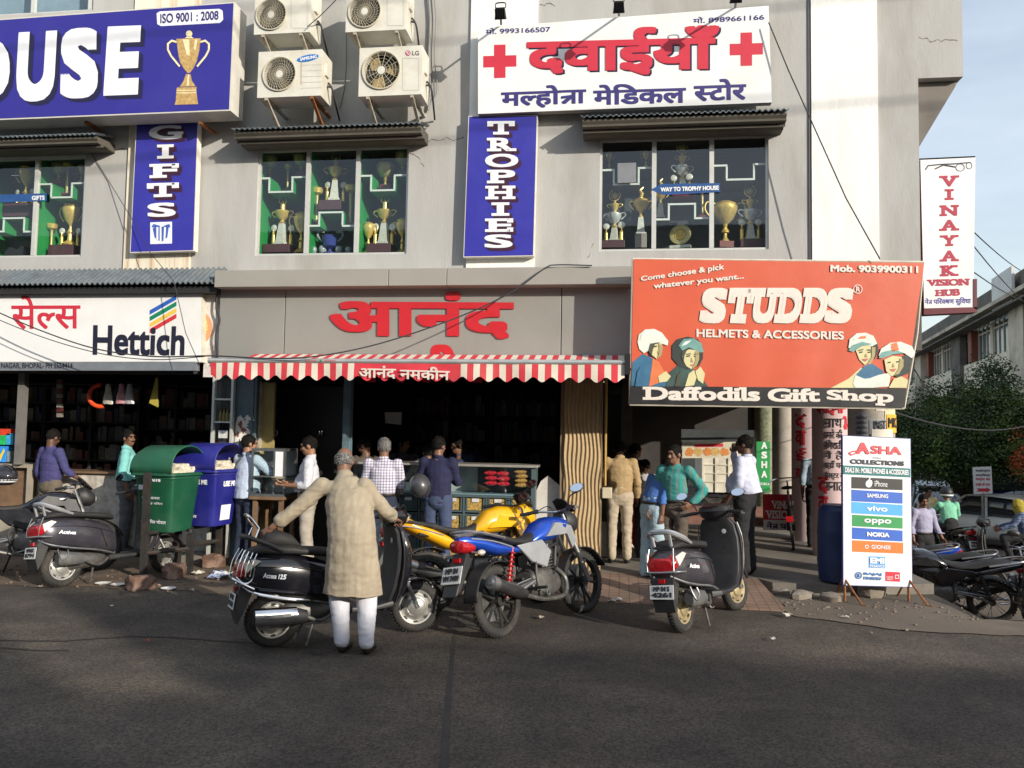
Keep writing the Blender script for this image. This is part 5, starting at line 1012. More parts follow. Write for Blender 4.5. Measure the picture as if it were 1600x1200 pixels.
for k, x, b, t_, w_ in [('cup', 40, 320, 257, 'on the upper plum block, left show window'), ('figure', 26, 321, 297, 'left of the tall cup, left show window'), ('figure', 50, 321, 295, 'right of the tall cup, left show window'), ('bowl', 91, 287, 257, 'on the high shelf, left show window'), ('stick', 104, 306, 252, 'in the shelf well, left show window'), ('cup', 127, 285, 256, 'cut by the window edge, high shelf, left show window'), ('stick', 79, 401, 350, 'on the floor beside the lower plum block, left show window'), ('cup', 109, 384, 315, 'on the lower plum block, left show window'), ('figure', 96, 384, 357, 'left of the lower cup, left show window'), ('figure', 121, 384, 357, 'right of the lower cup at the window edge, left show window'), ('cup', -22, 400, 340, 'at the picture edge, left show window'),
 ('tall', 440, 383, 308, 'on the lower left block, middle show window'), ('figure', 427, 383, 352, 'left of the lower left tall trophy, middle show window'), ('figure', 454, 383, 352, 'right of the lower left tall trophy, middle show window'), ('cup', 470, 396, 330, 'between lower left block and mullion, middle show window'), ('bowl', 421, 278, 245, 'on the upper left shelf step, middle show window'), ('stick', 449, 298, 257, 'in the upper left shelf well, middle show window'), ('bowl', 470, 276, 241, 'beside the left mullion on the top shelf, middle show window'),
 ('tall', 523, 315, 241, 'on the middle block, middle show window'), ('figure', 511, 315, 285, 'left of the central tall trophy, middle show window'), ('figure', 536, 315, 285, 'right of the central tall trophy, middle show window'), ('stick', 494, 352, 294, 'on the lower left step of the central shelf, middle show window'), ('stick', 547, 352, 290, 'on the lower right step of the central shelf, middle show window'), ('crystal', 515, 397, 362, 'on the floor, middle show window'), ('glassbowl', 490, 397, 386, 'leftmost on the floor of the middle show window'), ('glassbowl', 504, 397, 384, 'just left of the blue glass cup, middle show window'), ('glassbowl', 529, 397, 385, 'just right of the blue glass cup, middle show window'), ('glassbowl', 544, 397, 386, 'beside the right mullion, middle show window'),
 ('bowl', 602, 297, 257, 'in the upper right shelf well, middle show window'), ('bowl', 629, 274, 240, 'at the right window edge on the top shelf, middle show window'), ('tall', 600, 383, 306, 'on the lower right block, middle show window'), ('figure', 586, 383, 350, 'left of the lower right tall trophy, middle show window'), ('figure', 612, 383, 350, 'right of the lower right tall trophy, middle show window'), ('cup', 575, 396, 346, 'left of the lower right block, middle show window'), ('cup', 628, 396, 340, 'at the lower right window edge, middle show window'),
 ('cup', 952, 265, 237, 'on the upper left shelf, right show window'), ('cup', 1009, 262, 235, 'beside the first mullion on the upper shelf, right show window'), ('silver', 960, 379, 297, 'on the lower left block, right show window'), ('figure', 947, 379, 350, 'left of the lower left silver trophy, right show window'), ('figure', 971, 379, 347, 'right of the lower left silver trophy, right show window'), ('statue', 1001, 368, 292, 'on the pale pillar block, right show window'),
 ('silver', 1066, 304, 223, 'above the blue arrow, right show window'), ('figure', 1053, 304, 274, 'left of the central silver trophy, right show window'), ('figure', 1077, 304, 272, 'right of the central silver trophy, right show window'), ('statue', 1032, 341, 279, 'behind the tail of the arrow by the first mullion, right show window'), ('stick', 1097, 340, 293, 'left of the second mullion, right show window'), ('plate', 1063, 388, 350, 'on the floor, right show window'),
 ('bigcup', 1133, 388, 313, 'right show window'), ('silver', 1172, 375, 290, 'on the lower right block, right show window'), ('figure', 1159, 375, 343, 'left of the lower right silver trophy, right show window'), ('figure', 1185, 375, 343, 'right of the lower right silver trophy, right show window')]: trophy(k, x, b, t_, w_)
# decals inside the glass
t = thing('window_decal', 'dark blue arrow decal reading WAY TO TROPHY HOUSE across the right show window', 'decal', PY(1070, 300, YF + .02)); B = Board((0, YF + .022, 0), (0, -1, 0))
mb = MB(); B.poly(mb, [(1017, 296), (1035, 287), (1125, 286), (1125, 300), (1037, 305)], 0); mb.mat(1); B.text(mb, 'WAY TO TROPHY HOUSE', [(1032, 293), (1123, 290), (1123, 297), (1032, 300)], o=.003, bold=.05); mb.build('arrow', [M('decal_blue', (.02, .08, .25), rough=.4), letw], t, True, smooth=0)
t = thing('window_decal', 'dark blue strip decal ending in ITS across the left show window', 'decal', PY(20, 310, YF + .02))
mb = MB(); B.poly(mb, [(-40, 305), (73, 302), (73, 314), (-40, 318)], 0); mb.mat(1); B.text(mb, 'GIFTS', [(50, 306), (70, 305.5), (70, 312.5), (50, 313)], o=.003, bold=.04); mb.build('strip', [MATS['decal_blue'], letw], t, True, smooth=0)
tag(MB().prism([(0, 0), (.35, 0), (.37, .06), (.3, .16), (.2, .1), (.1, .14), (.03, .08)], 0, .2, 'y', Matrix.Translation(PY(5, 401, YF + .3))).build('folded_cloth', M('black_cloth', (.02, .02, .025), rough=.9)), 'black folded cloth heap on the floor of the left show window', 'cloth')
tag(MB().quad(PY(965, 255, YF + .03), PY(994, 254, YF + .03), PY(994, 285, YF + .03), PY(965, 286, YF + .03)).build('paper_notice', M('pale_notice', (.22, .23, .25), rough=.3, alpha=1), smooth=0, solid=.002), 'grey paper notice stuck inside the right show window', 'notice')
# ---------------------------------------------------------------- two-wheelers (x forwards, y to the rider's left, z up; origin under the rear axle)
tyrem = M('tyre_rubber', (.03, .028, .026), rough=.85, var=.25, scale=9, bump=.5, bscale=40, tint=(.12, .10, .08), tscale=5, tamt=.5); chrome = M('chrome', (.75, .75, .76), rough=.12, metal=1); steel2 = M('dull_steel', (.42, .42, .42), rough=.35, metal=.9, var=.2, scale=15)
engm = M('engine_alloy', (.15, .145, .135), rough=.5, metal=.6, var=.35, scale=14, tint=(.10, .085, .065), tscale=8, tamt=.7); plastic = M('black_plastic', (.022, .022, .024), rough=.5, var=.2, scale=8, tint=(.06, .055, .048), tscale=6, tamt=.4); seatm = M('black_seat', (.022, .021, .021), rough=.65, bump=.25, bscale=160); redl = M('red_lens', (.42, .01, .015), rough=.12, var=.3, scale=30, coat=.6); orl = M('clear_lens', (.6, .55, .48), rough=.15, coat=.5); mirg = M('mirror_glass', (.85, .9, .95), rough=.03, metal=1, var=0)
rimst = M('painted_steel_rim', (.50, .49, .46), rough=.38, metal=.6, var=.15, scale=10); rimgold = M('dusty_rim', (.42, .34, .2), rough=.5, metal=.4, var=.25); alloyb = M('black_alloy', (.035, .033, .03), rough=.5, metal=.3, var=.3); platem = M('plate_white', (.62, .62, .60), rough=.5, var=.08, tint=(.4, .36, .3), tscale=8, tamt=.5)
def place(r, f, lean=0., ref=None): r, f = Vector(r), Vector(f); d = f - r; return Matrix.Translation((r.x, r.y, r.z)) @ Matrix.Rotation(math.atan2(d.y, d.x), 4, 'Z') @ Matrix.Rotation(R(lean), 4, 'X')
RX = Matrix.Rotation(R(90), 4, 'X')
def wheel(root, x, Rr, w, kind, name='wheel', steer=0., rim=None):
    T = Matrix.Translation((x, 0, Rr)) @ Matrix.Rotation(R(steer), 4, 'Z') @ RX
    rt = Rr - w * .8; o = MB().torus((0, 0, 0), Rr - w * .95, w * .95, T, n=40, k=12, w=w).build(name, tyrem, root); o.data.name = 'tyre'
    mb = MB()
    for k in range(44):                                          # tread blocks
        a = 2 * math.pi * k / 44; T2 = T @ Matrix.Rotation(a, 4, 'Z'); mb.box((Rr - .004, -.008, -w * .55), (Rr + .0035, .008, -w * .06), T2); mb.box((Rr - .004, .002, w * .06), (Rr + .0035, .016, w * .55), T2)
    mb.build('tread', tyrem, o, smooth=0)
    r2 = rt - w * .9 + .006; mb = MB()
    if kind == 'steel':
        mb.lathe([(r2 + .012, -w * .75), (r2 - .012, -w * .7), (r2 - .03, -w * .2), (r2 - .045, .0), (r2 * .55, .012), (r2 * .5, -.03), (r2 * .28, -.045), (.02, -.05)], 32, T, caps=False); mb.lathe([(r2 + .012, w * .75), (r2 - .012, w * .7), (r2 - .03, w * .2), (r2 - .045, .02), (r2 * .55, .03), (r2 * .5, .045), (r2 * .28, .06), (.01, .065)], 32, T, caps=False)
        m2 = MB()
        for k in range(8): a = 2 * math.pi * k / 8; m2.ell((math.cos(a) * (r2 - .024), math.sin(a) * (r2 - .024), .028), (.008, .022, .006), T @ Matrix.Rotation(0, 4, 'Z'), n=8, rot=Matrix.Rotation(a, 3, 'Z'))
        for k in range(8): a = 2 * math.pi * k / 8; m2.ell((math.cos(a) * (r2 - .026), math.sin(a) * (r2 - .026), -.03 ), (.009, .02, .008), T, n=8, rot=Matrix.Rotation(a, 3, 'Z'))
        mb.build('rim', rim or rimst, o); m2.build('rim_slots', plastic, o)
    else:
        for s in (-1, 1): mb.lathe([(r2 + .014, s * w * .8), (r2 - .008, s * w * .75), (r2 - .014, 0)], 36, T, caps=False)
        if kind == 'alloy':
            for k in range(5):
                for dv in (-.16, .16): a = 2 * math.pi * k / 5; mb.tube([(.03 * math.cos(a), .03 * math.sin(a), 0), (r2 * .5 * math.cos(a + dv * .7), r2 * .5 * math.sin(a + dv * .7), 0), ((r2 - .005) * math.cos(a + dv * 1.2), (r2 - .005) * math.sin(a + dv * 1.2), 0)], [.022, .013, .016], 6, T, flat=1)
        else:
            for k in range(28): a = 2 * math.pi * k / 28; mb.tube([(.03 * math.cos(a), .03 * math.sin(a), .03 * (-1) ** k), ((r2 - .005) * math.cos(a + .25 * (-1) ** (k // 2)), (r2 - .005) * math.sin(a + .25 * (-1) ** (k // 2)), 0)], .0022, 4, T)
        mb.lathe([(.01, -.06), (.045, -.06), (.05, .06), (.01, .06)], 14, T); mb.build('rim', rim or alloyb, o)
    mb = MB(); mb.lathe([(.03, -w - .012), (r2 * .72, -w - .012), (r2 * .72, -w - .008), (.03, -w - .008)], 24, T); mb.build('brake_disc', steel2, o) if kind == 'alloy' else None
    return o
def plate(root, x, z, wd, h, lines, tilt=18, yaw=0, y=0.):
    T = Matrix.Translation((x, y, z)) @ Matrix.Rotation(R(yaw), 4, 'Z') @ Matrix.Rotation(R(tilt), 4, 'Y')
    o = MB().box((-.004, -wd / 2, -h / 2), (.004, wd / 2, h / 2), T).build('number_plate', platem, root, bevel=.006)
    mb = MB(); n = len(lines)
    for i, s in enumerate(lines):
        zt = h / 2 - h * (.1 + .84 * i / n); zb = zt - h * .84 / n + h * .07; k = .42 * wd * (1 if i == n - 1 else .8)
        text(mb, s, *[T @ Vector((-.0045, yy, zz)) for yy, zz in ((k, zt), (-k, zt), (-k, zb), (k, zb))], (T.to_3x3() @ Vector((-.002, 0, 0))), bold=.05)
    mb.build('plate_number', blackink, o, smooth=0)
def mirror(root, base, head, r, mt=None, rot=0., back=plastic):
    o = MB().tube(spline([base, (base[0] - .02, lerp(base[1], head[1], .3), lerp(base[2], head[2], .55)), (head[0] + .02, head[1], head[2] - r * .6)], 4), .0065, 6).build('mirror', back, root)
    T = Matrix.Translation(head) @ Matrix.Rotation(R(rot), 4, 'Z') @ Matrix.Rotation(R(-60), 4, 'Y') @ Matrix.Diagonal((.72, 1.12, 1, 1))
    MB().lathe([(.001, -.035), (r * .7, -.03), (r, -.008), (r * 1.04, .0), (r, .003)], 22, T).build('mirror_shell', back, o); MB().lathe([(.001, .0045), (r * .93, .0045), (r * .93, .002), (.001, .002)], 22, T).build('mirror_glass', mt or mirg, o)
def scooter(name, label, M4, body, plate_lines, rail, style='a', script='', rim=None, mirrors=(1, 1), steer=0., cover=None):
    t = thing(name, label, 'scooter', M4=M4); Rr = .222; X = 1.25
    wheel(t, 0, Rr, .048, 'steel', 'rear_wheel', rim=rim); wheel(t, X, Rr, .046, 'steel', 'front_wheel', steer=steer, rim=rim)
    mb = MB(); secs = [(-.46, .57, .66, .05), (-.43, .52, .71, .11), (-.34, .47, .75, .155), (-.2, .43, .765, .175), (0, .41, .76, .185), (.2, .38, .735, .185), (.38, .345, .69, .175), (.5, .32, .64, .15), (.585, .31, .56, .10)]
    mb.loft([sq(x, a, b, w, 3, 24) for x, a, b, w in secs]); bo = mb.build('body', body, t)
    mb = MB()                                                     # flank crease, silver strip along the lower edge
    for s in (-1, 1): mb.tube(spline([(-.44, s * .08, .53), (-.3, s * .165, .47), (0, s * .19, .42), (.3, s * .185, .37), (.52, s * .15, .31)], 5), .011, 6)
    mb.build('side_trim', chrome if style == 'b' else steel2, bo)
    MB().loft([sq(x, a, b, w, 2.6, 20) for x, a, b, w in [(-.33, .755, .785, .08), (-.28, .752, .815, .12), (-.1, .752, .835, .14), (.12, .74, .825, .145), (.2, .735, .805, .145), (.34, .72, .795, .135), (.5, .70, .775, .11), (.58, .69, .745, .07)]]).build('seat', seatm, t)
    if style == 'a':
        mb = MB(); mb.tube(spline([(.06, -.155, .79), (-.1, -.16, .835), (-.28, -.14, .885), (-.37, -.09, .915), (-.385, 0, .92), (-.37, .09, .915), (-.28, .14, .885), (-.1, .16, .835), (.06, .155, .79)], 5), [.012 + .013 * min(1, i / 6, (40 - i) / 6) for i in range(41)], 8); mb.tube([(-.37, -.09, .915), (-.33, -.085, .79)], .02, 8).tube([(-.37, .09, .915), (-.33, .085, .79)], .02, 8).build('grab_rail', rail, t)
        mb = MB()
        for s in (-1, 1): mb.tube(spline([(-.05, s * .195, .40), (-.06, s * .215, .34), (-.16, s * .22, .30), (-.2, s * .2, .36), (-.2, s * .18, .42)], 4), .009, 6)
        mb.tube(spline([(-.3, -.19, .56), (-.46, -.15, .57), (-.51, 0, .57), (-.46, .15, .57), (-.3, .19, .56)], 5), .010, 8).tube(spline([(-.47, -.13, .57), (-.45, -.13, .66), (-.38, -.12, .77)], 4), .006, 6).tube(spline([(-.47, .13, .57), (-.45, .13, .66), (-.38, .12, .77)], 4), .006, 6); mb.build('guard_rail', chrome if style == 'b' else steel2, t)
    else:
        MB().tube(spline([(.04, -.15, .79), (-.16, -.17, .85), (-.36, -.13, .90), (-.42, 0, .905), (-.36, .13, .90), (-.16, .17, .85), (.04, .15, .79)], 5), .019, 8).build('grab_rail', plastic, t)
        mb = MB(); mb.tube(spline([(-.24, -.13, .97), (-.34, -.11, 1.06), (-.37, 0, 1.08), (-.34, .11, 1.06), (-.24, .13, .97)], 4), .012, 8); mb.tube([(-.24, -.13, .97), (-.3, -.15, .87)], .012, 6).tube([(-.24, .13, .97), (-.3, .15, .87)], .012, 6).build('backrest_rail', chrome, t)
        mb = MB()
        for s in (-1, 1):
            for q in range(4): mb.tube(spline([(-.40 + q * .045, s * (.12 + q * .012), .80 - q * .01), (-.47 + q * .05, s * (.15 + q * .012), .70), (-.50 + q * .05, s * (.15 + q * .014), .60)], 4), .006, 6)
            mb.tube(spline([(-.5, s * .15, .6), (-.42, s * .185, .55), (-.33, s * .19, .57), (-.3, s * .185, .66), (-.36, s * .17, .74)], 4), .007, 6)
        mb.tube(spline([(-.3, -.2, .50), (-.47, -.16, .56), (-.53, 0, .58), (-.47, .16, .56), (-.3, .2, .50)], 5), .012, 8).build('guard_rail', chrome, t)
        MB().loft([sq(x, a, b, w, 2.4, 18) for x, a, b, w in [(-.2, .79, .83, .06), (-.12, .80, .93, .10), (.02, .80, .95, .105), (.14, .80, .9, .08), (.2, .80, .83, .04)]]).build('seat_hump', seatm, t)
    mb = MB().loft([sq(x, a, b, w, 3, 18) for x, a, b, w in [(-.475, .585, .64, .06), (-.468, .57, .675, .115), (-.40, .57, .715, .155), (-.35, .60, .72, .162)]]); mb.build('tail_light', redl, t)
    for s in (-1, 1): MB().loft([[(-.41, s * .135, .70), (-.30, s * .176, .735), (-.22, s * .184, .715), (-.32, s * .178, .665), (-.40, s * .16, .62)], [(-.41, s * .145, .70), (-.30, s * .184, .735), (-.22, s * .189, .715), (-.32, s * .187, .665), (-.40, s * .172, .62)]]).build('indicator', orl, t)
    MB().loft([[(-.36, s_ * .5, .55), (-.44, s_ * .5, .52), (-.50, s_ * .45, .34), (-.46, s_ * .45, .22), (-.40, s_ * .5, .30), (-.30, s_ * .5, .45)] for s_ in (-.22, .22)]).build('rear_mudguard', plastic, t)
    MB().box((-.485, -.03, .475), (-.455, .03, .51)).build('reflector', redl, t)
    plate(t, -.505, .40, .235, .125, plate_lines, tilt=14)
    for q in ((.1, .12), (-.04, .1)): pass
    MB().loft([sq(x, a, b, w, 3, 16, yc=.05) for x, a, b, w in [(-.02, .17, .30, .10), (.1, .16, .36, .13), (.3, .17, .37, .13), (.45, .20, .34, .11), (.52, .22, .30, .06)]]).build('engine', engm, t)
    if style == 'a': m2 = MB().loft([sq(x, a, b, w, 2.6, 16, yc=-.155) for x, a, b, w in [(-.2, .26, .37, .045), (-.17, .235, .40, .06), (.12, .225, .36, .058), (.2, .25, .32, .035)]]); m2.build('muffler', M('dusty_muffler_cover', (.10, .10, .10), rough=.5, var=.3, scale=8, tint=(.16, .14, .11), tscale=7, tamt=.5), t)
    else:
        o = MB().loft([sq(x, a, b, w, 2.4, 20, yc=-.165) for x, a, b, w in [(-.30, .215, .33, .052), (-.29, .205, .34, .058), (.16, .19, .325, .058), (.24, .2, .30, .04)]]).build('muffler', plastic, t)
        MB().loft([sq(x, a, b, w, 2.4, 20, yc=-.17) for x, a, b, w in [(-.285, .205, .345, .062), (.15, .19, .335, .062)]]).build('heat_shield', chrome, o); MB().box((-.18, -.236, .265), (.1, -.228, .295)).build('shield_slot', steel2, o, bevel=.004)
    MB().tube(spline([(.2, -.13, .26), (.36, -.12, .2), (.5, -.06, .26)], 4), .018, 8).tube([(.3, .16, .17), (.22, .17, .02)], .011, 6).tube([(.3, -.1, .17), (.24, -.15, .015)], .011, 6).build('exhaust_pipe', engm, t)
    MB().loft([sq(x, a, b, w, 4, 20) for x, a, b, w in [(.5, .22, .31, .10), (.58, .23, .30, .165), (.8, .24, .285, .17), (1.0, .25, .33, .165)]]).build('floorboard', plastic, t)
    secs = [(.22, .93, .99, .10), (.3, .95, 1.05, .17), (.42, .99, 1.12, .20), (.58, 1.02, 1.17, .215), (.74, 1.03, 1.16, .22), (.88, 1.02, 1.12, .20), (.95, 1.0, 1.07, .15)]
    MB().loft([sqz(z, a, b, w, 2.6, 22) for z, a, b, w in secs]).build('leg_shield', cover or body, t)
    inner = MB().loft([sqz(z, a - .03, a + .03, w * .93, 3, 18) for z, a, b, w in secs]).build('inner_panel', plastic, t)
    mb = MB()
    for s in (-1, 1): mb.tube(spline([(z_x, s * (w_ + .008), z_) for z_, z_x, w_ in ((.26, .99, .16), (.42, 1.03, .203), (.6, 1.06, .22), (.76, 1.06, .225), (.9, 1.04, .2))], 4), .008, 6)
    mb.build('shield_edge', chrome if style != 'p' else plastic, inner)
    MB().lathe([(.001, 0), (.022, 0), (.024, .008), (.001, .01)], 16, Matrix.Translation((1.0, -.08, .82)) @ Matrix.Rotation(R(-90), 4, 'Y')).build('round_sticker', platem, inner)
    MB().loft([[(X + (Rr + .025) * math.cos(a) * 1.02, y_, Rr + (Rr + .03) * math.sin(a)) for y_ in (-.07, -.04, .04, .07)] for a in [R(q) for q in range(15, 170, 14)]], caps=False, closed=False).build('front_mudguard', body, t, solid=.006)
    MB().tube([(X, -.075, Rr), (1.12, -.06, .5)], .018, 8).tube([(X, .075, Rr), (1.12, .06, .5)], .018, 8).tube([(1.12, 0, .48), (1.04, 0, .95)], .03, 8).build('fork', steel2, t)
    Th = Matrix.Translation((1.02, 0, 0)) @ Matrix.Rotation(R(steer), 4, 'Z') @ Matrix.Translation((-1.02, 0, 0))
    hd = MB().loft([sqz(z, a, b, w, 2.4, 22) for z, a, b, w in [(.93, .97, 1.10, .09), (.97, .93, 1.15, .16), (1.03, .91, 1.17, .19), (1.07, .93, 1.14, .17), (1.095, .97, 1.09, .10)]], T=Th).build('handlebar_cover', plastic if style == 'a' else body, t)
    MB().ell((1.13, 0, 1.01), (.05, .09, .05), Th, n=14).build('headlight', orl, hd)
    MB().poly([Th @ Vector(p) for p in ((.93, -.08, 1.083), (1.02, -.1, 1.098), (1.06, 0, 1.105), (1.02, .1, 1.098), (.93, .08, 1.083), (.9, 0, 1.072))]).build('instrument_dial', M('dial', (.12, .03, .03), rough=.2), hd, smooth=0)
    for s in (-1, 1):
        MB().tube([(1.0, s * .15, 1.02), (.97, s * .23, 1.015), (.93, s * .36, 1.0)], [.014, .018, .018], 10, Th).build('grip', plastic, t)
        MB().tube(spline([(1.03, s * .17, 1.02), (1.03, s * .24, 1.01), (1.0, s * .34, .99)], 3), .007, 6, Th).build('brake_lever', steel2, t)
        if mirrors[0 if s < 0 else 1]: mirror(t, Th @ Vector((1.0, s * .2, 1.04)), Th @ Vector((.95, s * .33, 1.2)), .062, rot=-6 * s)
    mb = MB(); gap = M('panel_gap', (.004, .004, .004), rough=.9, var=0)
    for s in (-1, 1):
        mb.tube(spline([(x, s * (w * 1.002), z) for x, w, z in ((-.33, .157, .66), (-.15, .176, .665), (.1, .186, .65), (.36, .181, .60), (.52, .14, .54))], 4), .0032, 5); mb.tube([(.36, s * .181, .60), (.39, s * .179, .5), (.44, s * .168, .39)], .0032, 5)
    mb.build('panel_gap', gap, bo)
    for s in (-1, 1): MB().tube(spline([Th @ Vector((1.05, s * .14, 1.05)), Th @ Vector((1.1, s * .17, 1.13)), (1.12, s * .1, 1.02), (1.06, s * .05, .95)], 4), .0045, 5).build('cable', plastic, t)
    if script:
        mb = MB()
        for s in (-1, 1): text(mb, script, *[Vector((x, s * y, z)) for x, y, z in ((((-.2, .186, .625), (.06, .192, .60), (.06, .195, .56), (-.2, .189, .585)) if s < 0 else ((.06, .192, .60), (-.2, .186, .625), (-.2, .189, .585), (.06, .195, .56))))], Vector((0, s * .012, 0)), bold=.03, shear=.3)
        mb.build('badge', letw, bo, smooth=0)
    def squeeze(o):                                # short tail: the body ends just behind the rear wheel
        for c in KIDS.get(o.name, []):
            if c.name.startswith(('rear_wheel', 'front_wheel')): continue
            for v in c.data.vertices:
                if v.co.x < .02: v.co.x = .02 + (v.co.x - .02) * .66
            squeeze(c)
    squeeze(t)
    return t
pg = M('pearl_grey_paint', (.055, .052, .066), rough=.28, metal=.35, var=.12, scale=5, coat=.5, tint=(.13, .115, .10), tscale=4, tamt=.4); bk = M('gloss_black_paint', (.008, .008, .012), rough=.12, coat=.8, var=.1, tint=(.05, .045, .04), tscale=5, tamt=.3); silr = M('silver_paint', (.45, .46, .48), rough=.3, metal=.5, var=.08)
r0 = PZ(96, 917); scooter('parked_scooter', 'grey scooter with silver grab rail and plate 8794, parked left of the green bin', place(r0, r0 + Vector((.55, 1.12, 0)), -7), pg, ['MP04SX', '8794'], silr, 'a', 'Activa', mirrors=(0, 1), steer=14)
scooter('pushed_scooter', 'glossy black scooter with chrome rails and muffler, handled by the man in the cream kurta', place(PZ(425, 1011), PZ(650, 987), -3), bk, ['MP 04', 'SV 7615'], chrome, 'b', 'Access 125', rim=M('silver_rim', (.5, .49, .46), rough=.3, metal=.7, var=.1), mirrors=(0, 0), steer=-12)
r0 = PZ(1068, 988); scooter('parked_scooter', 'dark grey scooter with plate 4261, parked alone before the arcade, seen from behind', place(r0, r0 + Vector((.62, 1.08, 0)), -8), pg, ['MP 04 S', '4261'], silr, 'a', 'Activa', rim=rimgold, mirrors=(1, 1), steer=-8)
def bike(name, label, M4, paint, style='n', plate_lines=None, cat='motorcycle', steer=0., rear='alloy', side=None, shock=None, mirrors=(1, 1), group=None, guard=False, exh=None):
    t = thing(name, label, cat, M4=M4, group=group); Rr = .31; X = 1.33; hs = .04 if style == 'n' else .0
    wheel(t, 0, Rr, .058 if style == 'n' else .046, rear, 'rear_wheel'); wheel(t, X, Rr, .05 if style == 'n' else .042, rear, 'front_wheel', steer=steer)
    tk = MB().loft([sq(x, a, b, w, 2.3, 22) for x, a, b, w in [(.52, .74, .80, .07), (.58, .73, .86, .11), (.70, .74, .945 + hs, .145), (.84, .75, .985 + hs, .165), (.98, .78, .98 + hs, .165), (1.08, .84, .95 + hs, .13), (1.13, .88, .93, .07)]]).build('tank', paint, t)
    mb = MB()
    for s in (-1, 1): mb.loft([[(x, s * (y + q), z) for x, y, z in ((.66, .145, .80), (.8, .165, .92), (.94, .168, .9), (1.1, .13, .87), (1.16, .135, .72), (1.05, .15, .66), (.98, .155, .80), (.8, .16, .80))] for q in (-.02, .012)])
    mb.build('tank_shroud', paint if style == 'n' else (side or plastic), t)
    MB().loft([sq(x, a, b, w, 2.5, 20) for x, a, b, w in [(-.22, .87, .895, .06), (-.12, .85, .91, .105), (.08, .80, .885, .12), (.2, .77, .84, .13), (.36, .745, .82, .135), (.5, .75, .83, .11), (.58, .77, .86, .07)]]).build('seat', seatm, t)
    MB().loft([sq(x, a, b, w, 2.4, 20) for x, a, b, w in ([(-.42, .85, .895, .03), (-.36, .81, .905, .075), (-.2, .76, .885, .115), (0, .70, .82, .13), (.2, .68, .77, .135), (.34, .69, .74, .12)] if style != 'n' else [(-.44, .96, 1.0, .03), (-.36, .90, 1.0, .075), (-.2, .82, .95, .115), (0, .72, .86, .13), (.2, .62, .77, .14), (.34, .60, .70, .12)])]).build('tail_cowl', paint, t)
    for s in (-1, 1): MB().loft([[(x, s * (.115 + q), z) for x, z in ((.22, .76), (.6, .78), (.72, .66), (.62, .52), (.40, .60))] for q in (0, .03)]).build('side_panel', side or paint, t, bevel=.01)
    MB().loft([sq(x, a, b, w, 2.4, 16) for x, a, b, w in [(-.445, .79, .85, .05), (-.43, .77, .875, .08), (-.36, .75, .87, .09), (-.28, .76, .84, .085)]]).build('tail_light', redl, t)
    mb = MB().tube(spline([(.05, -.145, .84), (-.2, -.15, .90), (-.36, -.11, .935), (-.4, 0, .94), (-.36, .11, .935), (-.2, .15, .90), (.05, .145, .84)], 5), .013, 8); mb.build('grab_rail', plastic if style == 'n' else steel2, t)
    MB().loft([[(-.30, y, .74), (-.40, y, .76), (-.56, y, .50), (-.60, y, .42), (-.53, y, .46), (-.40, y, .62)] for y in (-.085, .085)]).build('rear_mudguard', plastic, t, bevel=.01)
    MB().loft([[((Rr + .03) * math.cos(a), y_, Rr + (Rr + .03) * math.sin(a)) for y_ in (-.08, -.06, .06, .08)] for a in [R(q) for q in range(55, 178, 12)]], caps=False, closed=False).build('rear_hugger', plastic, t, solid=.008)
    MB().box((-.455, -.035, .69), (-.43, .035, .725)).build('reflector', redl, t)
    if plate_lines: plate(t, -.53, .595, .22, .15, plate_lines, tilt=24)
    for s in (-1, 1):
        MB().tube([(-.33, s * .08, .76), (-.34, s * .17, .75)], .009, 6).ell((-.35, s * .20, .75), (.045, .03, .026), n=10).build('rear_indicator', orl, t)
        MB().tube([(0, s * .095, Rr), (.25, s * .10, .40), (.5, s * .09, .43)], [.022, .028, .03], 8, flat=.7).build('swingarm', engm, t)
    if style == 'n': MB().tube([(.33, -.02, .42), (.42, -.02, .72)], .035, 10).build('shock', plastic, t)
    for s in (-1, 1):
        if style != 'x':
            mb = MB()
            for k in range(9): mb.torus((lerp(.03, .15, k / 8), s * .125, lerp(.40, .70, k / 8)), .024, .007, n=12, k=5, rot=Vector((.12, 0, .3)).to_track_quat('Z', 'Y').to_matrix())
            mb.tube([(.0, s * .125, .33), (.17, s * .125, .75)], .012, 6); mb.build('shock', shock if (shock and s < 0) else plastic, t) if (style == 'c') else None
    mb = MB().loft([sq(x, a, b, w, 3, 16) for x, a, b, w in [(.42, .30, .50, .10), (.5, .25, .54, .13), (.72, .24, .52, .14), (.84, .28, .46, .11), (.9, .32, .42, .07)]])
    for k in range(8): mb.loft([sqz(.50 + k * .027, .62, .84, .085, 3, 14), sqz(.512 + k * .027, .62, .84, .085, 3, 14)])
    eo = mb.build('engine', engm, t); MB().lathe([(.02, -.162), (.085, -.16), (.095, -.13), (.095, -.1)], 20, Matrix.Translation((.62, 0, .37)) @ Matrix.Rotation(R(-90), 4, 'X') @ Matrix.Scale(-1, 4, (0, 0, 1))).lathe([(.02, .16), (.07, .158), (.08, .1)], 20, Matrix.Translation((.58, 0, .37)) @ Matrix.Rotation(R(-90), 4, 'X')).build('engine_cover', engm, eo)
    mb = MB()
    for s in (-1, 1): mb.tube([(1.06, 0, .92), (.9, s * .08, .72), (.5, s * .11, .66), (-.1, s * .1, .78)], .017, 6); mb.tube([(.5, s * .11, .66), (.46, s * .11, .34), (.72, s * .1, .24)], .017, 6)
    mb.tube([(1.04, 0, .90), (.92, 0, .5), (.82, 0, .28)], .02, 8); mb.build('frame', plastic, t)
    ex = exh or engm; MB().tube(spline([(.86, -.05, .50), (.98, -.07, .38), (.86, -.12, .24), (.5, -.14, .25), (.2, -.16, .33)], 5), .021, 8).build('exhaust_pipe', ex, t)
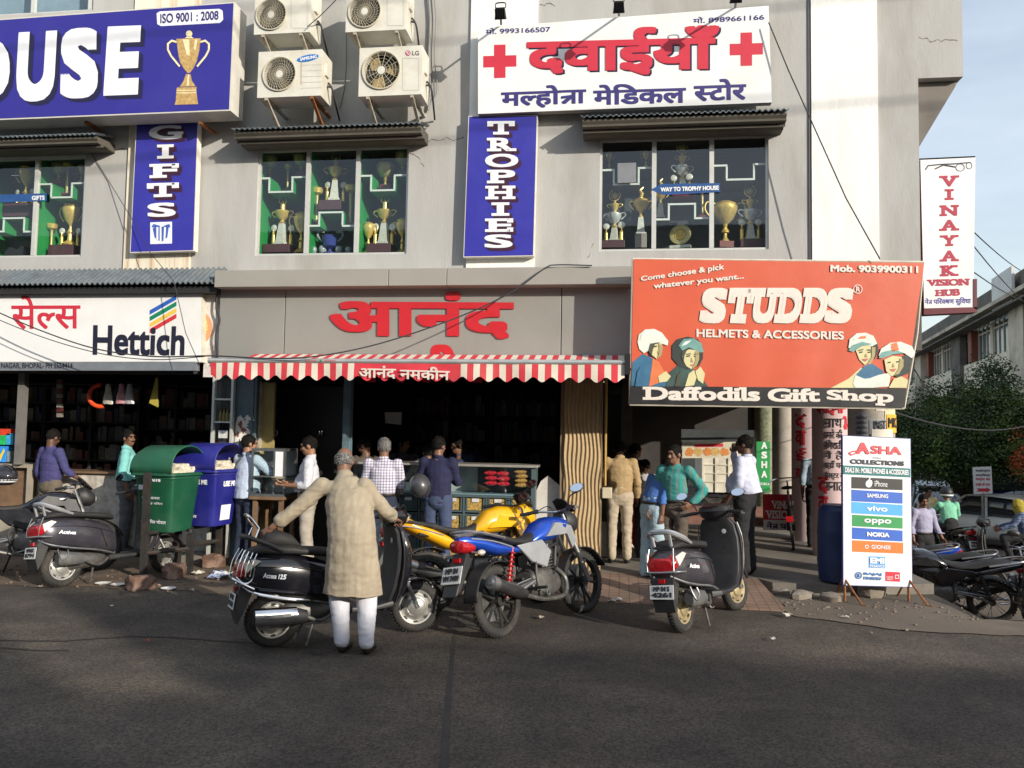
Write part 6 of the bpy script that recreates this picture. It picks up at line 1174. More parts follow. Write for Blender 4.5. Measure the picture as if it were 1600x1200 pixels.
    o = MB().tube([(.22, -.165, .335), (.12, -.17, .36), (-.22, -.19, .48), (-.26, -.19, .495)], [.035, .055, .058, .045], 14).build('muffler', plastic, t); MB().tube([(-.20, -.19, .473), (-.27, -.193, .50)], .060, 14).tube([(-.24, -.192, .488), (-.285, -.194, .506)], .03, 12).build('muffler_tip', steel2, o); MB().tube([(.12, -.20, .40), (-.12, -.222, .47)], [.022, .03], 8, flat=.5).build('heat_shield', steel2, o)
    for s in (-1, 1): MB().tube([(.42, s * .12, .36), (.42, s * .26, .36)], .014, 8).build('footpeg', plastic, t); MB().tube([(.12, s * .13, .46), (.1, s * .25, .47)], .013, 8).build('footpeg', plastic, t)
    MB().tube([(.45, .12, .27), (.36, .30, .02)], .012, 6).build('side_stand', plastic, t)
    Th = Matrix.Translation((1.08, 0, 0)) @ Matrix.Rotation(R(steer), 4, 'Z') @ Matrix.Translation((-1.08, 0, 0))
    for s in (-1, 1): MB().tube([(X - .0, s * .085, Rr), (1.19, s * .085, .68), (1.07, s * .085, .99)], [.026, .026, .017], 10, Th).build('fork', steel2 if style != 'n' else engm, t)
    MB().loft([[Th @ Vector((X - .0 + (Rr + .025) * math.cos(a), y_, Rr + (Rr + .025) * math.sin(a))) for y_ in (-.065, -.045, .045, .065)] for a in [R(q) for q in range(20, 176, 12)]], caps=False, closed=False).build('front_mudguard', paint if style == 'y' else plastic, t, solid=.008)
    hl = MB().loft([sq(x, a, b, w, 2.3, 18) for x, a, b, w in [(1.12, .84, 1.02, .10), (1.18, .80, 1.04, .125), (1.26, .80, 1.0, .11), (1.31, .84, .94, .07)]], T=Th).build('headlight_cowl', paint if style in 'yn' else plastic, t)
    MB().ell((1.30, 0, .89), (.035, .075, .05), Th, n=14).build('headlight', orl, hl)
    MB().loft([[Th @ Vector(p) for p in q] for q in ([(1.27, -.09, 1.0), (1.20, -.10, 1.05), (1.13, -.075, 1.13), (1.11, 0, 1.15), (1.13, .075, 1.13), (1.20, .10, 1.05), (1.27, .09, 1.0)], [(1.28, -.08, 1.0), (1.22, -.09, 1.06), (1.15, -.07, 1.135), (1.12, 0, 1.16), (1.15, .07, 1.135), (1.22, .09, 1.06), (1.28, .08, 1.0)])]).build('instrument_pod', plastic, hl)
    MB().tube(spline([(.96, -.36, 1.04), (1.02, -.25, 1.05), (1.07, -.1, 1.03), (1.08, 0, 1.02), (1.07, .1, 1.03), (1.02, .25, 1.05), (.96, .36, 1.04)], 4), .011, 8, Th).build('handlebar', chrome if style == 'c' else plastic, t)
    for s in (-1, 1):
        MB().tube([(1.035, s * .2, 1.05), (1.0, s * .27, 1.045), (.955, s * .375, 1.04)], [.024, .018, .018], 10, Th).build('grip', plastic, t); MB().tube(spline([(1.06, s * .2, 1.045), (1.06, s * .27, 1.04), (1.02, s * .37, 1.02)], 3), .006, 6, Th).build('brake_lever', steel2, t)
        if mirrors[0 if s < 0 else 1]: mirror(t, Th @ Vector((1.03, s * .22, 1.06)), Th @ Vector((1.02, s * .36, 1.22)), .066, rot=-8 * s)
    for s in (-1, 1): MB().tube(spline([Th @ Vector((1.03, s * .24, 1.04)), Th @ Vector((1.16, s * .17, 1.09)), (1.15, s * .08, .98), (1.0, s * .06, .80)], 4), .005, 5).build('cable', plastic, t)
    MB().tube(spline([(1.12, -.07, .95), (1.2, -.11, .6), (X - .02, -.09, .36)], 4), .005, 5).build('cable', plastic, t); MB().tube(spline([(.95, -.09, .7), (.8, -.14, .55), (.7, -.15, .45)], 4), .007, 5).build('hose', plastic, t); MB().tube(spline([(.5, -.13, .66), (.42, -.15, .5), (.45, -.13, .36)], 4), .006, 5).build('hose', plastic, t)
    mb = MB()
    for s in (-1, 1): mb.tube([(0, s * .08, Rr + .085), (.55, s * .08, .46)], .012, 6, flat=.5); mb.tube(spline([(-.32, s * .082, .875), (-.1, s * .128, .83), (.15, s * .138, .755)], 4), .006, 5)
    mb.build('tail_stripe', greyp, t)
    MB().tube(spline([(.62, -.135, .30), (.5, -.2, .27), (.46, -.21, .34)], 4), .009, 6).tube([(.12, -.12, .34), (.42, -.13, .42)], .014, 6).build('brake_pedal', steel2, t)
    if guard:
        mb = MB()
        for k in range(4): mb.tube(spline([(-.33 + k * .06, -.20, .62 - k * .02), (-.42 + k * .05, -.21, .42), (-.24 + k * .05, -.21, .27), (-.05 + k * .03, -.2, .36)], 4), .007, 6)
        mb.tube(spline([(-.42, -.17, .72), (-.45, -.2, .6), (-.3, -.215, .24), (.1, -.2, .3), (.1, -.17, .7)], 5), .010, 6).build('saree_guard', chrome, t)
    return t
bluep = M('metallic_blue_paint', (.012, .075, .50), rough=.2, metal=.35, coat=.7, var=.08); yellp = M('bright_yellow_paint', (.80, .40, .008), rough=.22, coat=.7, var=.05); greyp = M('silver_panel', (.40, .41, .43), rough=.35, metal=.4, var=.1)
redsh = M('red_spring', (.42, .015, .015), rough=.4)
bike('parked_motorcycle', 'blue motorcycle with silver side panels and plate 7499, leaning in front of the wavy pillar', place(PZ(783, 996), PZ(915, 957), -11), bluep, 'c', ['MP 04', 'VM 7499'], side=greyp, shock=redsh, steer=-6)
bike('parked_motorcycle', 'yellow and black sports motorcycle parked between the kurta man and the snack counter', place(PZ(668, 962), PZ(668, 962) + Vector((1.05, .88, 0)), -9), yellp, 'n', None, side=plastic, steer=8, mirrors=(1, 0))
r0 = PZ(-62, 908); bike('parked_motorcycle', 'black motorcycle cut off by the left picture edge, with a helmet on it', place(r0 + Vector((-.05, .1, 0)), r0 + Vector((1.1, .95, 0)), -9), bk, 'c', None, steer=12, rear='spoke', mirrors=(0, 0))
# ---------------------------------------------------------------- people
def tcap(mb, p0, r0, p1, r1, side=(1, 0, 0), n=16):
    p0, p1 = Vector(p0), Vector(p1); r0 = r0 if isinstance(r0, tuple) else (r0, r0); r1 = r1 if isinstance(r1, tuple) else (r1, r1)
    d = (p1 - p0).normalized(); s = Vector(side); s = s - d * s.dot(d)
    if s.length < .05: s = Vector((0, 1, 0)) - d * d.y
    s.normalize(); u = s.cross(d); rings = []
    def ring(c, r, k): rings.append([c + s * (r[0] * k * math.cos(2 * math.pi * i / n)) + u * (r[1] * k * math.sin(2 * math.pi * i / n)) for i in range(n)])
    for q in (-80, -50, -22): ring(p0 + d * (math.sin(R(q)) * min(r0)), r0, math.cos(R(q)))
    for q in range(4): ring(p0.lerp(p1, q / 3), tuple(lerp(a, b, q / 3) for a, b in zip(r0, r1)), 1)
    for q in (22, 50, 80): ring(p1 + d * (math.sin(R(q)) * min(r1)), r1, math.cos(R(q)))
    return mb.loft(rings)
def fuse(mb, vox, smooth=3, wr=0., seed=0., zcut=None):
    me = bpy.data.meshes.new('t'); me.from_pydata([tuple(p) for p in mb.v], [], mb.f)
    bm = bmesh.new(); bm.from_mesh(me); bmesh.ops.recalc_face_normals(bm, faces=bm.faces); bm.to_mesh(me); bm.free()
    o = bpy.data.objects.new('t', me); COL.objects.link(o)
    md = o.modifiers.new('r', 'REMESH'); md.mode = 'VOXEL'; md.voxel_size = vox
    md = o.modifiers.new('s', 'SMOOTH'); md.iterations = smooth; md.factor = .5
    m2 = bpy.data.meshes.new_from_object(o.evaluated_get(bpy.context.evaluated_depsgraph_get())); r = MB()
    so = Vector((seed * 3.7, seed * 1.3, seed * 2.1))
    for v in m2.vertices:
        p = v.co.copy()
        if wr:
            q = Vector((p.x * 6 + p.z * 3, p.y * 6, p.z * 12)) + so
            p += v.normal * wr * (noise.noise(q) + .6 * (1 - 2 * abs(noise.noise(q * 1.7 + Vector((2, 5, 1)))))) 
        zk = zcut + .018 * noise.noise(Vector((p.x * 6 + seed, p.y * 6, 0))) if zcut is not None else 0
        if zcut is not None and p.z < zk: p.z = zk + (p.z - zk) * .05
        r.v.append(p)
    r.f = [tuple(p.vertices) for p in m2.polygons]; r.mi = [0] * len(r.f)
    bpy.data.objects.remove(o); bpy.data.meshes.remove(me); bpy.data.meshes.remove(m2); return r
def hand(mb, w, d, nrm, side, curl=25, sc=1.):
    """palm and five fingers: from the wrist w along d, palm facing nrm, thumb towards side"""
    w, d, nrm, side = Vector(w), Vector(d).normalized(), Vector(nrm), Vector(side); nrm = (nrm - d * nrm.dot(d)).normalized(); s0 = d.cross(nrm); side = s0 if s0.dot(side) > 0 else -s0
    tcap(mb, w, (.026 * sc, .019 * sc), w + d * .075 * sc, (.039 * sc, .014 * sc), side, 10)
    for k, ln in enumerate((.072, .082, .077, .06)):
        p = w + (d * .085 + side * (.029 - .0195 * k)) * sc; P = [p]; a = 0
        for q, f in enumerate((.45, .32, .25)): a += R(curl * (1 + .12 * k) * (.7 if q == 0 else 1.1)); p = p + (d * math.cos(a) + nrm * math.sin(a)) * ln * f * sc; P.append(p)
        mb.tube(P, [.0095 * sc, .009 * sc, .0082 * sc, .006 * sc], 7)
    p = w + (d * .022 + side * .026) * sc; q = p + (d * .034 + side * .026 + nrm * .012) * sc; mb.tube([p - side * .01, q, q + (d * .028 + side * .004 + nrm * .016) * sc], [.013 * sc, .0105 * sc, .007 * sc], 7)
SK = {'m': M('skin_brown', (.20, .098, .058), rough=.5, var=.12, scale=14), 'd': M('skin_dark', (.12, .058, .036), rough=.5, var=.12, scale=14), 'l': M('skin_light_brown', (.30, .155, .09), rough=.5, var=.1, scale=14)}
hairm = M('black_hair', (.008, .007, .006), rough=.8, spec=.2, var=.3, scale=40, bump=.6, bscale=90); greyh = M('grey_hair', (.16, .155, .15), rough=.7, var=.5, scale=60, bump=.6, bscale=90); eyem = M('dark_eye', (.012, .01, .01), rough=.2); shoem = M('black_shoe', (.02, .018, .016), rough=.5)
J0 = dict(pel=(0, 0, .95), ch=(0, 0, 1.27), nk=(0, .02, 1.43), hd=(0, -.01, 1.565), shL=(.175, .01, 1.37), elL=(.225, .04, 1.10), wrL=(.225, -.03, .86), shR=(-.175, .01, 1.37), elR=(-.225, .04, 1.10), wrR=(-.225, -.03, .86),
          hipL=(.09, 0, .92), knL=(.1, -.01, .5), anL=(.105, .03, .085), hipR=(-.09, 0, .92), knR=(-.1, -.01, .5), anR=(-.105, .03, .085))
def person(label, px, Y, z, yaw, H=1.66, top=None, bottom=None, skin='m', hair='short', pose={}, head=(0, 0), belly=0., rolled=False, tuck=True, kurta=False, shoes=shoem, vox=.012, curl=(25, 25), palms={}, tach=False, loose=1., X=None, seed=None, group=None, stout=1., hdirs={}, wr=.0085, feet=True):
    k = H / 1.70; x = X if X is not None else PY(px, 690, Y).x
    M4 = Matrix.Translation((x, Y, z)) @ Matrix.Rotation(R(yaw), 4, 'Z') @ Matrix.Scale(k, 4)
    t = thing('person', label, 'person', M4=M4, group=group); seed = seed if seed is not None else px * .137
    J = {a: Vector(b) for a, b in {**J0, **pose}.items()}
    HR = Matrix.Rotation(R(head[0]), 4, 'Z') @ Matrix.Rotation(R(head[1]), 4, 'X'); HT = Matrix.Translation(J['hd']) @ HR @ Matrix.Scale(.94, 4); h = lambda *p: HT @ Vector(p)
    b = MB(); hx = HR.to_3x3() @ Vector((1, 0, 0))
    b.ell((0, .016, .022), (.076, .096, .098), HT, 16); b.ell((0, -.022, -.04), (.06, .07, .082), HT, 14); b.ell((0, -.066, -.088), (.028, .026, .026), HT, 10); b.ell((0, -.078, .035), (.05, .03, .022), HT, 10)
    b.tube([h(0, -.088, .014), h(0, -.103, -.012), h(0, -.112, -.030), h(0, -.09, -.038)], [.009, .011, .017, .012], 8); b.ell((0, -.092, -.060), (.024, .012, .010), HT, 8)
    for s in (-1, 1): b.ell((s * .079, .012, -.012), (.012, .024, .034), HT, 8); b.ell((s * .04, -.068, -.02), (.022, .026, .02), HT, 8)
    tcap(b, J['nk'] - Vector((0, 0, .06)), .062, h(0, .02, -.05), .054)
    tcap(b, J['pel'], (.11, .075), J['ch'], (.12, .08))
    for s in 'LR':
        tcap(b, J['sh' + s], .05, J['el' + s], .041, n=12); tcap(b, J['el' + s], .042, J['wr' + s], .027, n=12); tcap(b, J['hip' + s], .07, J['kn' + s], .05, n=12); tcap(b, J['kn' + s], .05, J['an' + s], .036, n=12)
    bd = fuse(b, min(vox, .0105), 2)
    for s, sg in (('L', 1), ('R', -1)):
        d = Vector(hdirs.get(s, J['wr' + s] - J['el' + s])); nr = palms.get(s, (-sg, 0, 0)); hand(bd, J['wr' + s], d, nr, (0, -1, 0) if abs(nr[0]) > .5 else (-sg, 0, 0), curl[0 if s == 'L' else 1], 1.02)
        if feet: tcap(bd, J['an' + s] - Vector((0, .01, .04)), (.032, .03), J['an' + s] + Vector((0, -.13, -.058)), (.038, .018), n=10)
    bd.build('body', SK[skin], t)
    # hair
    if hair:
        e = MB().ell((0, .018, .028), (.0805, .1005, .0985), n=28); bm = bmesh.new(); V = [bm.verts.new(p) for p in e.v]
        for f in e.f: bm.faces.new([V[i] for i in f])
        bmesh.ops.remove_doubles(bm, verts=bm.verts[:], dist=.0008)
        cut = lambda co, no: bmesh.ops.bisect_plane(bm, geom=bm.verts[:] + bm.edges[:] + bm.faces[:], plane_co=co, plane_no=no, clear_outer=True)
        cut((0, -.078, .05), (0, -.78, -.62)) if hair != 'bald' else cut((0, .0, .0), (0, -.95, -.3))
        cut((0, .09, -.065), (0, -.1, -1))
        if hair == 'bald': cut((0, .06, .035), (0, -.1, 1))
        bm.verts.index_update(); g = MB(); g.v = [q.co + q.co.normalized() * (.009 * noise.noise(q.co * 30 + Vector((seed, 0, 0)))) for q in bm.verts]; g.f = [tuple(q.index for q in f.verts) for f in bm.faces]; g.mi = [0] * len(g.f); bm.free()
        tu = MB()
        for i in range(300 if g.f else 0):
            f = g.f[rnd.randrange(len(g.f))]; c = sum((g.v[k] for k in f), Vector()) / len(f); no = (c - Vector((0, .018, .02))).normalized(); dn = Vector((rnd.gauss(0, .5), .35 if c.z > .06 else .1, -1)); dn = (dn - no * dn.dot(no)).normalized(); sd = no.cross(dn) * .0045; e = c + dn * rnd.uniform(.012, .03) + no * rnd.uniform(.001, .009)
            tu.quad(c - sd, c + sd, e + sd * .3, e - sd * .3)
        g.join(tu); g2 = MB().join(g, HT); g2.build('hair', greyh if hair in ('bald', 'grey') else hairm, t, solid=.004)
    for s in (-1, 1):
        MB().ell((s * .031, -.087, .004), (.0135, .008, .0065), HT, 8).build('eye', eyem, t); MB().tube([h(s * .014, -.099, .024), h(s * .034, -.097, .029), h(s * .054, -.083, .022)], [.004, .005, .003], 6).build('eyebrow', hairm, t)
    if tach: MB().tube([h(-.032, -.094, -.054), h(-.014, -.106, -.046), h(0, -.108, -.046), h(.014, -.106, -.046), h(.032, -.094, -.054)], [.004, .008, .007, .008, .004], 6).build('moustache', hairm, t)
    # clothes
    if bottom:
        c = MB(); tcap(c, J['pel'] + Vector((0, 0, .07)), (.152 * stout, .112 * stout + belly * .3), J['pel'] - Vector((0, 0, .05)), (.165 * stout, .125 * stout)) if not kurta else None
        for s in 'LR': tcap(c, J['hip' + s].lerp(J['kn' + s], .6 if kurta else 0), (.096 * stout, .10 * stout), J['kn' + s], .07 * loose, n=14); tcap(c, J['kn' + s], .072 * loose, J['an' + s] + Vector((0, 0, .015)), ((.056 if not kurta else .047) * loose, (.064 if not kurta else .053) * loose), n=14)
        fuse(c, vox, 4, wr * (.7 if kurta else 1.1), seed, .05).build('trousers', bottom, t)
    if top:
        c = MB(); st = stout; ch, pl, nk = J['ch'], J['pel'], J['nk']; hem = pl + Vector((0, 0, .06)) if tuck else pl - Vector((0, 0, .06))
        tcap(c, hem, (.160 * st + belly * .4, .118 * st + belly), ch, (.168 * st, .118 * st)); tcap(c, ch, (.17 * st, .118 * st), (J['shL'] + J['shR']) / 2 - Vector((0, 0, .02)), (.15, .085))
        tcap(c, J['shL'] + Vector((0, 0, -.02)), .062, J['shR'] + Vector((0, 0, -.02)), .062, (0, 1, 0)); tcap(c, (J['shL'] + J['shR']) / 2, (.10, .07), nk - Vector((0, 0, .005)), (.062, .060))
        if belly: c.ell((pl + ch) / 2 + Vector((0, -.06 - belly * .45, -.04)), (.13 + belly * .3, .10 + belly * .6, .17))
        if kurta: hl = Vector(kurta); tcap(c, ch, (.195, .125), pl, (.195, .15)); tcap(c, pl, (.195, .15), hl, (.235, .165)); tcap(c, hl, (.235, .165), hl - Vector((0, 0, .2)), (.245, .16))
        for s in 'LR':
            kk = 1.12 if kurta else 1; tcap(c, J['sh' + s], .065 * kk, J['el' + s], .051 * kk, n=14); e_ = J['el' + s].lerp(J['wr' + s], .35 if rolled else (.62 if kurta else .95)); tcap(c, J['el' + s], .052 * kk, e_, (.048 if not kurta else .058), n=14)
        zc = hem.z - .012 if not kurta else hl.z - .05
        sh_ = fuse(c, vox, 3, wr, seed + 5, zc)
        so = sh_.build('shirt' if not kurta else 'kurta', top, t)
        q = [(J['nk'] + HR.to_3x3() @ Vector((.068 * math.cos(a), .066 * math.sin(a) + .002, (.022 if math.sin(a) > -.6 else .002) * 1.0 + zz))) for zz in (0,) for a in [2 * math.pi * i / 20 for i in range(20)]]
        mb = MB().loft([[p - Vector((0, 0, .028)) for p in q], q, [J['nk'] + (p - J['nk']) * .93 for p in q], [J['nk'] + (p - J['nk']) * .93 - Vector((0, 0, .03)) for p in q]], caps=False); mb.build('collar', top, so)
    if tuck and bottom and not kurta: pl = J['pel']; MB().loft([[pl + Vector(((.166 * stout + belly * .15) * math.cos(a), (.126 * stout + belly * .35) * math.sin(a), zz)) for a in [2 * math.pi * i / 28 for i in range(28)]] for zz in (.035, .068)], caps=False).build('belt', shoem, t, solid=.006)
    if feet and shoes:
        for s in 'LR':
            a = J['an' + s]; m = MB(); tcap(m, a + Vector((0, .0, -.035)), (.042, .045), a + Vector((0, -.14, -.05)), (.046, .03), n=12); 
            for p in m.v: p.z = max(p.z, .002)
            m.build('shoe', shoes, t)
    return t
def cloth(name, col, kind=None, c2=None, sx=.03, **k):
    m = M(name, col, rough=.85, var=.12, scale=9, bump=.55, bscale=16, **k)
    if kind and c2 and not m.get('pat'):
        m['pat'] = 1; t = m.node_tree; b = t.nodes['Principled BSDF']; N = t.nodes.new; src = b.inputs['Base Color'].links[0].from_socket
        co = [q for q in t.nodes if q.type == 'TEX_COORD'][0]; sp = N('ShaderNodeSeparateXYZ'); t.links.new(co.outputs['Object'], sp.inputs[0])
        def stripe(out, per, wd):
            a = N('ShaderNodeMath'); a.operation = 'DIVIDE'; a.inputs[1].default_value = per; f = N('ShaderNodeMath'); f.operation = 'FRACT'; g = N('ShaderNodeMath'); g.operation = 'LESS_THAN'; g.inputs[1].default_value = wd
            t.links.new(out, a.inputs[0]); t.links.new(a.outputs[0], f.inputs[0]); t.links.new(f.outputs[0], g.inputs[0]); return g.outputs[0]
        outs = []
        if kind in ('check', 'stripe'): outs.append(stripe(sp.outputs[0], sx, .35))
        if kind == 'check': outs.append(stripe(sp.outputs[2], sx, .35))
        for o in outs:
            mx = N('ShaderNodeMixRGB'); mx.inputs[2].default_value = (*c2, 1); s = N('ShaderNodeMath'); s.operation = 'MULTIPLY'; s.inputs[1].default_value = .62; t.links.new(o, s.inputs[0]); t.links.new(s.outputs[0], mx.inputs[0]); t.links.new(src, mx.inputs[1]); src = mx.outputs[0]
        t.links.new(src, b.inputs['Base Color'])
    return m
khaki = cloth('khaki_trousers', (.13, .105, .075)); jeans = cloth('dark_jeans', (.016, .024, .05)); greyt = cloth('grey_trousers', (.10, .10, .11)); blackt = cloth('black_trousers', (.014, .014, .016)); whitec = cloth('white_cotton', (.60, .60, .66))
# the man in the cream kurta
f0 = PZ(556, 1019)
person('old man in a cream kurta bending over the black scooter, seen from behind', 556, f0.y, 0, 180, H=1.70, X=f0.x, top=cloth('cream_khadi', (.34, .285, .205), 'stripe', (.31, .255, .18), .05, tint=(.29, .235, .165), tscale=5, tamt=.25), bottom=whitec, skin='m', hair='bald', vox=.010, kurta=(.03, .03, .53), loose=1.22, wr=.008, curl=(38, 55), head=(8, 22),
       pose=dict(pel=(.05, .03, .92), ch=(.13, -.10, 1.20), nk=(.205, -.20, 1.40), hd=(.235, -.27, 1.515), shL=(.37, -.12, 1.315), elL=(.56, -.06, 1.125), wrL=(.755, -.02, .965), shR=(.01, -.14, 1.315), elR=(-.165, -.18, 1.11), wrR=(-.17, -.40, 1.03), hipL=(.14, .02, .90), knL=(.165, -.02, .49), anL=(.10, .05, .085), hipR=(-.04, .02, .90), knR=(-.08, .0, .49), anR=(-.105, .06, .085)), palms={'L': (0, -1, -.5), 'R': (0, -.5, -1)}, hdirs={'L': (.75, .0, -.55), 'R': (-.2, -.7, -.2)})
# at the hardware shop
ARMF = dict(elR=(-.21, -.10, 1.12), wrR=(-.20, -.33, 1.02)); ARML = dict(elL=(.21, -.10, 1.12), wrL=(.20, -.33, 1.02))
person('man in a purple shirt and khaki trousers leaning one hand on the hardware counter', 82, 10.35, .06, 160, top=cloth('purple_shirt', (.05, .047, .15)), bottom=khaki, skin='d', pose=dict(elR=(-.24, -.06, 1.12), wrR=(-.30, -.26, .97)), rolled=True, tuck=False, curl=(25, 10), palms={'R': (0, 0, -1)}, head=(10, 25), H=1.68)
person('man in a turquoise shirt looking back from the hardware counter behind the green bin', 201, 10.45, .06, 118, top=cloth('turquoise_shirt', (.19, .50, .47)), bottom=greyt, skin='m', tach=True, head=(-52, 0), belly=.03, pose=dict(elL=(.25, -.03, 1.10), wrL=(.2, -.2, .95)), H=1.70)
person('shadowy man in a grey shirt deep inside the hardware shop', 260, 12.4, .1, 185, top=cloth('grey_shirt', (.25, .25, .26)), bottom=blackt, skin='d', H=1.62)
# at the snack shop
person('man in pale blue check and dark jeans, back turned, by the blue bin', 389, 9.95, .02, 152, H=1.70, top=cloth('pale_blue_check', (.40, .50, .66), 'check', (.66, .72, .82), .018), bottom=jeans, skin='l', tuck=False, belly=.03, stout=1.08, pose=dict(elR=(-.33, -.10, 1.20), wrR=(-.17, -.27, 1.24), elL=(.25, -.02, 1.1), wrL=(.2, -.2, 1.0)), head=(-18, 5), shoes=M('tan_boot', (.36, .2, .08), rough=.7))
person('man in a white shirt facing left, hands held out, by the steel cabinet', 484, 9.75, .02, -72, H=1.69, top=cloth('white_stripe_shirt', (.62, .62, .66), 'stripe', (.45, .46, .55), .02), bottom=cloth('beige_trousers', (.36, .32, .27)), skin='l', rolled=True, belly=.02, pose=dict(elR=(-.2, -.02, 1.08), wrR=(-.12, -.26, 1.10), elL=(.2, .0, 1.08), wrL=(.07, -.27, 1.08)), palms={'L': (0, 0, 1), 'R': (0, 0, 1)}, curl=(18, 18), head=(-12, 12), vox=.012, tach=True)
person('grey haired man in a violet checked shirt at the snack counter', 600, 9.55, .03, 186, H=1.68, top=cloth('violet_check', (.66, .65, .70), 'check', (.13, .10, .24), .034), bottom=jeans, skin='m', hair='grey', tuck=True, pose=dict(elR=(-.22, -.05, 1.1), wrR=(-.16, -.2, 1.0), elL=(.23, -.03, 1.1), wrL=(.2, -.18, .95)), head=(25, 8), vox=.012)
person('young man with lowered head, half hidden left of the violet checked shirt', 570, 10.6, .08, -120, H=1.62, top=cloth('brown_shirt', (.08, .06, .05)), bottom=blackt, skin='m', head=(15, 25))
person('shop boy in a grey shirt standing behind the snack counter, left of the paper notice', 631, 11.7, .1, 30, H=1.62, top=cloth('dark_grey_shirt', (.07, .075, .09)), bottom=blackt, skin='m', head=(30, 5), pose={**ARMF, **ARML})
person('man in a cream shirt leaning on the counter, hidden by the navy shirt', 669, 10.62, .08, -150, H=1.55, top=cloth('cream_shirt', (.48, .46, .40)), bottom=greyt, skin='d', pose=dict(ch=(0, -.06, 1.26), elR=(-.26, -.16, 1.13), wrR=(-.1, -.34, 1.12), elL=(.28, -.15, 1.14), wrL=(.1, -.33, 1.12)))
person('man in a navy shirt with a helmet on his arm, seen from behind', 686, 9.8, .04, 176, H=1.70, top=cloth('navy_shirt', (.014, .015, .055)), bottom=cloth('blue_jeans', (.045, .065, .13)), skin='m', tuck=False, pose=dict(elL=(.25, -.02, 1.09), wrL=(.19, -.22, 1.02), elR=(-.22, -.09, 1.12), wrR=(-.1, -.3, 1.15)), rolled=False, head=(-14, 6), vox=.012)
person('bearded shopkeeper in a blue shirt resting his arms on the snack counter', 722, 11.45, .1, -28, H=1.64, top=cloth('blue_check_shirt', (.03, .055, .12)), bottom=blackt, skin='m', tach=True, pose=dict(ch=(0, -.05, 1.25), nk=(0, -.06, 1.41), hd=(0, -.1, 1.54), elR=(-.24, -.20, 1.12), wrR=(.02, -.36, 1.13), elL=(.27, -.18, 1.12), wrL=(.06, -.34, 1.12)), head=(-30, 8))
# in the arcade
person('man in a mustard jacket, back turned, right of the wavy pillar', 969, 10.75, .12, 184, H=1.62, top=cloth('mustard_jacket', (.37, .26, .13)), bottom=cloth('light_beige_trousers', (.42, .35, .26)), skin='d', tuck=False, pose=dict(nk=(0, -.02, 1.42), hd=(0, -.09, 1.53), elR=(-.24, .0, 1.1), wrR=(-.25, -.12, .88), elL=(.23, -.08, 1.1), wrL=(.15, -.28, 1.04)), head=(0, 25), vox=.012, stout=1.05)
person('man in a turquoise striped shirt, hand on hip, in the arcade', 1054, 9.75, .06, -28, H=1.63, top=cloth('teal_stripe', (.03, .25, .23), 'stripe', (.17, .19, .16), .07), bottom=cloth('brown_trousers', (.085, .065, .05)), skin='m', tach=True, pose=dict(elL=(.36, .06, 1.14), wrL=(.25, -.06, .98), elR=(-.25, .02, 1.1), wrR=(-.27, -.1, .9)), hdirs={'L': (-.5, -.5, -.4)}, head=(-14, 3), vox=.011)
person('person in pale blue trousers behind the turquoise striped man', 1021, 9.85, .07, 128, H=1.56, top=cloth('bright_blue_shirt', (.06, .15, .40)), bottom=cloth('pale_blue_trousers', (.36, .47, .52)), skin='m', loose=1.35, stout=1.08, pose=dict(ch=(0, -.1, 1.2), nk=(0, -.2, 1.34), hd=(0, -.27, 1.45), shL=(.17, -.12, 1.29), shR=(-.17, -.12, 1.29), elR=(-.2, -.0, 1.06), wrR=(-.2, .02, .86), elL=(.22, -.1, 1.05), wrL=(.2, -.2, .9)), head=(0, 30))
person('small white shirted figure in the dark arcade behind the turquoise striped man', 1008, 11.3, .12, 30, H=1.34, top=cloth('dull_white_shirt', (.36, .35, .34)), bottom=blackt, skin='d', pose={**ARMF, **ARML}, head=(10, 20))
person('person in red trousers mostly hidden beside the mustard jacket', 993, 12.1, .12, 120, H=1.55, top=cloth('dark_kurta', (.06, .04, .045)), bottom=cloth('red_trousers', (.42, .03, .05)), skin='m', shoes=M('white_shoe', (.5, .45, .42), rough=.6))
person('stout man in a white shirt and black trousers holding a phone to his face', 1164, 10.15, .12, -118, H=1.70, top=cloth('white_office_shirt', (.52, .54, .66)), bottom=blackt, skin='d', belly=.075, stout=1.1, loose=1.15, pose=dict(elR=(-.2, -.16, 1.18), wrR=(-.1, -.17, 1.45), elL=(.27, .03, 1.1), wrL=(.24, -.12, .93)), hdirs={'R': (.2, .1, 1)}, palms={'R': (.6, .4, 0)}, head=(0, 4), vox=.012)
person('person in a pale blue shirt standing between the two pink poster columns', 1277, 13.0, .1, 170, H=1.63, top=cloth('ice_blue_shirt', (.28, .36, .42)), bottom=blackt, skin='d')
# down the side street
GZ = -1.32
person('man in a lavender shirt and black trousers walking beside the white phone board', 1441, 15.2, -.82, 20, H=1.66, top=cloth('lavender_shirt', (.32, .31, .43)), bottom=blackt, skin='m', tach=True, head=(-20, 10), pose=dict(elL=(.27, .02, 1.1), wrL=(.33, -.08, .9), knL=(.1, -.1, .5), anL=(.11, -.08, .085), anR=(-.1, .2, .09)))
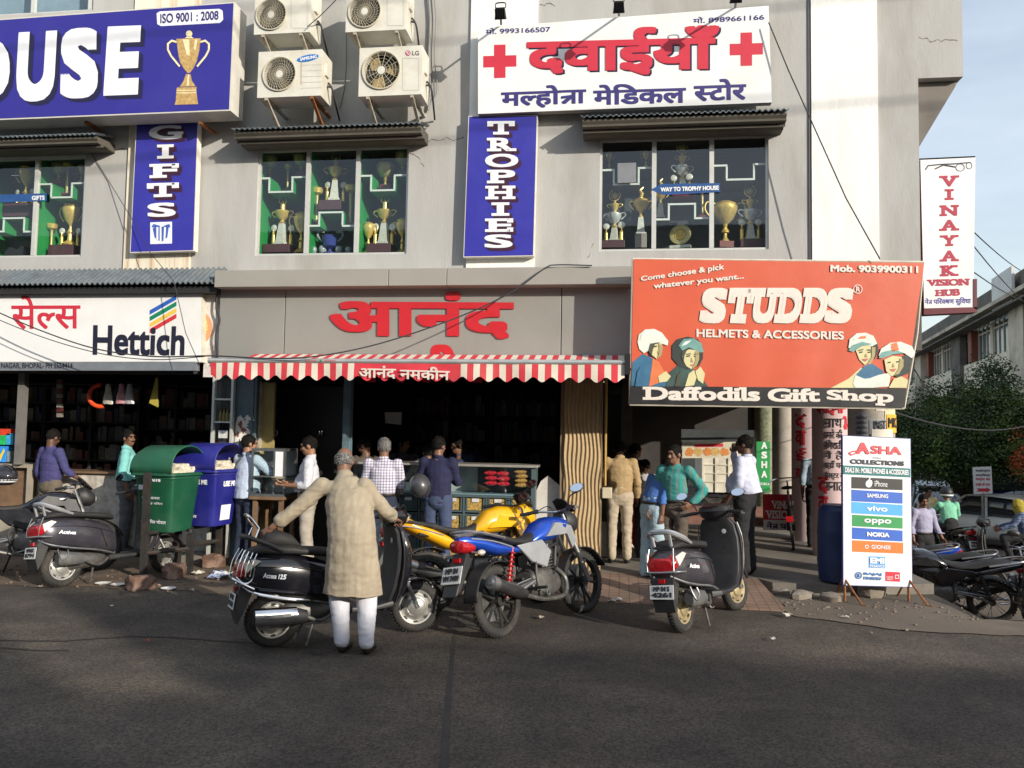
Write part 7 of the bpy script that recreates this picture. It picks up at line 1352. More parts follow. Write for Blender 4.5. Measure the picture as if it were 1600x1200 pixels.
# ---------------------------------------------------------------- across the road, behind the photographer: what shades the road
opp = thing('apartment_building', 'plain grey apartment row across the road, behind the viewer, whose shade covers the road', 'building', (20, -16, 0))
mb = MB(); 
mb.box((-40, -22, 0), (70, -12, 8.5))
for a, b, z in ((-40, 17.3, 10.15), (17.3, 18.6, 8.6), (18.6, 19.7, 10.1), (19.7, 28, 9.45), (28, 34, 9.9), (34, 70, 9.5)): mb.box((a, -12.2, 8.51), (b, -12.002, z))
mb.build('wall', wallm, opp, True, smooth=0)
mb = MB()
for i in range(40):
    for k in range(3): x = -38 + i * 2.6; mb.box((x, -12.05, 1.2 + k * 2.7), (x + 1.2, -11.98, 2.6 + k * 2.7))
mb.build('window_band', M('far_window', (.03, .035, .04), rough=.2), opp, True, smooth=0)
for i, (y, z) in enumerate(((1.0, 9.7), (.6, 11.2), (.3, 12.1))):
    tag(MB().tube([Vector((-25, y + .5, z - 1.4)), Vector((0, y, z)), Vector((40, y - .5, z + 2.4))], .02, 6).build('overhead_cable', cabm), 'overhead street cable high over the road, out of the frame', 'cable', 'overhead street cables')

# ---------------------------------------------------------------- litter bins on an iron stand
def bin_(px, Y, z0, yaw, mt, label, texts):
    x = PY(px, 780, Y).x; t = thing('litter_bin', label, 'litter bin', M4=Matrix.Translation((x, Y, z0)) @ Matrix.Rotation(R(yaw), 4, 'Z'), group='green and blue litter bins')
    MB().loft([sqz(z, -w, w, w * .95, 7, 28) for z, w in ((0, .215), (.02, .225), (.62, .285), (.64, .30), (.68, .30), (.685, .285))]).build('bin_body', mt, t)
    mb = MB(); n = 20; rings = []                              # barrel-vault lid open at one end
    for xx, k in ((-.31, .0), (-.30, .85), (-.24, .97), (.29, 1.0), (.30, .97)): rings.append([(xx, -.31 * math.cos(math.pi * i / n) * (k if k < .5 else 1), .70 + .33 * k * math.sin(math.pi * i / n) ** .75) for i in range(n + 1)])
    mb.loft(rings, caps=False, closed=False); lid = mb.build('lid', mt, t, solid=.014)
    MB().loft([sqz(z, -w, w, w * .97, 7, 28) for z, w in ((.665, .315), (.675, .335), (.70, .335), (.71, .315))], caps=False).build('lid_rim', mt, lid)
    g = MB(); 
    for k in range(9): rock(g, (.10 + .02 * (k % 4), -.2 + .05 * k, .70 + .035 * (k % 3)), (.09, .05, .045), k + 3, 7)
    tag(g.build('rubbish', M('crumpled_paper', (.55, .5, .4), rough=.9, var=.5, scale=25), t), None)
    mb = MB()
    for fc, s, u0, u1, z1, z0_, b in texts:
        zz = lambda z: .225 + (.285 - .225) * (z - .02) / .6
        if fc == 'f': q = [Vector((u, -zz(z) * .955, z)) for u, z in ((u0, z1), (u1, z1), (u1, z0_), (u0, z0_))]; o = Vector((0, -.003, 0))
        else: q = [Vector((zz(z) * 1.004, u, z)) for u, z in ((u0, z1), (u1, z1), (u1, z0_), (u0, z0_))]; o = Vector((.003, 0, 0))
        if s == '#': mb.add([p + o for p in q], [(0, 1, 2, 3)])
        else: text(mb, s, *q, o, bold=b)
    mb.build('stencil_lettering', letw, t, smooth=0)
    return t
binp = dict(rough=.5, var=.15, scale=5, bump=.15, bscale=60, tscale=3, tamt=.5)
bin_(262, 9.35, .53, -10, M('bin_green', (.010, .095, .045), tint=(.05, .12, .08), **binp), 'green litter bin with barrel lid and white stencilled lettering beside the grey scooter', [('f', 'BMC', -.2, -.03, .56, .50, .06), ('f', '016', .0, .12, .66, .60, .05), ('f', 'MC', -.12, .0, .52, .45, .06) if False else ('f', 'गीला कचरा', -.16, .1, .43, .39, .01), ('f', 'स्वच्छ मिशन', -.16, .14, .36, .32, .01), ('f', 'नगर निगम भोपाल', -.18, .18, .15, .10, .02)])
bin_(327, 9.8, .56, -10, M('bin_blue', (.016, .018, .22), tint=(.05, .05, .3), **binp), 'blue litter bin with USE ME lettering, stuffed with paper, right of the green bin', [('f', 'USE ME', -.05, .17, .58, .52, .05), ('r', 'USE ME', -.1, .15, .56, .49, .05), ('f', 'भोपाल', -.2, .0, .15, .1, .02), ('f', 'MC', -.22, -.1, .46, .40, .05), ('r', '#', -.09, .10, .26, .07, 0)])
t = thing('bin_stand', 'dark iron stand with posts and cross bars carrying the two litter bins', 'stand', PZ(270, 900)); mb = MB(); ir = M('dark_iron', (.03, .028, .026), rough=.7, metal=.3, var=.4, tint=(.1, .05, .03), tscale=9, tamt=.5)
def PX(px, Y): return PY(px, 780, Y).x
pts = [(PX(229, 8.98), 8.98), (PX(281, 9.75), 9.75), (PX(300, 9.35), 9.35), (PX(345, 10.1), 10.1)]
for (x, y), h in zip(pts, (1.24, .9, .5, .9)): MB().box((x - .035, y - .03, .0), (x + .035, y + .03, h)).build('post', ir, t, True, smooth=0)
mb = MB()
for a, b in ((0, 3), (0, 2), (1, 3)): mb.tube([Vector((*pts[a], .30)), Vector((*pts[b], .32))], .025, 6)
for z in (.53,): mb.tube([Vector((*pts[0], z)), Vector((*pts[3], z))], .022, 6).tube([Vector((*pts[1], z)), Vector((*pts[2], z))], .022, 6)
mb.build('cross_bars', ir, t, True)
# rubble, plates, litter
brm = M('broken_brick', (.15, .085, .06), rough=.95, var=.4, scale=9, bump=1, bscale=30, tint=(.28, .22, .17), tscale=4, tamt=.8)
for px, py, r, lb in ((218, 921, (.17, .12, .10), 'pale lump of rubble at the foot of the bin stand'), (272, 902, (.20, .13, .10), 'brown brick rubble behind the paper plates'), (332, 886, (.16, .13, .11), 'dark red brick lump under the blue bin')):
    p = PZ(px, py); mb = MB(); rock(mb, (p.x, p.y, r[2] * .6), r, px); tag(mb.build('rubble', brm), lb, 'rubble', 'rubble by the bins')
for px, py, lb in ((160, 914, 'leftmost of the white paper plates on the dirt'), (184, 916, 'white paper plate just left of the pale rubble lump'), (263, 922, 'white paper plate lying alone right of the pale rubble lump')):
    p = PZ(px, py); tag(MB().lathe([(.001, .0), (.055, .002), (.078, .014), (.08, .016), (.054, .006), (.001, .004)], 20, Matrix.Translation(p + Vector((0, 0, .009)))).build('paper_plate', M('paper_white', (.66, .65, .62), rough=.8)), lb, 'paper plate', 'paper plates on the dirt')
for i, (px, py, r, c) in enumerate([(345, 906, .09, (.3, .35, .5)), (352, 900, .08, (.6, .6, .6)), (338, 899, .06, (.2, .28, .5)), (312, 899, .06, (.6, .57, .5)), (176, 950, .022, (.6, .55, .48)), (228, 1005, .02, (.5, .08, .05)), (960, 942, .05, (.5, .48, .45)), (1230, 965, .05, (.5, .46, .4)), (1322, 968, .03, (.5, .46, .4)), (1110, 952, .035, (.55, .5, .45)), (58, 920, .03, (.45, .4, .34)), (300, 925, .025, (.5, .45, .4)), (845, 968, .03, (.4, .36, .3)), (1205, 1002, .03, (.5, .48, .44))]):
    p = PZ(px, py); mb = MB()
    for k in range(3 if r < .055 else 7):
        q = Matrix.Translation(p + Vector((rnd.uniform(-r, r), rnd.uniform(-r, r), .02 + r * .2))) @ Matrix.Rotation(rnd.uniform(0, 6), 4, 'Z') @ Matrix.Rotation(rnd.uniform(-.5, .5), 4, 'X'); mb.add([(-r * .6, -r * .4, 0), (r * .5, -r * .5, r * .2), (r * .6, r * .4, 0), (0, r * .6, r * .3), (-r * .5, r * .3, .0)], [(0, 1, 2, 4), (2, 3, 4)], q)
    tag(mb.build('paper_litter', M('litter_%s' % 'abcdefghijklmn'[i], c, rough=.85, var=.3, scale=30), smooth=0, solid=.002), ['blue and white crumpled wad beside the bins', 'scrap of crumpled wrapper on the ground'][i > 3] if i in (0,) or i > 3 else ['', 'white crumpled wrapper beside the blue wad', 'dark blue crumpled wrapper beside the wad', 'pale flattened paper left of the blue wad'][i], 'litter', 'paper litter on the ground')
# loose stones and grit on the dirt
grit = MB()
for i in range(400):
    if i < 300: x, y = rnd.uniform(-8, -1.2), rnd.gauss(9.0, .45)
    else: x, y = rnd.uniform(1.7, 3.6), rnd.gauss(9.0, .3)
    s = rnd.uniform(.006, .022); grit.ell((x, y, .008 + s * .3), (s, s * rnd.uniform(.6, 1), s * .6), n=6)
tag(grit.build('grit', M('grit_stone', (.19, .15, .115), rough=.95, var=.4, scale=3)), 'small loose stones and grit on the dirt by the kerb', kind='stuff')

# ---------------------------------------------------------------- helmets
def helmet(M4, mt, label, band=None):
    t = thing('helmet', label, 'helmet', M4=M4, group='motorcycle helmets')
    e = MB().ell((0, 0, .12), (.125, .15, .135), n=24); e.v = [Vector((p.x, p.y, max(p.z, .015))) for p in e.v]; e.build('shell', mt, t)
    MB().loft([[(.128 * math.sin(a) * k, -.154 * math.cos(a) * k, z) for a in [R(q) for q in range(-70, 71, 10)]] for z, k in ((.07, .97), (.12, 1.015), (.18, .93))], caps=False, closed=False).build('visor', M('smoked_visor', (.03, .03, .035), rough=.08, coat=.5), t, solid=.004)
    if band: MB().loft([[(.127 * math.sin(a) * k, .152 * math.cos(a) * k, z) for a in [2 * math.pi * i / 24 for i in range(24)]] for z, k in ((.05, .92), (.085, 1.0))], caps=False).build('white_band', letw, t, solid=.005)
p = PY(6, 760, 8.6); helmet(Matrix.Translation(p) @ Matrix.Rotation(R(70), 4, 'Z'), bk, 'black and white full face helmet resting on the motorcycle at the left edge', 1)
p = PY(660, 762, 9.55); helmet(Matrix.Translation(p) @ Matrix.Rotation(R(75), 4, 'X') @ Matrix.Rotation(R(20), 4, 'Z'), M('grey_helmet', (.06, .06, .065), rough=.35, coat=.4), 'dark helmet hanging from the forearm of the man in navy')

# ---------------------------------------------------------------- hardware shop counter and goods
woodm = M('old_counter_wood', (.17, .10, .055), rough=.7, var=.3, scale=6); paperw = M('papered_front', (.52, .48, .42), rough=.9, var=.25, scale=9, tint=(.2, .16, .13), tscale=6, tamt=.8)
t = thing('shop_counter', 'hardware shop counter with a wooden top and a peeling papered front', 'counter', (PX(125, 10.6), 10.6, .1)); xa_, xb_ = PX(46, 10.6), PX(330, 10.6)
zt = PY(120, 736, 10.55).z; MB().box((xa_, 10.58, .1), (xb_, 11.0, zt - .03)).build('counter_front', paperw, t, True, smooth=0); MB().box((xa_, 10.52, zt - .03), (xb_, 11.05, zt)).build('counter_top', woodm, t, True, bevel=.005)
t = thing('wooden_cabinet', 'low wooden cabinet with a pale frame at the left edge of the hardware shop', 'cabinet', (PX(15, 10.4), 10.4, .1)); a, b = PX(-40, 10.4), PX(46, 10.4); zc = PY(20, 725, 10.4).z
mb = MB().box((a, 10.4, zc - .05), (b, 10.9, zc)).box((b - .06, 10.4, .1), (b, 10.46, zc - .05)).box((a, 10.4, .1), (b - .06, 10.44, .5)); mb.build('frame', M('pale_wood', (.32, .28, .22), rough=.7, var=.2), t, True, smooth=0); MB().box((a, 10.5, .1), (b - .02, 10.55, zc - .06)).build('cabinet_back', woodm, t, True, smooth=0)
tag(MB().box((PX(20, 10.35), 10.33, zc), (PX(30, 10.35), 10.42, 2.5)).build('shop_post', M('grey_post', (.16, .15, .14), rough=.6, var=.2), smooth=0), 'grey square post at the left edge of the hardware shop', 'post')
for x0, x1, y0, y1, c, lb in ((-12, 16, 670, 680, (.6, .05, .02), 'red lidded box on top of the stack at the left edge'), (-10, 8, 680, 695, (.02, .4, .1), 'green box above the blue and yellow packet at the left edge'), (9, 20, 677, 695, (.05, .35, .6), 'sky blue box beside the grey post'), (-12, 9, 697, 722, (.03, .25, .7), 'blue packet with a yellow slash, left edge'), (10, 17, 705, 722, (.2, .28, .3), 'small grey tin beside the blue packet')):
    A, B_, C, D = rectY(x0, y0, x1, y1, 10.5); o = tag(MB().box((A, 10.5, C), (B_, 10.62, D)).build('goods_box', M('box_' + lb.split()[0] + lb.split()[1], c, rough=.4, var=.3, scale=18), smooth=0, bevel=.004), lb, 'box', 'boxes stacked at the left edge')
    if 'slash' in lb: MB().poly([(-.03, -.0015 - .06, .01), (.075, -.0615, .2), (.085, -.0615, .15), (.02, -.0615, .01)]).build('yellow_slash', M('packet_yellow', (.8, .6, .02)), o)
goods = [M('goods_' + n_, c, rough=.5, var=.4, scale=20) for n_, c in (('red', (.14, .03, .025)), ('tan', (.14, .1, .06)), ('grey', (.12, .12, .12)), ('blue', (.03, .05, .1)), ('pale', (.22, .2, .17)), ('dark', (.03, .03, .03)))]
def rack(x0, x1, Y, z0, z1, rows, label, seed):
    t = thing('shop_rack', label, 'rack', ((x0 + x1) / 2, Y, z0), group='goods racks inside the shops'); q = random.Random(seed); mb = MB()
    for k in range(rows + 1): z = lerp(z0, z1, k / rows); mb.box((x0, Y, z - .012), (x1, Y + .35, z + .012))
    for x in (x0, (x0 + x1) / 2, x1): mb.box((x - .02, Y + .001, z0), (x + .02, Y + .36, z1))
    mb.build('shelves', darkm, t, True, smooth=0); mb = MB()
    for k in range(rows):
        x = x0 + .05
        while x < x1 - .1:
            wd = q.uniform(.05, .16); h = (z1 - z0) / rows * q.uniform(.4, .85); mb.mat(q.randrange(6)).box((x, Y + .05 + q.uniform(0, .08), lerp(z0, z1, k / rows) + .013), (x + wd * .92, Y + .3, lerp(z0, z1, k / rows) + .013 + h)); x += wd + .006
    o = mb.build('shelf_goods', goods, t, True, smooth=0); o['kind'] = 'stuff'
rack(-12, PX(60, 13), 13.0, .2, 2.5, 7, 'back wall rack of dim boxed goods in the left part of the hardware shop', 1); rack(PX(62, 13), PX(210, 13), 13.0, .2, 2.5, 7, 'back wall rack of dim boxed goods behind the turquoise shirted man', 2); rack(PX(212, 13.1), PX(325, 13.1), 13.1, .2, 2.5, 6, 'back wall rack of dim boxed goods at the right end of the hardware shop', 3)
rack(PX(640, 14), PX(760, 14), 14, .3, 2.5, 5, 'dim rack behind the snack counter, left of centre', 4); rack(PX(765, 14), PX(868, 14), 14, .3, 2.5, 5, 'dim rack behind the snack counter, right end', 5)
# goods hanging under the hardware sign
mb = MB()
for k in range(8): p = PY(94, 596 + k * 7.5, 10.9); mb.mat(k % 2).box((p.x - .045, 10.88, p.z - .03), (p.x + .045, 10.91, p.z + .026))
tag(mb.build('sachet_strip', [goods[0], goods[4]], smooth=0), 'hanging strip of dark red sachets above the purple shirted man', 'sachet strip')
p = PY(158, 618, 10.8); tag(MB().torus(p, .16, .03, rot=Matrix.Rotation(R(80), 3, 'X') @ Matrix.Rotation(R(20), 3, 'Y'), n=28, k=8, a0=R(100), a1=R(290)).build('orange_hose', M('orange_hose', (.75, .08, .015), rough=.4)), 'bright orange hose ring hanging in the hardware shop', 'hose')
for i, (px, c, lb) in enumerate(((170, (.45, .42, .35), 'cream plastic packet hanging beside the orange hose'), (190, (.55, .25, .3), 'pink plastic packet in the middle of the hanging bunch'), (203, (.4, .4, .42), 'pale grey plastic packet at the right of the hanging bunch'))):
    a = PY(px, 600, 10.75); mb = MB(); rings = []
    for k in range(6): f = k / 5; rings.append([a + Vector((math.cos(q) * (.03 + .05 * f + .02 * noise.noise(Vector((k, q * 2, i * 4)))), math.sin(q) * .03, -.28 * f + .03 * noise.noise(Vector((q * 3, k, i))))) for q in [2 * math.pi * j / 12 for j in range(12)]])
    tag(mb.loft(rings).build('plastic_packet', M('packet_' + lb.split()[0], c, rough=.3, var=.3, scale=25), smooth=0), lb, 'packet', 'plastic packets hanging in the shop')
a = PY(245, 590, 10.7); tag(MB().loft([[a + Vector((-.015, 0, 0)), a + Vector((.015, 0, 0)), a + Vector((.01, .02, 0))], [a + Vector((-.1, 0, -.36)), a + Vector((.05, -.02, -.42)), a + Vector((.03, .03, -.4))]]).build('yellow_cloth', M('yellow_duster', (.5, .4, .07), rough=.8), smooth=0), 'yellow duster cloth hanging by one corner in the hardware shop', 'cloth')
# glass display case between the shops
t = thing('display_case', 'narrow glass display case of bottles and packets between the two shops', 'display case', (PX(345, YF), YF, .1)); x0, x1 = PX(327, 10.1), PX(360, 10.1); mb = MB()
for x in (x0, x1 - .03): mb.box((x, 10.07, .1), (x + .03, 10.13, 2.5))
for z in (.6, 1.05, 1.5, 1.85, 2.15, 2.48): mb.box((x0 + .03, 10.08, z), (x1 - .03, 10.38, z + .02))
mb.build('case_frame', alum, t, True, smooth=0); MB().quad((x0 + .03, 10.1, .1), (x1 - .03, 10.1, .1), (x1 - .03, 10.1, 2.48), (x0 + .03, 10.1, 2.48)).build('case_glass', pane, t, True, smooth=0); MB().box((x0 + .01, 10.4, .1), (x1 - .01, 10.42, 2.5)).build('case_back', darkm, t, True, smooth=0)
for k in range(5): tag(MB().lathe([(.02, 0), (.022, .1), (.008, .13), (.01, .16)], 10, Matrix.Translation((x0 + .06 + k * .048, 10.2, 1.871))).build('bottle', M('amber_bottle', (.3, .2, .05), rough=.2)), 'small amber bottle in the row inside the narrow glass case', 'bottle', 'bottles in the narrow glass case')
mb = MB()
for k in range(6): mb.mat(k % 3).box((x0 + .05 + k * .04, 10.18, 1.521), (x0 + .085 + k * .04, 10.26, 1.72)); mb.mat((k + 1) % 3).box((x0 + .05 + k * .04, 10.18, 1.071), (x0 + .085 + k * .04, 10.26, 1.2))
mb.build('case_packets', [goods[0], goods[3], goods[4]], t, True, smooth=0); MB().box((x0 + .1, 10.085, 1.65), (x0 + .22, 10.095, 1.75)).build('price_card', platem, t, True, smooth=0)
# steel and glass food cabinet on a wooden table
t = thing('table', 'rough wooden table carrying the steel food cabinet', 'table', (PX(422, 9.9), 9.9, .03)); x0, x1 = PX(398, 9.9), PX(452, 9.9); zt = PY(420, 776, 9.75).z
MB().box((x0, 9.72, zt - .04), (x1, 10.2, zt)).build('tabletop', woodm, t, True, bevel=.005)
for x in (x0 + .04, x1 - .08):
    for y in (9.76, 10.12): MB().box((x, y, .03), (x + .05, y + .05, zt - .04)).build('leg', woodm, t, True, smooth=0)
t = thing('food_cabinet', 'steel and glass food cabinet between the blue checked man and the white shirted man', 'cabinet', (PX(422, 9.9), 9.9, zt)); z1 = PY(420, 701, 9.75).z; x1 = PX(446, 9.8); mb = MB(); st_ = M('cabinet_steel', (.3, .31, .31), rough=.35, metal=.8, var=.2)
mb.box((x0, 9.76, zt), (x1, 10.15, zt + .03)).box((x0, 9.76, z1 - .03), (x1, 10.15, z1)).box((x0, 10.12, zt + .03), (x1, 10.15, z1 - .03)).box((x0, 9.765, (zt + z1) / 2 - .06), (x1, 10.12, (zt + z1) / 2 - .045))
for x in (x0, PX(427, 9.8), x1 - .025): mb.box((x, 9.762, zt + .03), (x + .025, 9.79, z1 - .03))
mb.build('cabinet_frame', st_, t, True, smooth=0); MB().box((PX(429, 9.8), 9.77, zt + .24), (x1 - .03, 9.775, z1 - .035)).build('white_panel', letw, t, True, smooth=0); MB().quad((x0 + .025, 9.775, zt + .03), (PX(427, 9.8), 9.775, zt + .03), (PX(427, 9.8), 9.775, z1 - .03), (x0 + .025, 9.775, z1 - .03)).build('glass_pane', pane, t, True, smooth=0)
p = PY(434, 748, 9.45); tag(MB().lathe([(.001, 0), (.06, .0), (.085, .02), (.06, .01), (.001, .01)], 16, Matrix.Translation(p)).build('leaf_plate', M('leaf_plate', (.45, .4, .3), rough=.7)), 'paper snack plate held by the man in the white striped shirt', 'plate')
# snack counter
cg = M('counter_blue_grey', (.075, .115, .125), rough=.45, var=.15, scale=5, tint=(.04, .05, .05), tscale=5, tamt=.5)
t = thing('snack_counter', 'long blue grey snack counter with glass top case and rows of labelled bins', 'counter', (PX(690, 10.1), 10.1, .1)); x0, x1 = PX(550, 10.1), PX(836, 10.1); zt = PY(690, 724, 10.1).z; zg = PY(690, 772, 10.1).z; zr = [PY(690, y, 10.1).z for y in (774, 797, 802, 826, 830, 870)]
mb = MB().box((x0, 10.06, zt - .03), (x1 + .03, 10.62, zt)); mb.build('counter_top', M('counter_steel_edge', (.42, .40, .36), rough=.35, metal=.4, var=.1), t, True, bevel=.004)
mb = MB().box((x0, 10.1, zg - .03), (x1, 10.6, zg)).box((x0, 10.55, .1), (x1, 10.6, zt - .03)).box((x1 - .05, 10.1, .1), (x1, 10.55, zg - .03)).box((x1 - .05, 10.1, zg), (x1, 10.55, zt - .03))
for z in zr[1:]: mb.box((x0, 10.12, z - .02), (x1 - .05, 10.55, z))
for i in range(8): xx = lerp(x0, x1 - .05, i / 8); mb.box((xx, 10.115, .1), (xx + .025, 10.54, zg - .03))
mb.build('counter_frame', cg, t, True, smooth=0); MB().box((lerp(x0, x1, .30), 10.5, zg + .01), (lerp(x0, x1, .66), 10.54, zt - .035)).build('sliding_door', M('pale_sliding_door', (.42, .46, .46), rough=.3, var=.1), t, True, smooth=0); MB().box((x0, 10.13, zg + .002), (x1 - .06, 10.5, zg + .012)).build('case_floor', M('case_floor_blue', (.3, .42, .5), rough=.3), t, True, smooth=0); MB().quad((x0, 10.11, zg), (x1 - .05, 10.11, zg), (x1 - .05, 10.11, zt - .03), (x0, 10.11, zt - .03)).build('glass_pane', pane, t, True, smooth=0)
nam = M('golden_snack', (.42, .27, .07), rough=.8, var=.7, scale=45, bump=1, bscale=80)
for i in range(8):
    for a, b in ((0, 1), (2, 3), (4, 5)):
        xx, xy = lerp(x0, x1 - .05, i / 8) + .035, lerp(x0, x1 - .05, (i + 1) / 8) - .01; d = MB().box((xx, 10.14, zr[b] + .005), (xy, 10.5, zr[a] - .02)).build('snack_bin', cg if i < 3 else nam, t, True, smooth=0)
        m2 = MB().box((xx, 10.12, zr[b] + .003), (xx + .02, 10.138, zr[a] - .022)).box((xy - .02, 10.12, zr[b] + .003), (xy, 10.138, zr[a] - .022)); m2.build('bin_frame', cg, d, True, smooth=0); cx = (xx + xy) / 2; MB().box((cx - .045, 10.125, zr[a] - .075), (cx + .045, 10.132, zr[a] - .03)).build('price_label', platem, d, True, smooth=0)
rb = M('red_foil_packet', (.55, .03, .05), rough=.25, var=.6, scale=30, coat=.3); yb = M('yellow_foil_packet', (.5, .28, .09), rough=.3, var=.5, scale=40)
for i, (px, py, mt, lb) in enumerate([(768, 755, rb, 'red snack packet'), (787, 756, rb, 'red snack packet'), (768, 747, rb, 'red snack packet'), (787, 748, rb, 'red snack packet'), (767, 739, rb, 'red snack packet'), (786, 740, rb, 'red snack packet'), (815, 758, yb, 'golden snack packet'), (815, 751, yb, 'golden snack packet'), (816, 744, yb, 'golden snack packet'), (814, 737, yb, 'golden snack packet')]):
    p = PY(px, py, 10.2); tag(MB().loft([sq(p.x + a * .075, p.z - h, p.z + h, .07, 2.2, 12, yc=10.2) for a, h in ((-1.05, .004), (-.9, .02), (-.4, .032), (.4, .032), (.9, .02), (1.05, .004))]).build('snack_packet', mt), lb + ' in the pile inside the glass counter', 'packet', 'red snack packets in the counter' if mt is rb else 'golden snack packets in the counter')
B = Board((0, 10.4, 0), (0, -1, 0)); tag(MB().prism([(PX(836, 10.3), .1), (PX(876, 10.3), .1), (PX(876, 10.3), 1.12), (PX(856, 10.3), 1.25), (PX(845, 10.3), 1.18), (PX(836, 10.3), 1.02)], 10.28, 10.3, 'y').build('white_board', M('dirty_white_board', (.6, .57, .52), rough=.6, var=.1, tint=(.3, .2, .15), tscale=2, tamt=.5), smooth=0), 'dirty white board leaning between the snack counter and the wavy pillar', 'board')
tag(MB().quad(PY(601, 644, 12), PY(628, 644, 12), PY(627, 664, 12), PY(602, 661, 12)).build('paper_notice', M('notice_white', (.55, .53, .5), rough=.8), smooth=0, solid=.003), 'torn white paper notice hanging in the dark snack shop', 'notice')
# arcade: low stall counter, cable clutter
x0, x1 = PX(944, 11.1), PX(962, 11.1); t = thing('stall_counter', 'small white stall counter at the foot of the brass pipe', 'counter', (x0, 11.1, .12)); MB().box((x0 - .05, 11.0, .16), (x1, 11.6, .62)).build('counter_front', M('stall_white', (.5, .48, .44), rough=.6, tint=(.3, .25, .2), tamt=.5), t, True, smooth=0); MB().box((x0 - .05, 11.02, .62), (x1 + .02, 11.6, 1.0)).build('counter_glass', M('stall_dark_glass', (.05, .06, .055), rough=.1), t, True, smooth=0)
# blue drum
p = PY(1313, 890, 9.95); tag(MB().lathe([(.21, 0), (.235, .02), (.25, .2), (.255, .24), (.25, .28), (.25, .52), (.255, .56), (.25, .6), (.235, .82), (.2, .86), (.2, .88), (.001, .88)], 28, Matrix.Translation((p.x, 9.95, .13))).build('blue_drum', M('drum_blue', (.012, .03, .10), rough=.45, var=.2, tint=(.05, .05, .06), tamt=.4)), 'dark blue plastic drum standing half behind the white phone board', 'drum')
# bicycle
t = thing('bicycle', 'dusty black bicycle leaning by the pink poster columns, seen from behind', 'bicycle', M4=place(Vector((PX(1240, 12.6), 12.6, .12)), Vector((PX(1240, 12.6) + .25, 13.8, .12)), -6))
wheel(t, 0, .33, .018, 'spoke', 'rear_wheel'); wheel(t, 1.05, .33, .018, 'spoke', 'front_wheel')
MB().tube([(0, 0, .33), (.42, 0, .28), (.3, 0, .86)], .014, 6).tube([(.42, 0, .28), (.9, 0, .78), (.33, 0, .76), (0, .05, .33)], .014, 6).tube([(1.05, .05, .33), (.9, 0, .75), (.86, 0, .98)], .013, 6).build('frame', blackm, t); MB().loft([sq(x, .88, .93, w, 2.4, 12) for x, w in ((.18, .03), (.2, .09), (.3, .08), (.42, .025))]).build('saddle', seatm, t); MB().tube(spline([(.72, -.27, .98), (.86, -.15, 1.02), (.86, .15, 1.02), (.72, .27, .98)], 4), .011, 6).build('handlebar', chrome, t); MB().tube([(-.28, -.06, .68), (.2, -.06, .70), (.2, .06, .70), (-.28, .06, .68)], .008, 6).build('carrier', steel2, t); MB().box((-.36, -.05, .45), (-.34, .05, .53)).build('reflector', redl, t)

# ---------------------------------------------------------------- beyond the arcade
t = thing('delivery_truck', 'white panelled truck body standing in the sun behind the arcade', 'truck', (2.7, 20, .1)); trm = M('truck_white', (.62, .58, .48), rough=.7, var=.12, tint=(.3, .25, .18), tscale=2, tamt=.5); a, b, c, d = rectY(1098, 716, 1200, 770, 20.0)
MB().box((a, 20, c), (b + 1.5, 22, d)).build('cargo_body', trm, t, True, smooth=0); mb = MB()
for z in (lerp(c, d, .3), lerp(c, d, .55), lerp(c, d, .8)): mb.box((a, 19.975, z - .012), (b + 1.5, 19.998, z + .012))
for k in range(6): x = lerp(a, b, k / 5); mb.box((x - .02, 19.965, c), (x + .02, 19.997, d))
mb.build('battens', trm, t, True, smooth=0); MB().box((a, 20.1, c - .12), (b + 1.5, 21.9, c)).build('chassis', blackm, t, True, smooth=0)
for px in (1113, 1165): x = PX(px, 20.2); MB().torus((x, 20.2, .40), .22, .10, rot=RX.to_3x3(), n=24, k=8).lathe([(.001, -.05), (.18, -.05), (.2, .05)], 20, Matrix.Translation((x, 20.2, .40)) @ RX).build('wheel', tyrem, t, True)
t, B = board('food_stall_sign', 'long food stall sign with pictures of fried snacks behind the arcade', [(1064, 692), (1165, 690), (1165, 715), (1064, 716)], 18.6, .04, M('menu_cream', (.6, .55, .42), rough=.5), blackm); mb = MB()
B.poly(mb.mat(0), [(1085, 694), (1130, 693), (1130, 698), (1085, 699)], .004)
for i, x in enumerate((1077, 1091, 1105, 1118, 1132, 1150)): blob2(mb.mat(1 + i % 2), B, (x, 706), 7, 6, i * 2.3, o=.005 + .001 * i)
mb.build('snack_pictures', [crimson, M('fried_orange', (.6, .22, .05), rough=.6, var=.4, scale=30), M('fried_gold', (.55, .35, .12), rough=.6, var=.4, scale=30)], t, True, smooth=0)
tag(MB().tube([PY(1040, 686, 18.6), PY(1205, 684, 18.6)], .03, 6).tube([PY(1064, 690, 18.6), PY(1064, 790, 18.6)], .03, 6).build('market_stall', blackm), 'thin black pole structure of the food stall behind the arcade', 'stall')
tag(MB().box((-14, 30, 0), (8.5, 32, 9)).build('rear_wall_block', M('rear_block_plaster', (.28, .25, .2), rough=.9, var=.15, tint=(.15, .13, .1), tamt=.6), smooth=0), 'plain plastered block far behind the arcade opening', 'building')
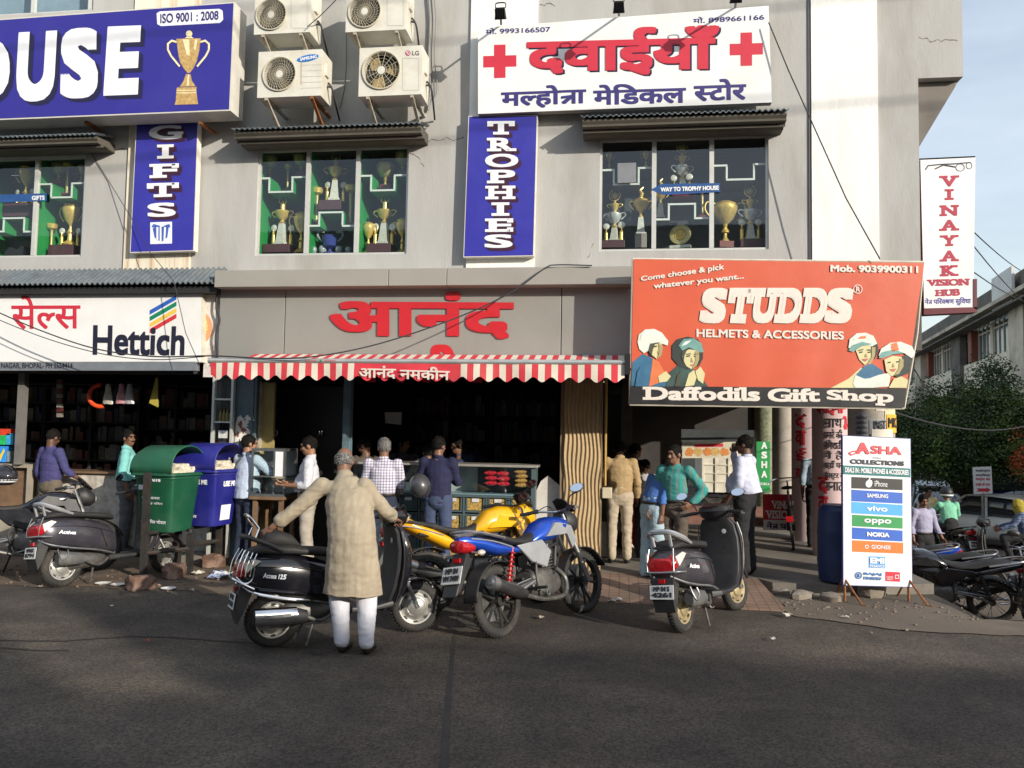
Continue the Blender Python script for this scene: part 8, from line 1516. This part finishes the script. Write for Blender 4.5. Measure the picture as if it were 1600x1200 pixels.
# ---------------------------------------------------------------- parked row on the right
r0 = Vector((PX(1546, 12.2), 12.2, GZ_(12.2))); bike('parked_motorcycle', 'black motorcycle with chrome leg guard nearest in the row right of the phone board', place(r0, r0 + Vector((-1.25, .35, 0)), -9), bk, 'c', ['MP04', 'NC 5412'], guard=True, rear='spoke', mirrors=(0, 0), group='motorcycles in the row right of the phone board')
for i, (dx, dy, c, lb) in enumerate(((-.02, .75, 'bk', 'second black motorcycle in the row right of the phone board'), (-.25, 1.5, 'bl', 'dark motorcycle with a blue tail at the back of the row by the phone board'))):
    p = r0 + Vector((dx, dy, -.01 - .01 * i)); bike('parked_motorcycle', lb, place(p, p + Vector((-1.2, .5, 0)), -9), bk if c == 'bk' else bluep, 'c', None, rear='spoke', mirrors=(0, 0), group='motorcycles in the row right of the phone board')
p = Vector((PX(1625, 11.3), 11.3, GZ_(11.3))); bike('parked_motorcycle', 'dusty dark motorcycle cut off by the right picture edge, headlamp towards the viewer', place(p + Vector((.2, .9, 0)), p + Vector((-.25, -.35, 0)), -8), M('dusty_dark_paint', (.05, .05, .055), rough=.4, coat=.3), 'c', None, rear='spoke', mirrors=(1, 1), steer=10)
# ---------------------------------------------------------------- traffic down the side street
def car(label, px, Y, yaw, paint, L_=3.6, H=1.5, van=False, cat='car'):
    k = L_ / 3.6; t = thing('parked_car', label, cat, M4=Matrix.Translation((PX(px, Y), Y, GZ_(Y))) @ Matrix.Rotation(R(yaw), 4, 'Z') @ Matrix.Diagonal((k, k, H / 1.5, 1)))
    MB().loft([sq(x, a, b, w, 4.5, 24) for x, a, b, w in [(-1.82, .42, .78, .66), (-1.74, .30, .92, .76), (-1.2, .24, .95, .80), (0, .22, .93, .81), (1.0, .24, .92, .80), (1.6, .28, .82, .76), (1.8, .38, .68, .62)]]).build('body', paint, t)
    cab = [(-1.74, .85, .98, .68), (-1.5, .85, 1.40, .64), (-.5, .85, 1.48, .65), (.3, .85, 1.45, .63), (1.15 if not van else 1.5, .85, .93, .64)]
    MB().loft([sq(x, a, b, w, 4, 24) for x, a, b, w in cab]).build('windows', M('car_glass', (.02, .025, .03), rough=.06, coat=.5), t)
    MB().loft([sq(x, a, b, w, 4, 20) for x, a, b, w in [(-1.62, 1.36, 1.42, .60), (-1.4, 1.40, 1.475, .64), (-.5, 1.44, 1.53, .655), (.3, 1.42, 1.49, .63), (.5, 1.36, 1.42, .60)]]).build('roof', paint, t)
    mb = MB()
    for s in (-1, 1):
        for xa, xb in ((-1.80, -1.48), (1.15, .34), (-.36, -.32)): mb.tube([(xa, s * .70, .92), (xb, s * .645, 1.44)], .035, 6)
    mb.build('pillars', paint, t)
    for x in (-1.15, 1.15):
        for s in (-1, 1): MB().torus((x, s * .70, .27), .19, .085, rot=RX.to_3x3(), n=24, k=8).lathe([(.001, .06), (.15, .06), (.17, -.06), (.001, -.06)], 16, Matrix.Translation((x, s * .72, .27)) @ RX).build('wheel', tyrem, t)
    for s in (-1, 1): MB().loft([[(-1.70, s * (.62 + q), z) for z in (.72, .98)] + [(-1.80, s * (.60 + q), z) for z in (.96, .70)] for q in (0, .12)]).build('tail_light', redl, t); MB().ell((1.70, s * .55, .66), (.09, .17, .10), n=12).build('headlight', orl, t)
    MB().box((-1.845, -.22, .42), (-1.82, .22, .54)).build('number_plate', platem, t, smooth=0); MB().box((-1.87, -.7, .32), (-1.76, .7, .42)).box((1.76, -.66, .3), (1.85, .66, .42)).build('bumper', plastic, t, bevel=.02)
    return t
carw = M('car_white', (.60, .58, .54), rough=.3, coat=.5, var=.05); cars_ = M('car_silver', (.42, .44, .46), rough=.3, metal=.4, coat=.4); carb = M('car_dark_blue', (.02, .03, .10), rough=.3, coat=.5); carl = M('car_pale_blue', (.25, .29, .36), rough=.3, coat=.5, metal=.3)
car('white hatchback seen from behind, parked behind the right hand motorcycles', 1551, 25, 118, carw)
car('silver van facing the viewer behind the lavender shirted man', 1468, 27.5, -110, cars_, 3.9, 1.75, True, 'van'); car('pale blue car beyond the white hatchback at the right edge', 1600, 28, 150, carl, 4.0); car('dark blue van half hidden behind the white arrow placard', 1515, 33, 175, carb, 4.4, 2.0, True, 'van'); car('dark car in the shade left of the silver van', 1418, 30, -100, carb)
# riders
SIT = dict(pel=(0, .0, .90), ch=(0, -.08, 1.22), nk=(0, -.12, 1.38), hd=(0, -.16, 1.52), shL=(.175, -.1, 1.32), shR=(-.175, -.1, 1.32), elL=(.27, -.24, 1.10), wrL=(.27, -.46, 1.02), elR=(-.27, -.24, 1.10), wrR=(-.27, -.46, 1.02), hipL=(.1, -.02, .86), hipR=(-.1, -.02, .86), knL=(.2, -.42, .80), knR=(-.2, -.42, .80), anL=(.2, -.30, .42), anR=(-.2, -.30, .42))
Y = 18.2; x = PX(1487, Y); g = GZ_(Y); B0 = Vector((x + .05, Y - .35, g))
bike('ridden_motorcycle', 'dark motorcycle under the mint green rider, seen from behind', place(B0, B0 + Vector((-.1, 1.3, 0)), 0), bk, 'c', ['MP04', '2210'], rear='spoke', mirrors=(0, 0)); person('rider in a mint green shirt on a motorcycle going away down the side street', 0, Y + .1, g, 183, H=1.66, X=x, top=cloth('mint_shirt', (.19, .50, .33)), bottom=blackt, pose=SIT, tuck=False, hair='short')
helmet(Matrix.Translation((x + .0, Y + .27, g + 1.42)) @ Matrix.Rotation(R(183), 4, 'Z'), plastic, 'dark helmet worn by the mint green rider', 1)
Y = 17; x = PX(1590, Y); g = GZ_(Y); scooter('ridden_scooter', 'scooter of the woman in the mustard headscarf at the right edge', place(Vector((x + .45, Y - .1, g)), Vector((x - .7, Y + .35, g)), 0), bk, ['MP04', '1177'], plastic, 'a', '', mirrors=(0, 0))
t = person('woman in a mustard headscarf and dark blue dress on a scooter at the right edge', 0, Y, g, -112, H=1.56, X=x + .15, top=cloth('blue_dot_dress', (.03, .055, .12), 'check', (.16, .2, .3), .05), bottom=blackt, pose=SIT, tuck=False, hair=None, head=(30, 5))
mb = MB(); tcap(mb, (0, -.155, 1.535), (.115, .13), (0, -.10, 1.38), (.11, .11)); tcap(mb, (0, -.08, 1.38), (.15, .12), (.03, .04, 1.12), (.09, .05)); m2 = fuse(mb, .016, 3, .012, 3); m2.v = [p if p.y > -.235 or p.z < 1.40 else Vector((p.x, -.235, p.z)) for p in m2.v]; m2.build('headscarf', cloth('mustard_scarf', (.34, .27, .03)), t)
person('rider in a yellow and white jacket behind the lavender shirted man', 1449, 20.5, GZ_(20.5) + .05, 10, H=1.62, top=cloth('yellow_white_jacket', (.55, .50, .42), 'check', (.6, .4, .03), .5), bottom=blackt, hair='short')
# street signs
t, B = board('placard', 'white placard with Hindi lines and a red arrow hung in front of the blue van', [(1520, 730), (1549, 729), (1551, 771), (1522, 772)], 24, .04, white, steelm); mb = MB()
for k, s in enumerate(('सर्वोत्तम', 'आप्टिकल्स', 'चश्मा घर', 'आंखों की जांच')): B.text(mb.mat(k // 2), s, [(1524, 733 + k * 7), (1547, 733 + k * 7), (1547, 738 + k * 7), (1524, 738 + k * 7)], o=.01, bold=.02)
B.poly(mb.mat(1), [(1525, 763), (1541, 763), (1541, 761), (1548, 765.5), (1541, 770), (1541, 768), (1525, 768), (1529, 765.5)], .01); mb.build('lettering', [blackink, crimson], t, True, smooth=0); MB().tube([B.p(1536, 770, -.03), Vector((B.p(1536, 770, -.03).x, 24.03, -1.32))], .04, 6).build('pole', steel2, t, True)
t, B = board('shop_hoarding', 'green shop hoarding with yellow Hindi words under the dark tree', [(1473, 720), (1514, 720), (1514, 756), (1473, 756)], 36, .06, MATS['board_green'], blackm); mb = MB(); B.text(mb.mat(0), 'सुनी', [(1478, 735), (1491, 735), (1491, 744), (1478, 744)], o=.01, bold=.04); B.text(mb.mat(0), 'घर', [(1479, 746), (1491, 746), (1491, 754), (1479, 754)], o=.01, bold=.04); B.text(mb.mat(1), 'अन्नपूर्णा', [(1475, 724), (1495, 724), (1495, 732), (1475, 732)], o=.01, bold=.02); B.disc(mb.mat(0), (1505, 742), 5, 7, o=.01); B.disc(mb.mat(2), (1486, 716), 7, 5, o=.02); mb.build('lettering', [MATS['packet_yellow'], letw, crimson], t, True, smooth=0)
# ---------------------------------------------------------------- old three storey block along the side street
A0 = Vector((16.2, 26, -1.32)); dr = Vector((math.sin(R(9.2)), math.cos(R(9.2)), 0)); nn = Vector((-dr.y, dr.x, 0))
T = Matrix((dr, -nn, Vector((0, 0, 1)))).transposed().to_4x4(); T.translation = A0
blk = thing('apartment_block', 'weathered three storey apartment block with ribbon windows receding down the side street', 'building', A0)
ow = M('stained_plaster', (.60, .53, .42), rough=.95, var=.2, scale=.8, tint=(.16, .15, .13), tscale=.55, tamt=.85, bump=.3, bscale=12); ob = M('cream_spandrel', (.85, .76, .60), rough=.9, var=.1, scale=.7, tint=(.3, .27, .22), tscale=1.1, tamt=.7); od = M('soot_plaster', (.13, .12, .105), rough=.95, var=.4, scale=1.2)
LB = 62; mb = MB().box((-12, .9, 0), (LB, 9, 10.6), T); 
for s in range(-3, 16): mb.box((s * 4 - .25, .05, 0), (s * 4 + .25, .9, 10.3), T)
mb.build('wall', ow, blk, True, smooth=0); MB().box((-12, -.06, 10.2), (LB, .9, 11.05), T).build('parapet', od, blk, True, smooth=0); MB().box((-12, -.75, 9.75), (LB, .04, 9.95), T).build('roof_slab', ow, blk, True, smooth=0)
for z0, z1 in ((6.0, 7.5), (3.0, 4.1)): MB().box((-12, -.14, z0), (LB, .04, z1), T).build('spandrel', ob, blk, True, smooth=0)
MB().box((-12, -.3, 3.0), (LB, -.15, 3.12), T).box((-12, -.9, 9.3), (LB, -.15, 9.38), T).build('sun_shade', od, blk, True, smooth=0)
gl = M('old_window_glass', (.09, .115, .13), rough=.12, var=.5, scale=.6); fr = M('window_frame_white', (.62, .58, .5), rough=.6); q = random.Random(4)
for s in range(-3, 15):
    for z0, z1 in ((7.6, 9.5), (4.2, 5.9)):
        a, b = s * 4 + .3, s * 4 + 3.7; dp = q.choice((.15, .15, .6)); w_ = MB().box((a, dp, z0), (b, dp + .05, z1), T).build('window', gl if q.random() < .75 else od, blk, True, smooth=0); mb = MB()
        for k in range(5): x = lerp(a, b, k / 4); mb.box((x - .04, dp - .05, z0), (x + .04, dp - .002, z1), T)
        mb.box((a, dp - .06, z1 - .55), (b, dp - .052, z1 - .47), T); mb.build('frame', fr, w_, True, smooth=0)
for s, c in ((3, (.22, .06, .04)), (6, (.2, .07, .05)), (9, (.24, .07, .04))): MB().box((s * 4 - 1.1, -.25, 7.55), (s * 4 - .3, .1, 9.3), T).build('balcony_door', M('brick_red_door', c, rough=.7, var=.2), blk, True, smooth=0); MB().box((s * 4 + 1.2, -.35, 4.1), (s * 4 + 3.4, .02, 9.9), T).build('stair_pier', od if s == 6 else ow, blk, True, smooth=0)
for s in range(-2, 15): MB().box((s * 4 + .5, .5, 0), (s * 4 + 3.5, .6, 2.6), T).build('shopfront', M('dark_shopfront', (.05, .045, .04), rough=.6, var=.6, scale=1), blk, True, smooth=0)
for lb, s, z, w_, h, c in (('blue sign board on the front of the apartment block, right edge', 8.5, 6.6, 4.2, 1.2, (.03, .12, .32)), ('small blue sign on the apartment block above the tree', 21, 4.1, 2.2, .9, (.08, .2, .5)), ('white board on the parapet of the apartment block', 14.5, 9.6, 3.4, 1.7, (.6, .6, .58))):
    tag(MB().box((s, -.42, z), (s + w_, -.3, z + h), T).build('sign_board', M('board_' + lb[:9].replace(' ', '_'), c, rough=.5, var=.2, scale=2), smooth=0), lb, 'sign')
tag(MB().box((17.2, -.75, 5.4), (18.2, -.3, 6.1), T).build('air_conditioner', acw, smooth=0, bevel=.03), 'small far air conditioner on the apartment block above the tree', 'air conditioner')
tag(MB().box((12, 60, -1.32), (20, 70, 6.5)).build('far_house', ow, smooth=0), 'plain far house closing the side street behind the tree', 'building'); tag(MB().box((8, 40, -1.32), (13.5, 44, 3.2)).build('far_shop', M('far_shop_plaster', (.3, .25, .17), rough=.9, var=.3), smooth=0), 'low cream shop building in the shade behind the tree', 'building')
# ---------------------------------------------------------------- trees: tapered trunk, limbs, crown of small leaf faces
def leafmat(n_, c, c2): return M(n_, c, rough=.6, var=.45, scale=1.3, tint=c2, tscale=1.8, tamt=.7)
def tree(name, label, base, lobes, n, mt, leaf=.13, trunk_r=.16, seed=1):
    q = random.Random(seed); t = thing(name, label, 'tree', base); b = Vector(base); mb = MB(); top = Vector(lobes[0][0])
    mid = b.lerp(top, .45) + Vector((.15, .1, 0)); mb.tube(spline([b, b.lerp(mid, .5) + Vector((-.08, 0, 0)), mid, top], 4), [lerp(trunk_r, trunk_r * .3, i / 12) for i in range(13)], 9)
    for c, r in lobes: c = Vector(c); mb.tube(spline([mid + Vector((0, 0, q.uniform(-.2, .3))), mid.lerp(c, .55) + Vector((0, 0, .15)), c], 4), [lerp(trunk_r * .45, .02, i / 8) for i in range(9)], 6)
    mb.build('trunk', M('bark', (.10, .08, .06), rough=.95, var=.4, scale=9, bump=.8, bscale=25), t, True); mb = MB(); tot = sum(r ** 2 for _, r in lobes)
    for c, r in lobes:
        c = Vector(c)
        for i in range(int(n * r * r / tot / 7)):
            d = Vector((q.gauss(0, 1), q.gauss(0, 1), q.gauss(0, .8))).normalized(); p = c + d * r * (q.random() ** .4) * (.85 + .35 * noise.noise(d * 2.2 + c)); mb.mat(0 if noise.noise(p * 1.5) < .12 else 1)
            s_ = Vector((q.gauss(0, 1), q.gauss(0, 1), q.gauss(0, .5))).normalized(); u = s_.cross(Vector((q.gauss(0, 1), q.gauss(0, 1), q.gauss(0, 1)))).normalized()
            for k in range(7):                        # a small spray of leaflets
                o = p + s_ * (k - 3) * leaf * .55 + u * (leaf * .5 * (-1) ** k) - Vector((0, 0, .02 * (k - 3) ** 2)); a = s_ * leaf * q.uniform(.35, .6); e = (u + Vector((q.gauss(0, .3), q.gauss(0, .3), q.gauss(0, .3)))).normalized() * leaf * q.uniform(.5, .8); mb.quad(o - a * .5, o + e * .4 - a * .1, o + a * .6 + e * .1, o + a * .3 - e * .3)
    mb.build('crown', mt, t, True, smooth=0, fixn=False); return t
g1, g2 = leafmat('leaf_dark', (.036, .07, .015), (.024, .044, .011)), leafmat('leaf_light', (.10, .165, .03), (.06, .105, .02))
def at(px, py, Y): return PY(px, py, Y)
tree('shade_tree', 'broad dark green neem tree over the parked cars on the right', (PX(1500, 26), 26, -1.32), [(at(1500, 688, 26), 1.7), (at(1440, 700, 25.5), 1.35), (at(1425, 668, 26.5), .95), (at(1560, 678, 25.5), 1.6), (at(1545, 612, 26), 1.15), (at(1485, 632, 26.5), 1.1), (at(1610, 683, 25), 1.5), (at(1660, 668, 26), 1.6), (at(1590, 713, 25), 1.0), (at(1465, 708, 25), .95), (at(1530, 720, 25), .95), (at(1410, 698, 26), .8), (at(1548, 578, 26.5), .6), (at(1395, 683, 27), .8), (at(1590, 648, 26), .9)], 50000, [g1, g2], .14, seed=3)
tree('shade_tree', 'second dark tree further down the side street behind the neem', (PX(1425, 38), 38, -1.32), [(at(1425, 660, 38), 2.2), (at(1395, 690, 37), 1.8), (at(1455, 680, 38), 1.8), (at(1390, 650, 39), 1.3)], 7000, [g1, g2], .2, seed=5)
tree('flame_tree', 'small bush with orange blossom at the right edge beyond the neem', (PX(1610, 24), 24, -1.3), [(at(1608, 700, 24), .7), (at(1600, 725, 24), .5)], 2500, [M('orange_blossom', (.5, .12, .04), rough=.7, var=.4), g2], .1, trunk_r=.06, seed=8)
# wires at the right
for a, b, lb in (((1521, 362, 10.6), (1640, 432, 30), 'upper thin wire from the hanging optician sign to the apartment block'), ((1521, 384, 10.6), (1640, 490, 30), 'lower thin wire from the hanging optician sign to the apartment block'), ((1521, 425, 10.6), (1640, 470, 34), 'lowest thin wire from the optician sign rim')): cable(catenary(PY(*a), PY(*b), .25), .008, lb)
cable(catenary(PY(1385, 640, 10.3), PY(1660, 640, 20), .35), .010, 'wire sagging across the tree from the corner column'); cable(catenary(PY(1425, 570, 9.8), PY(1470, 620, 16), .1), .008, 'short wire from the banner corner into the tree')
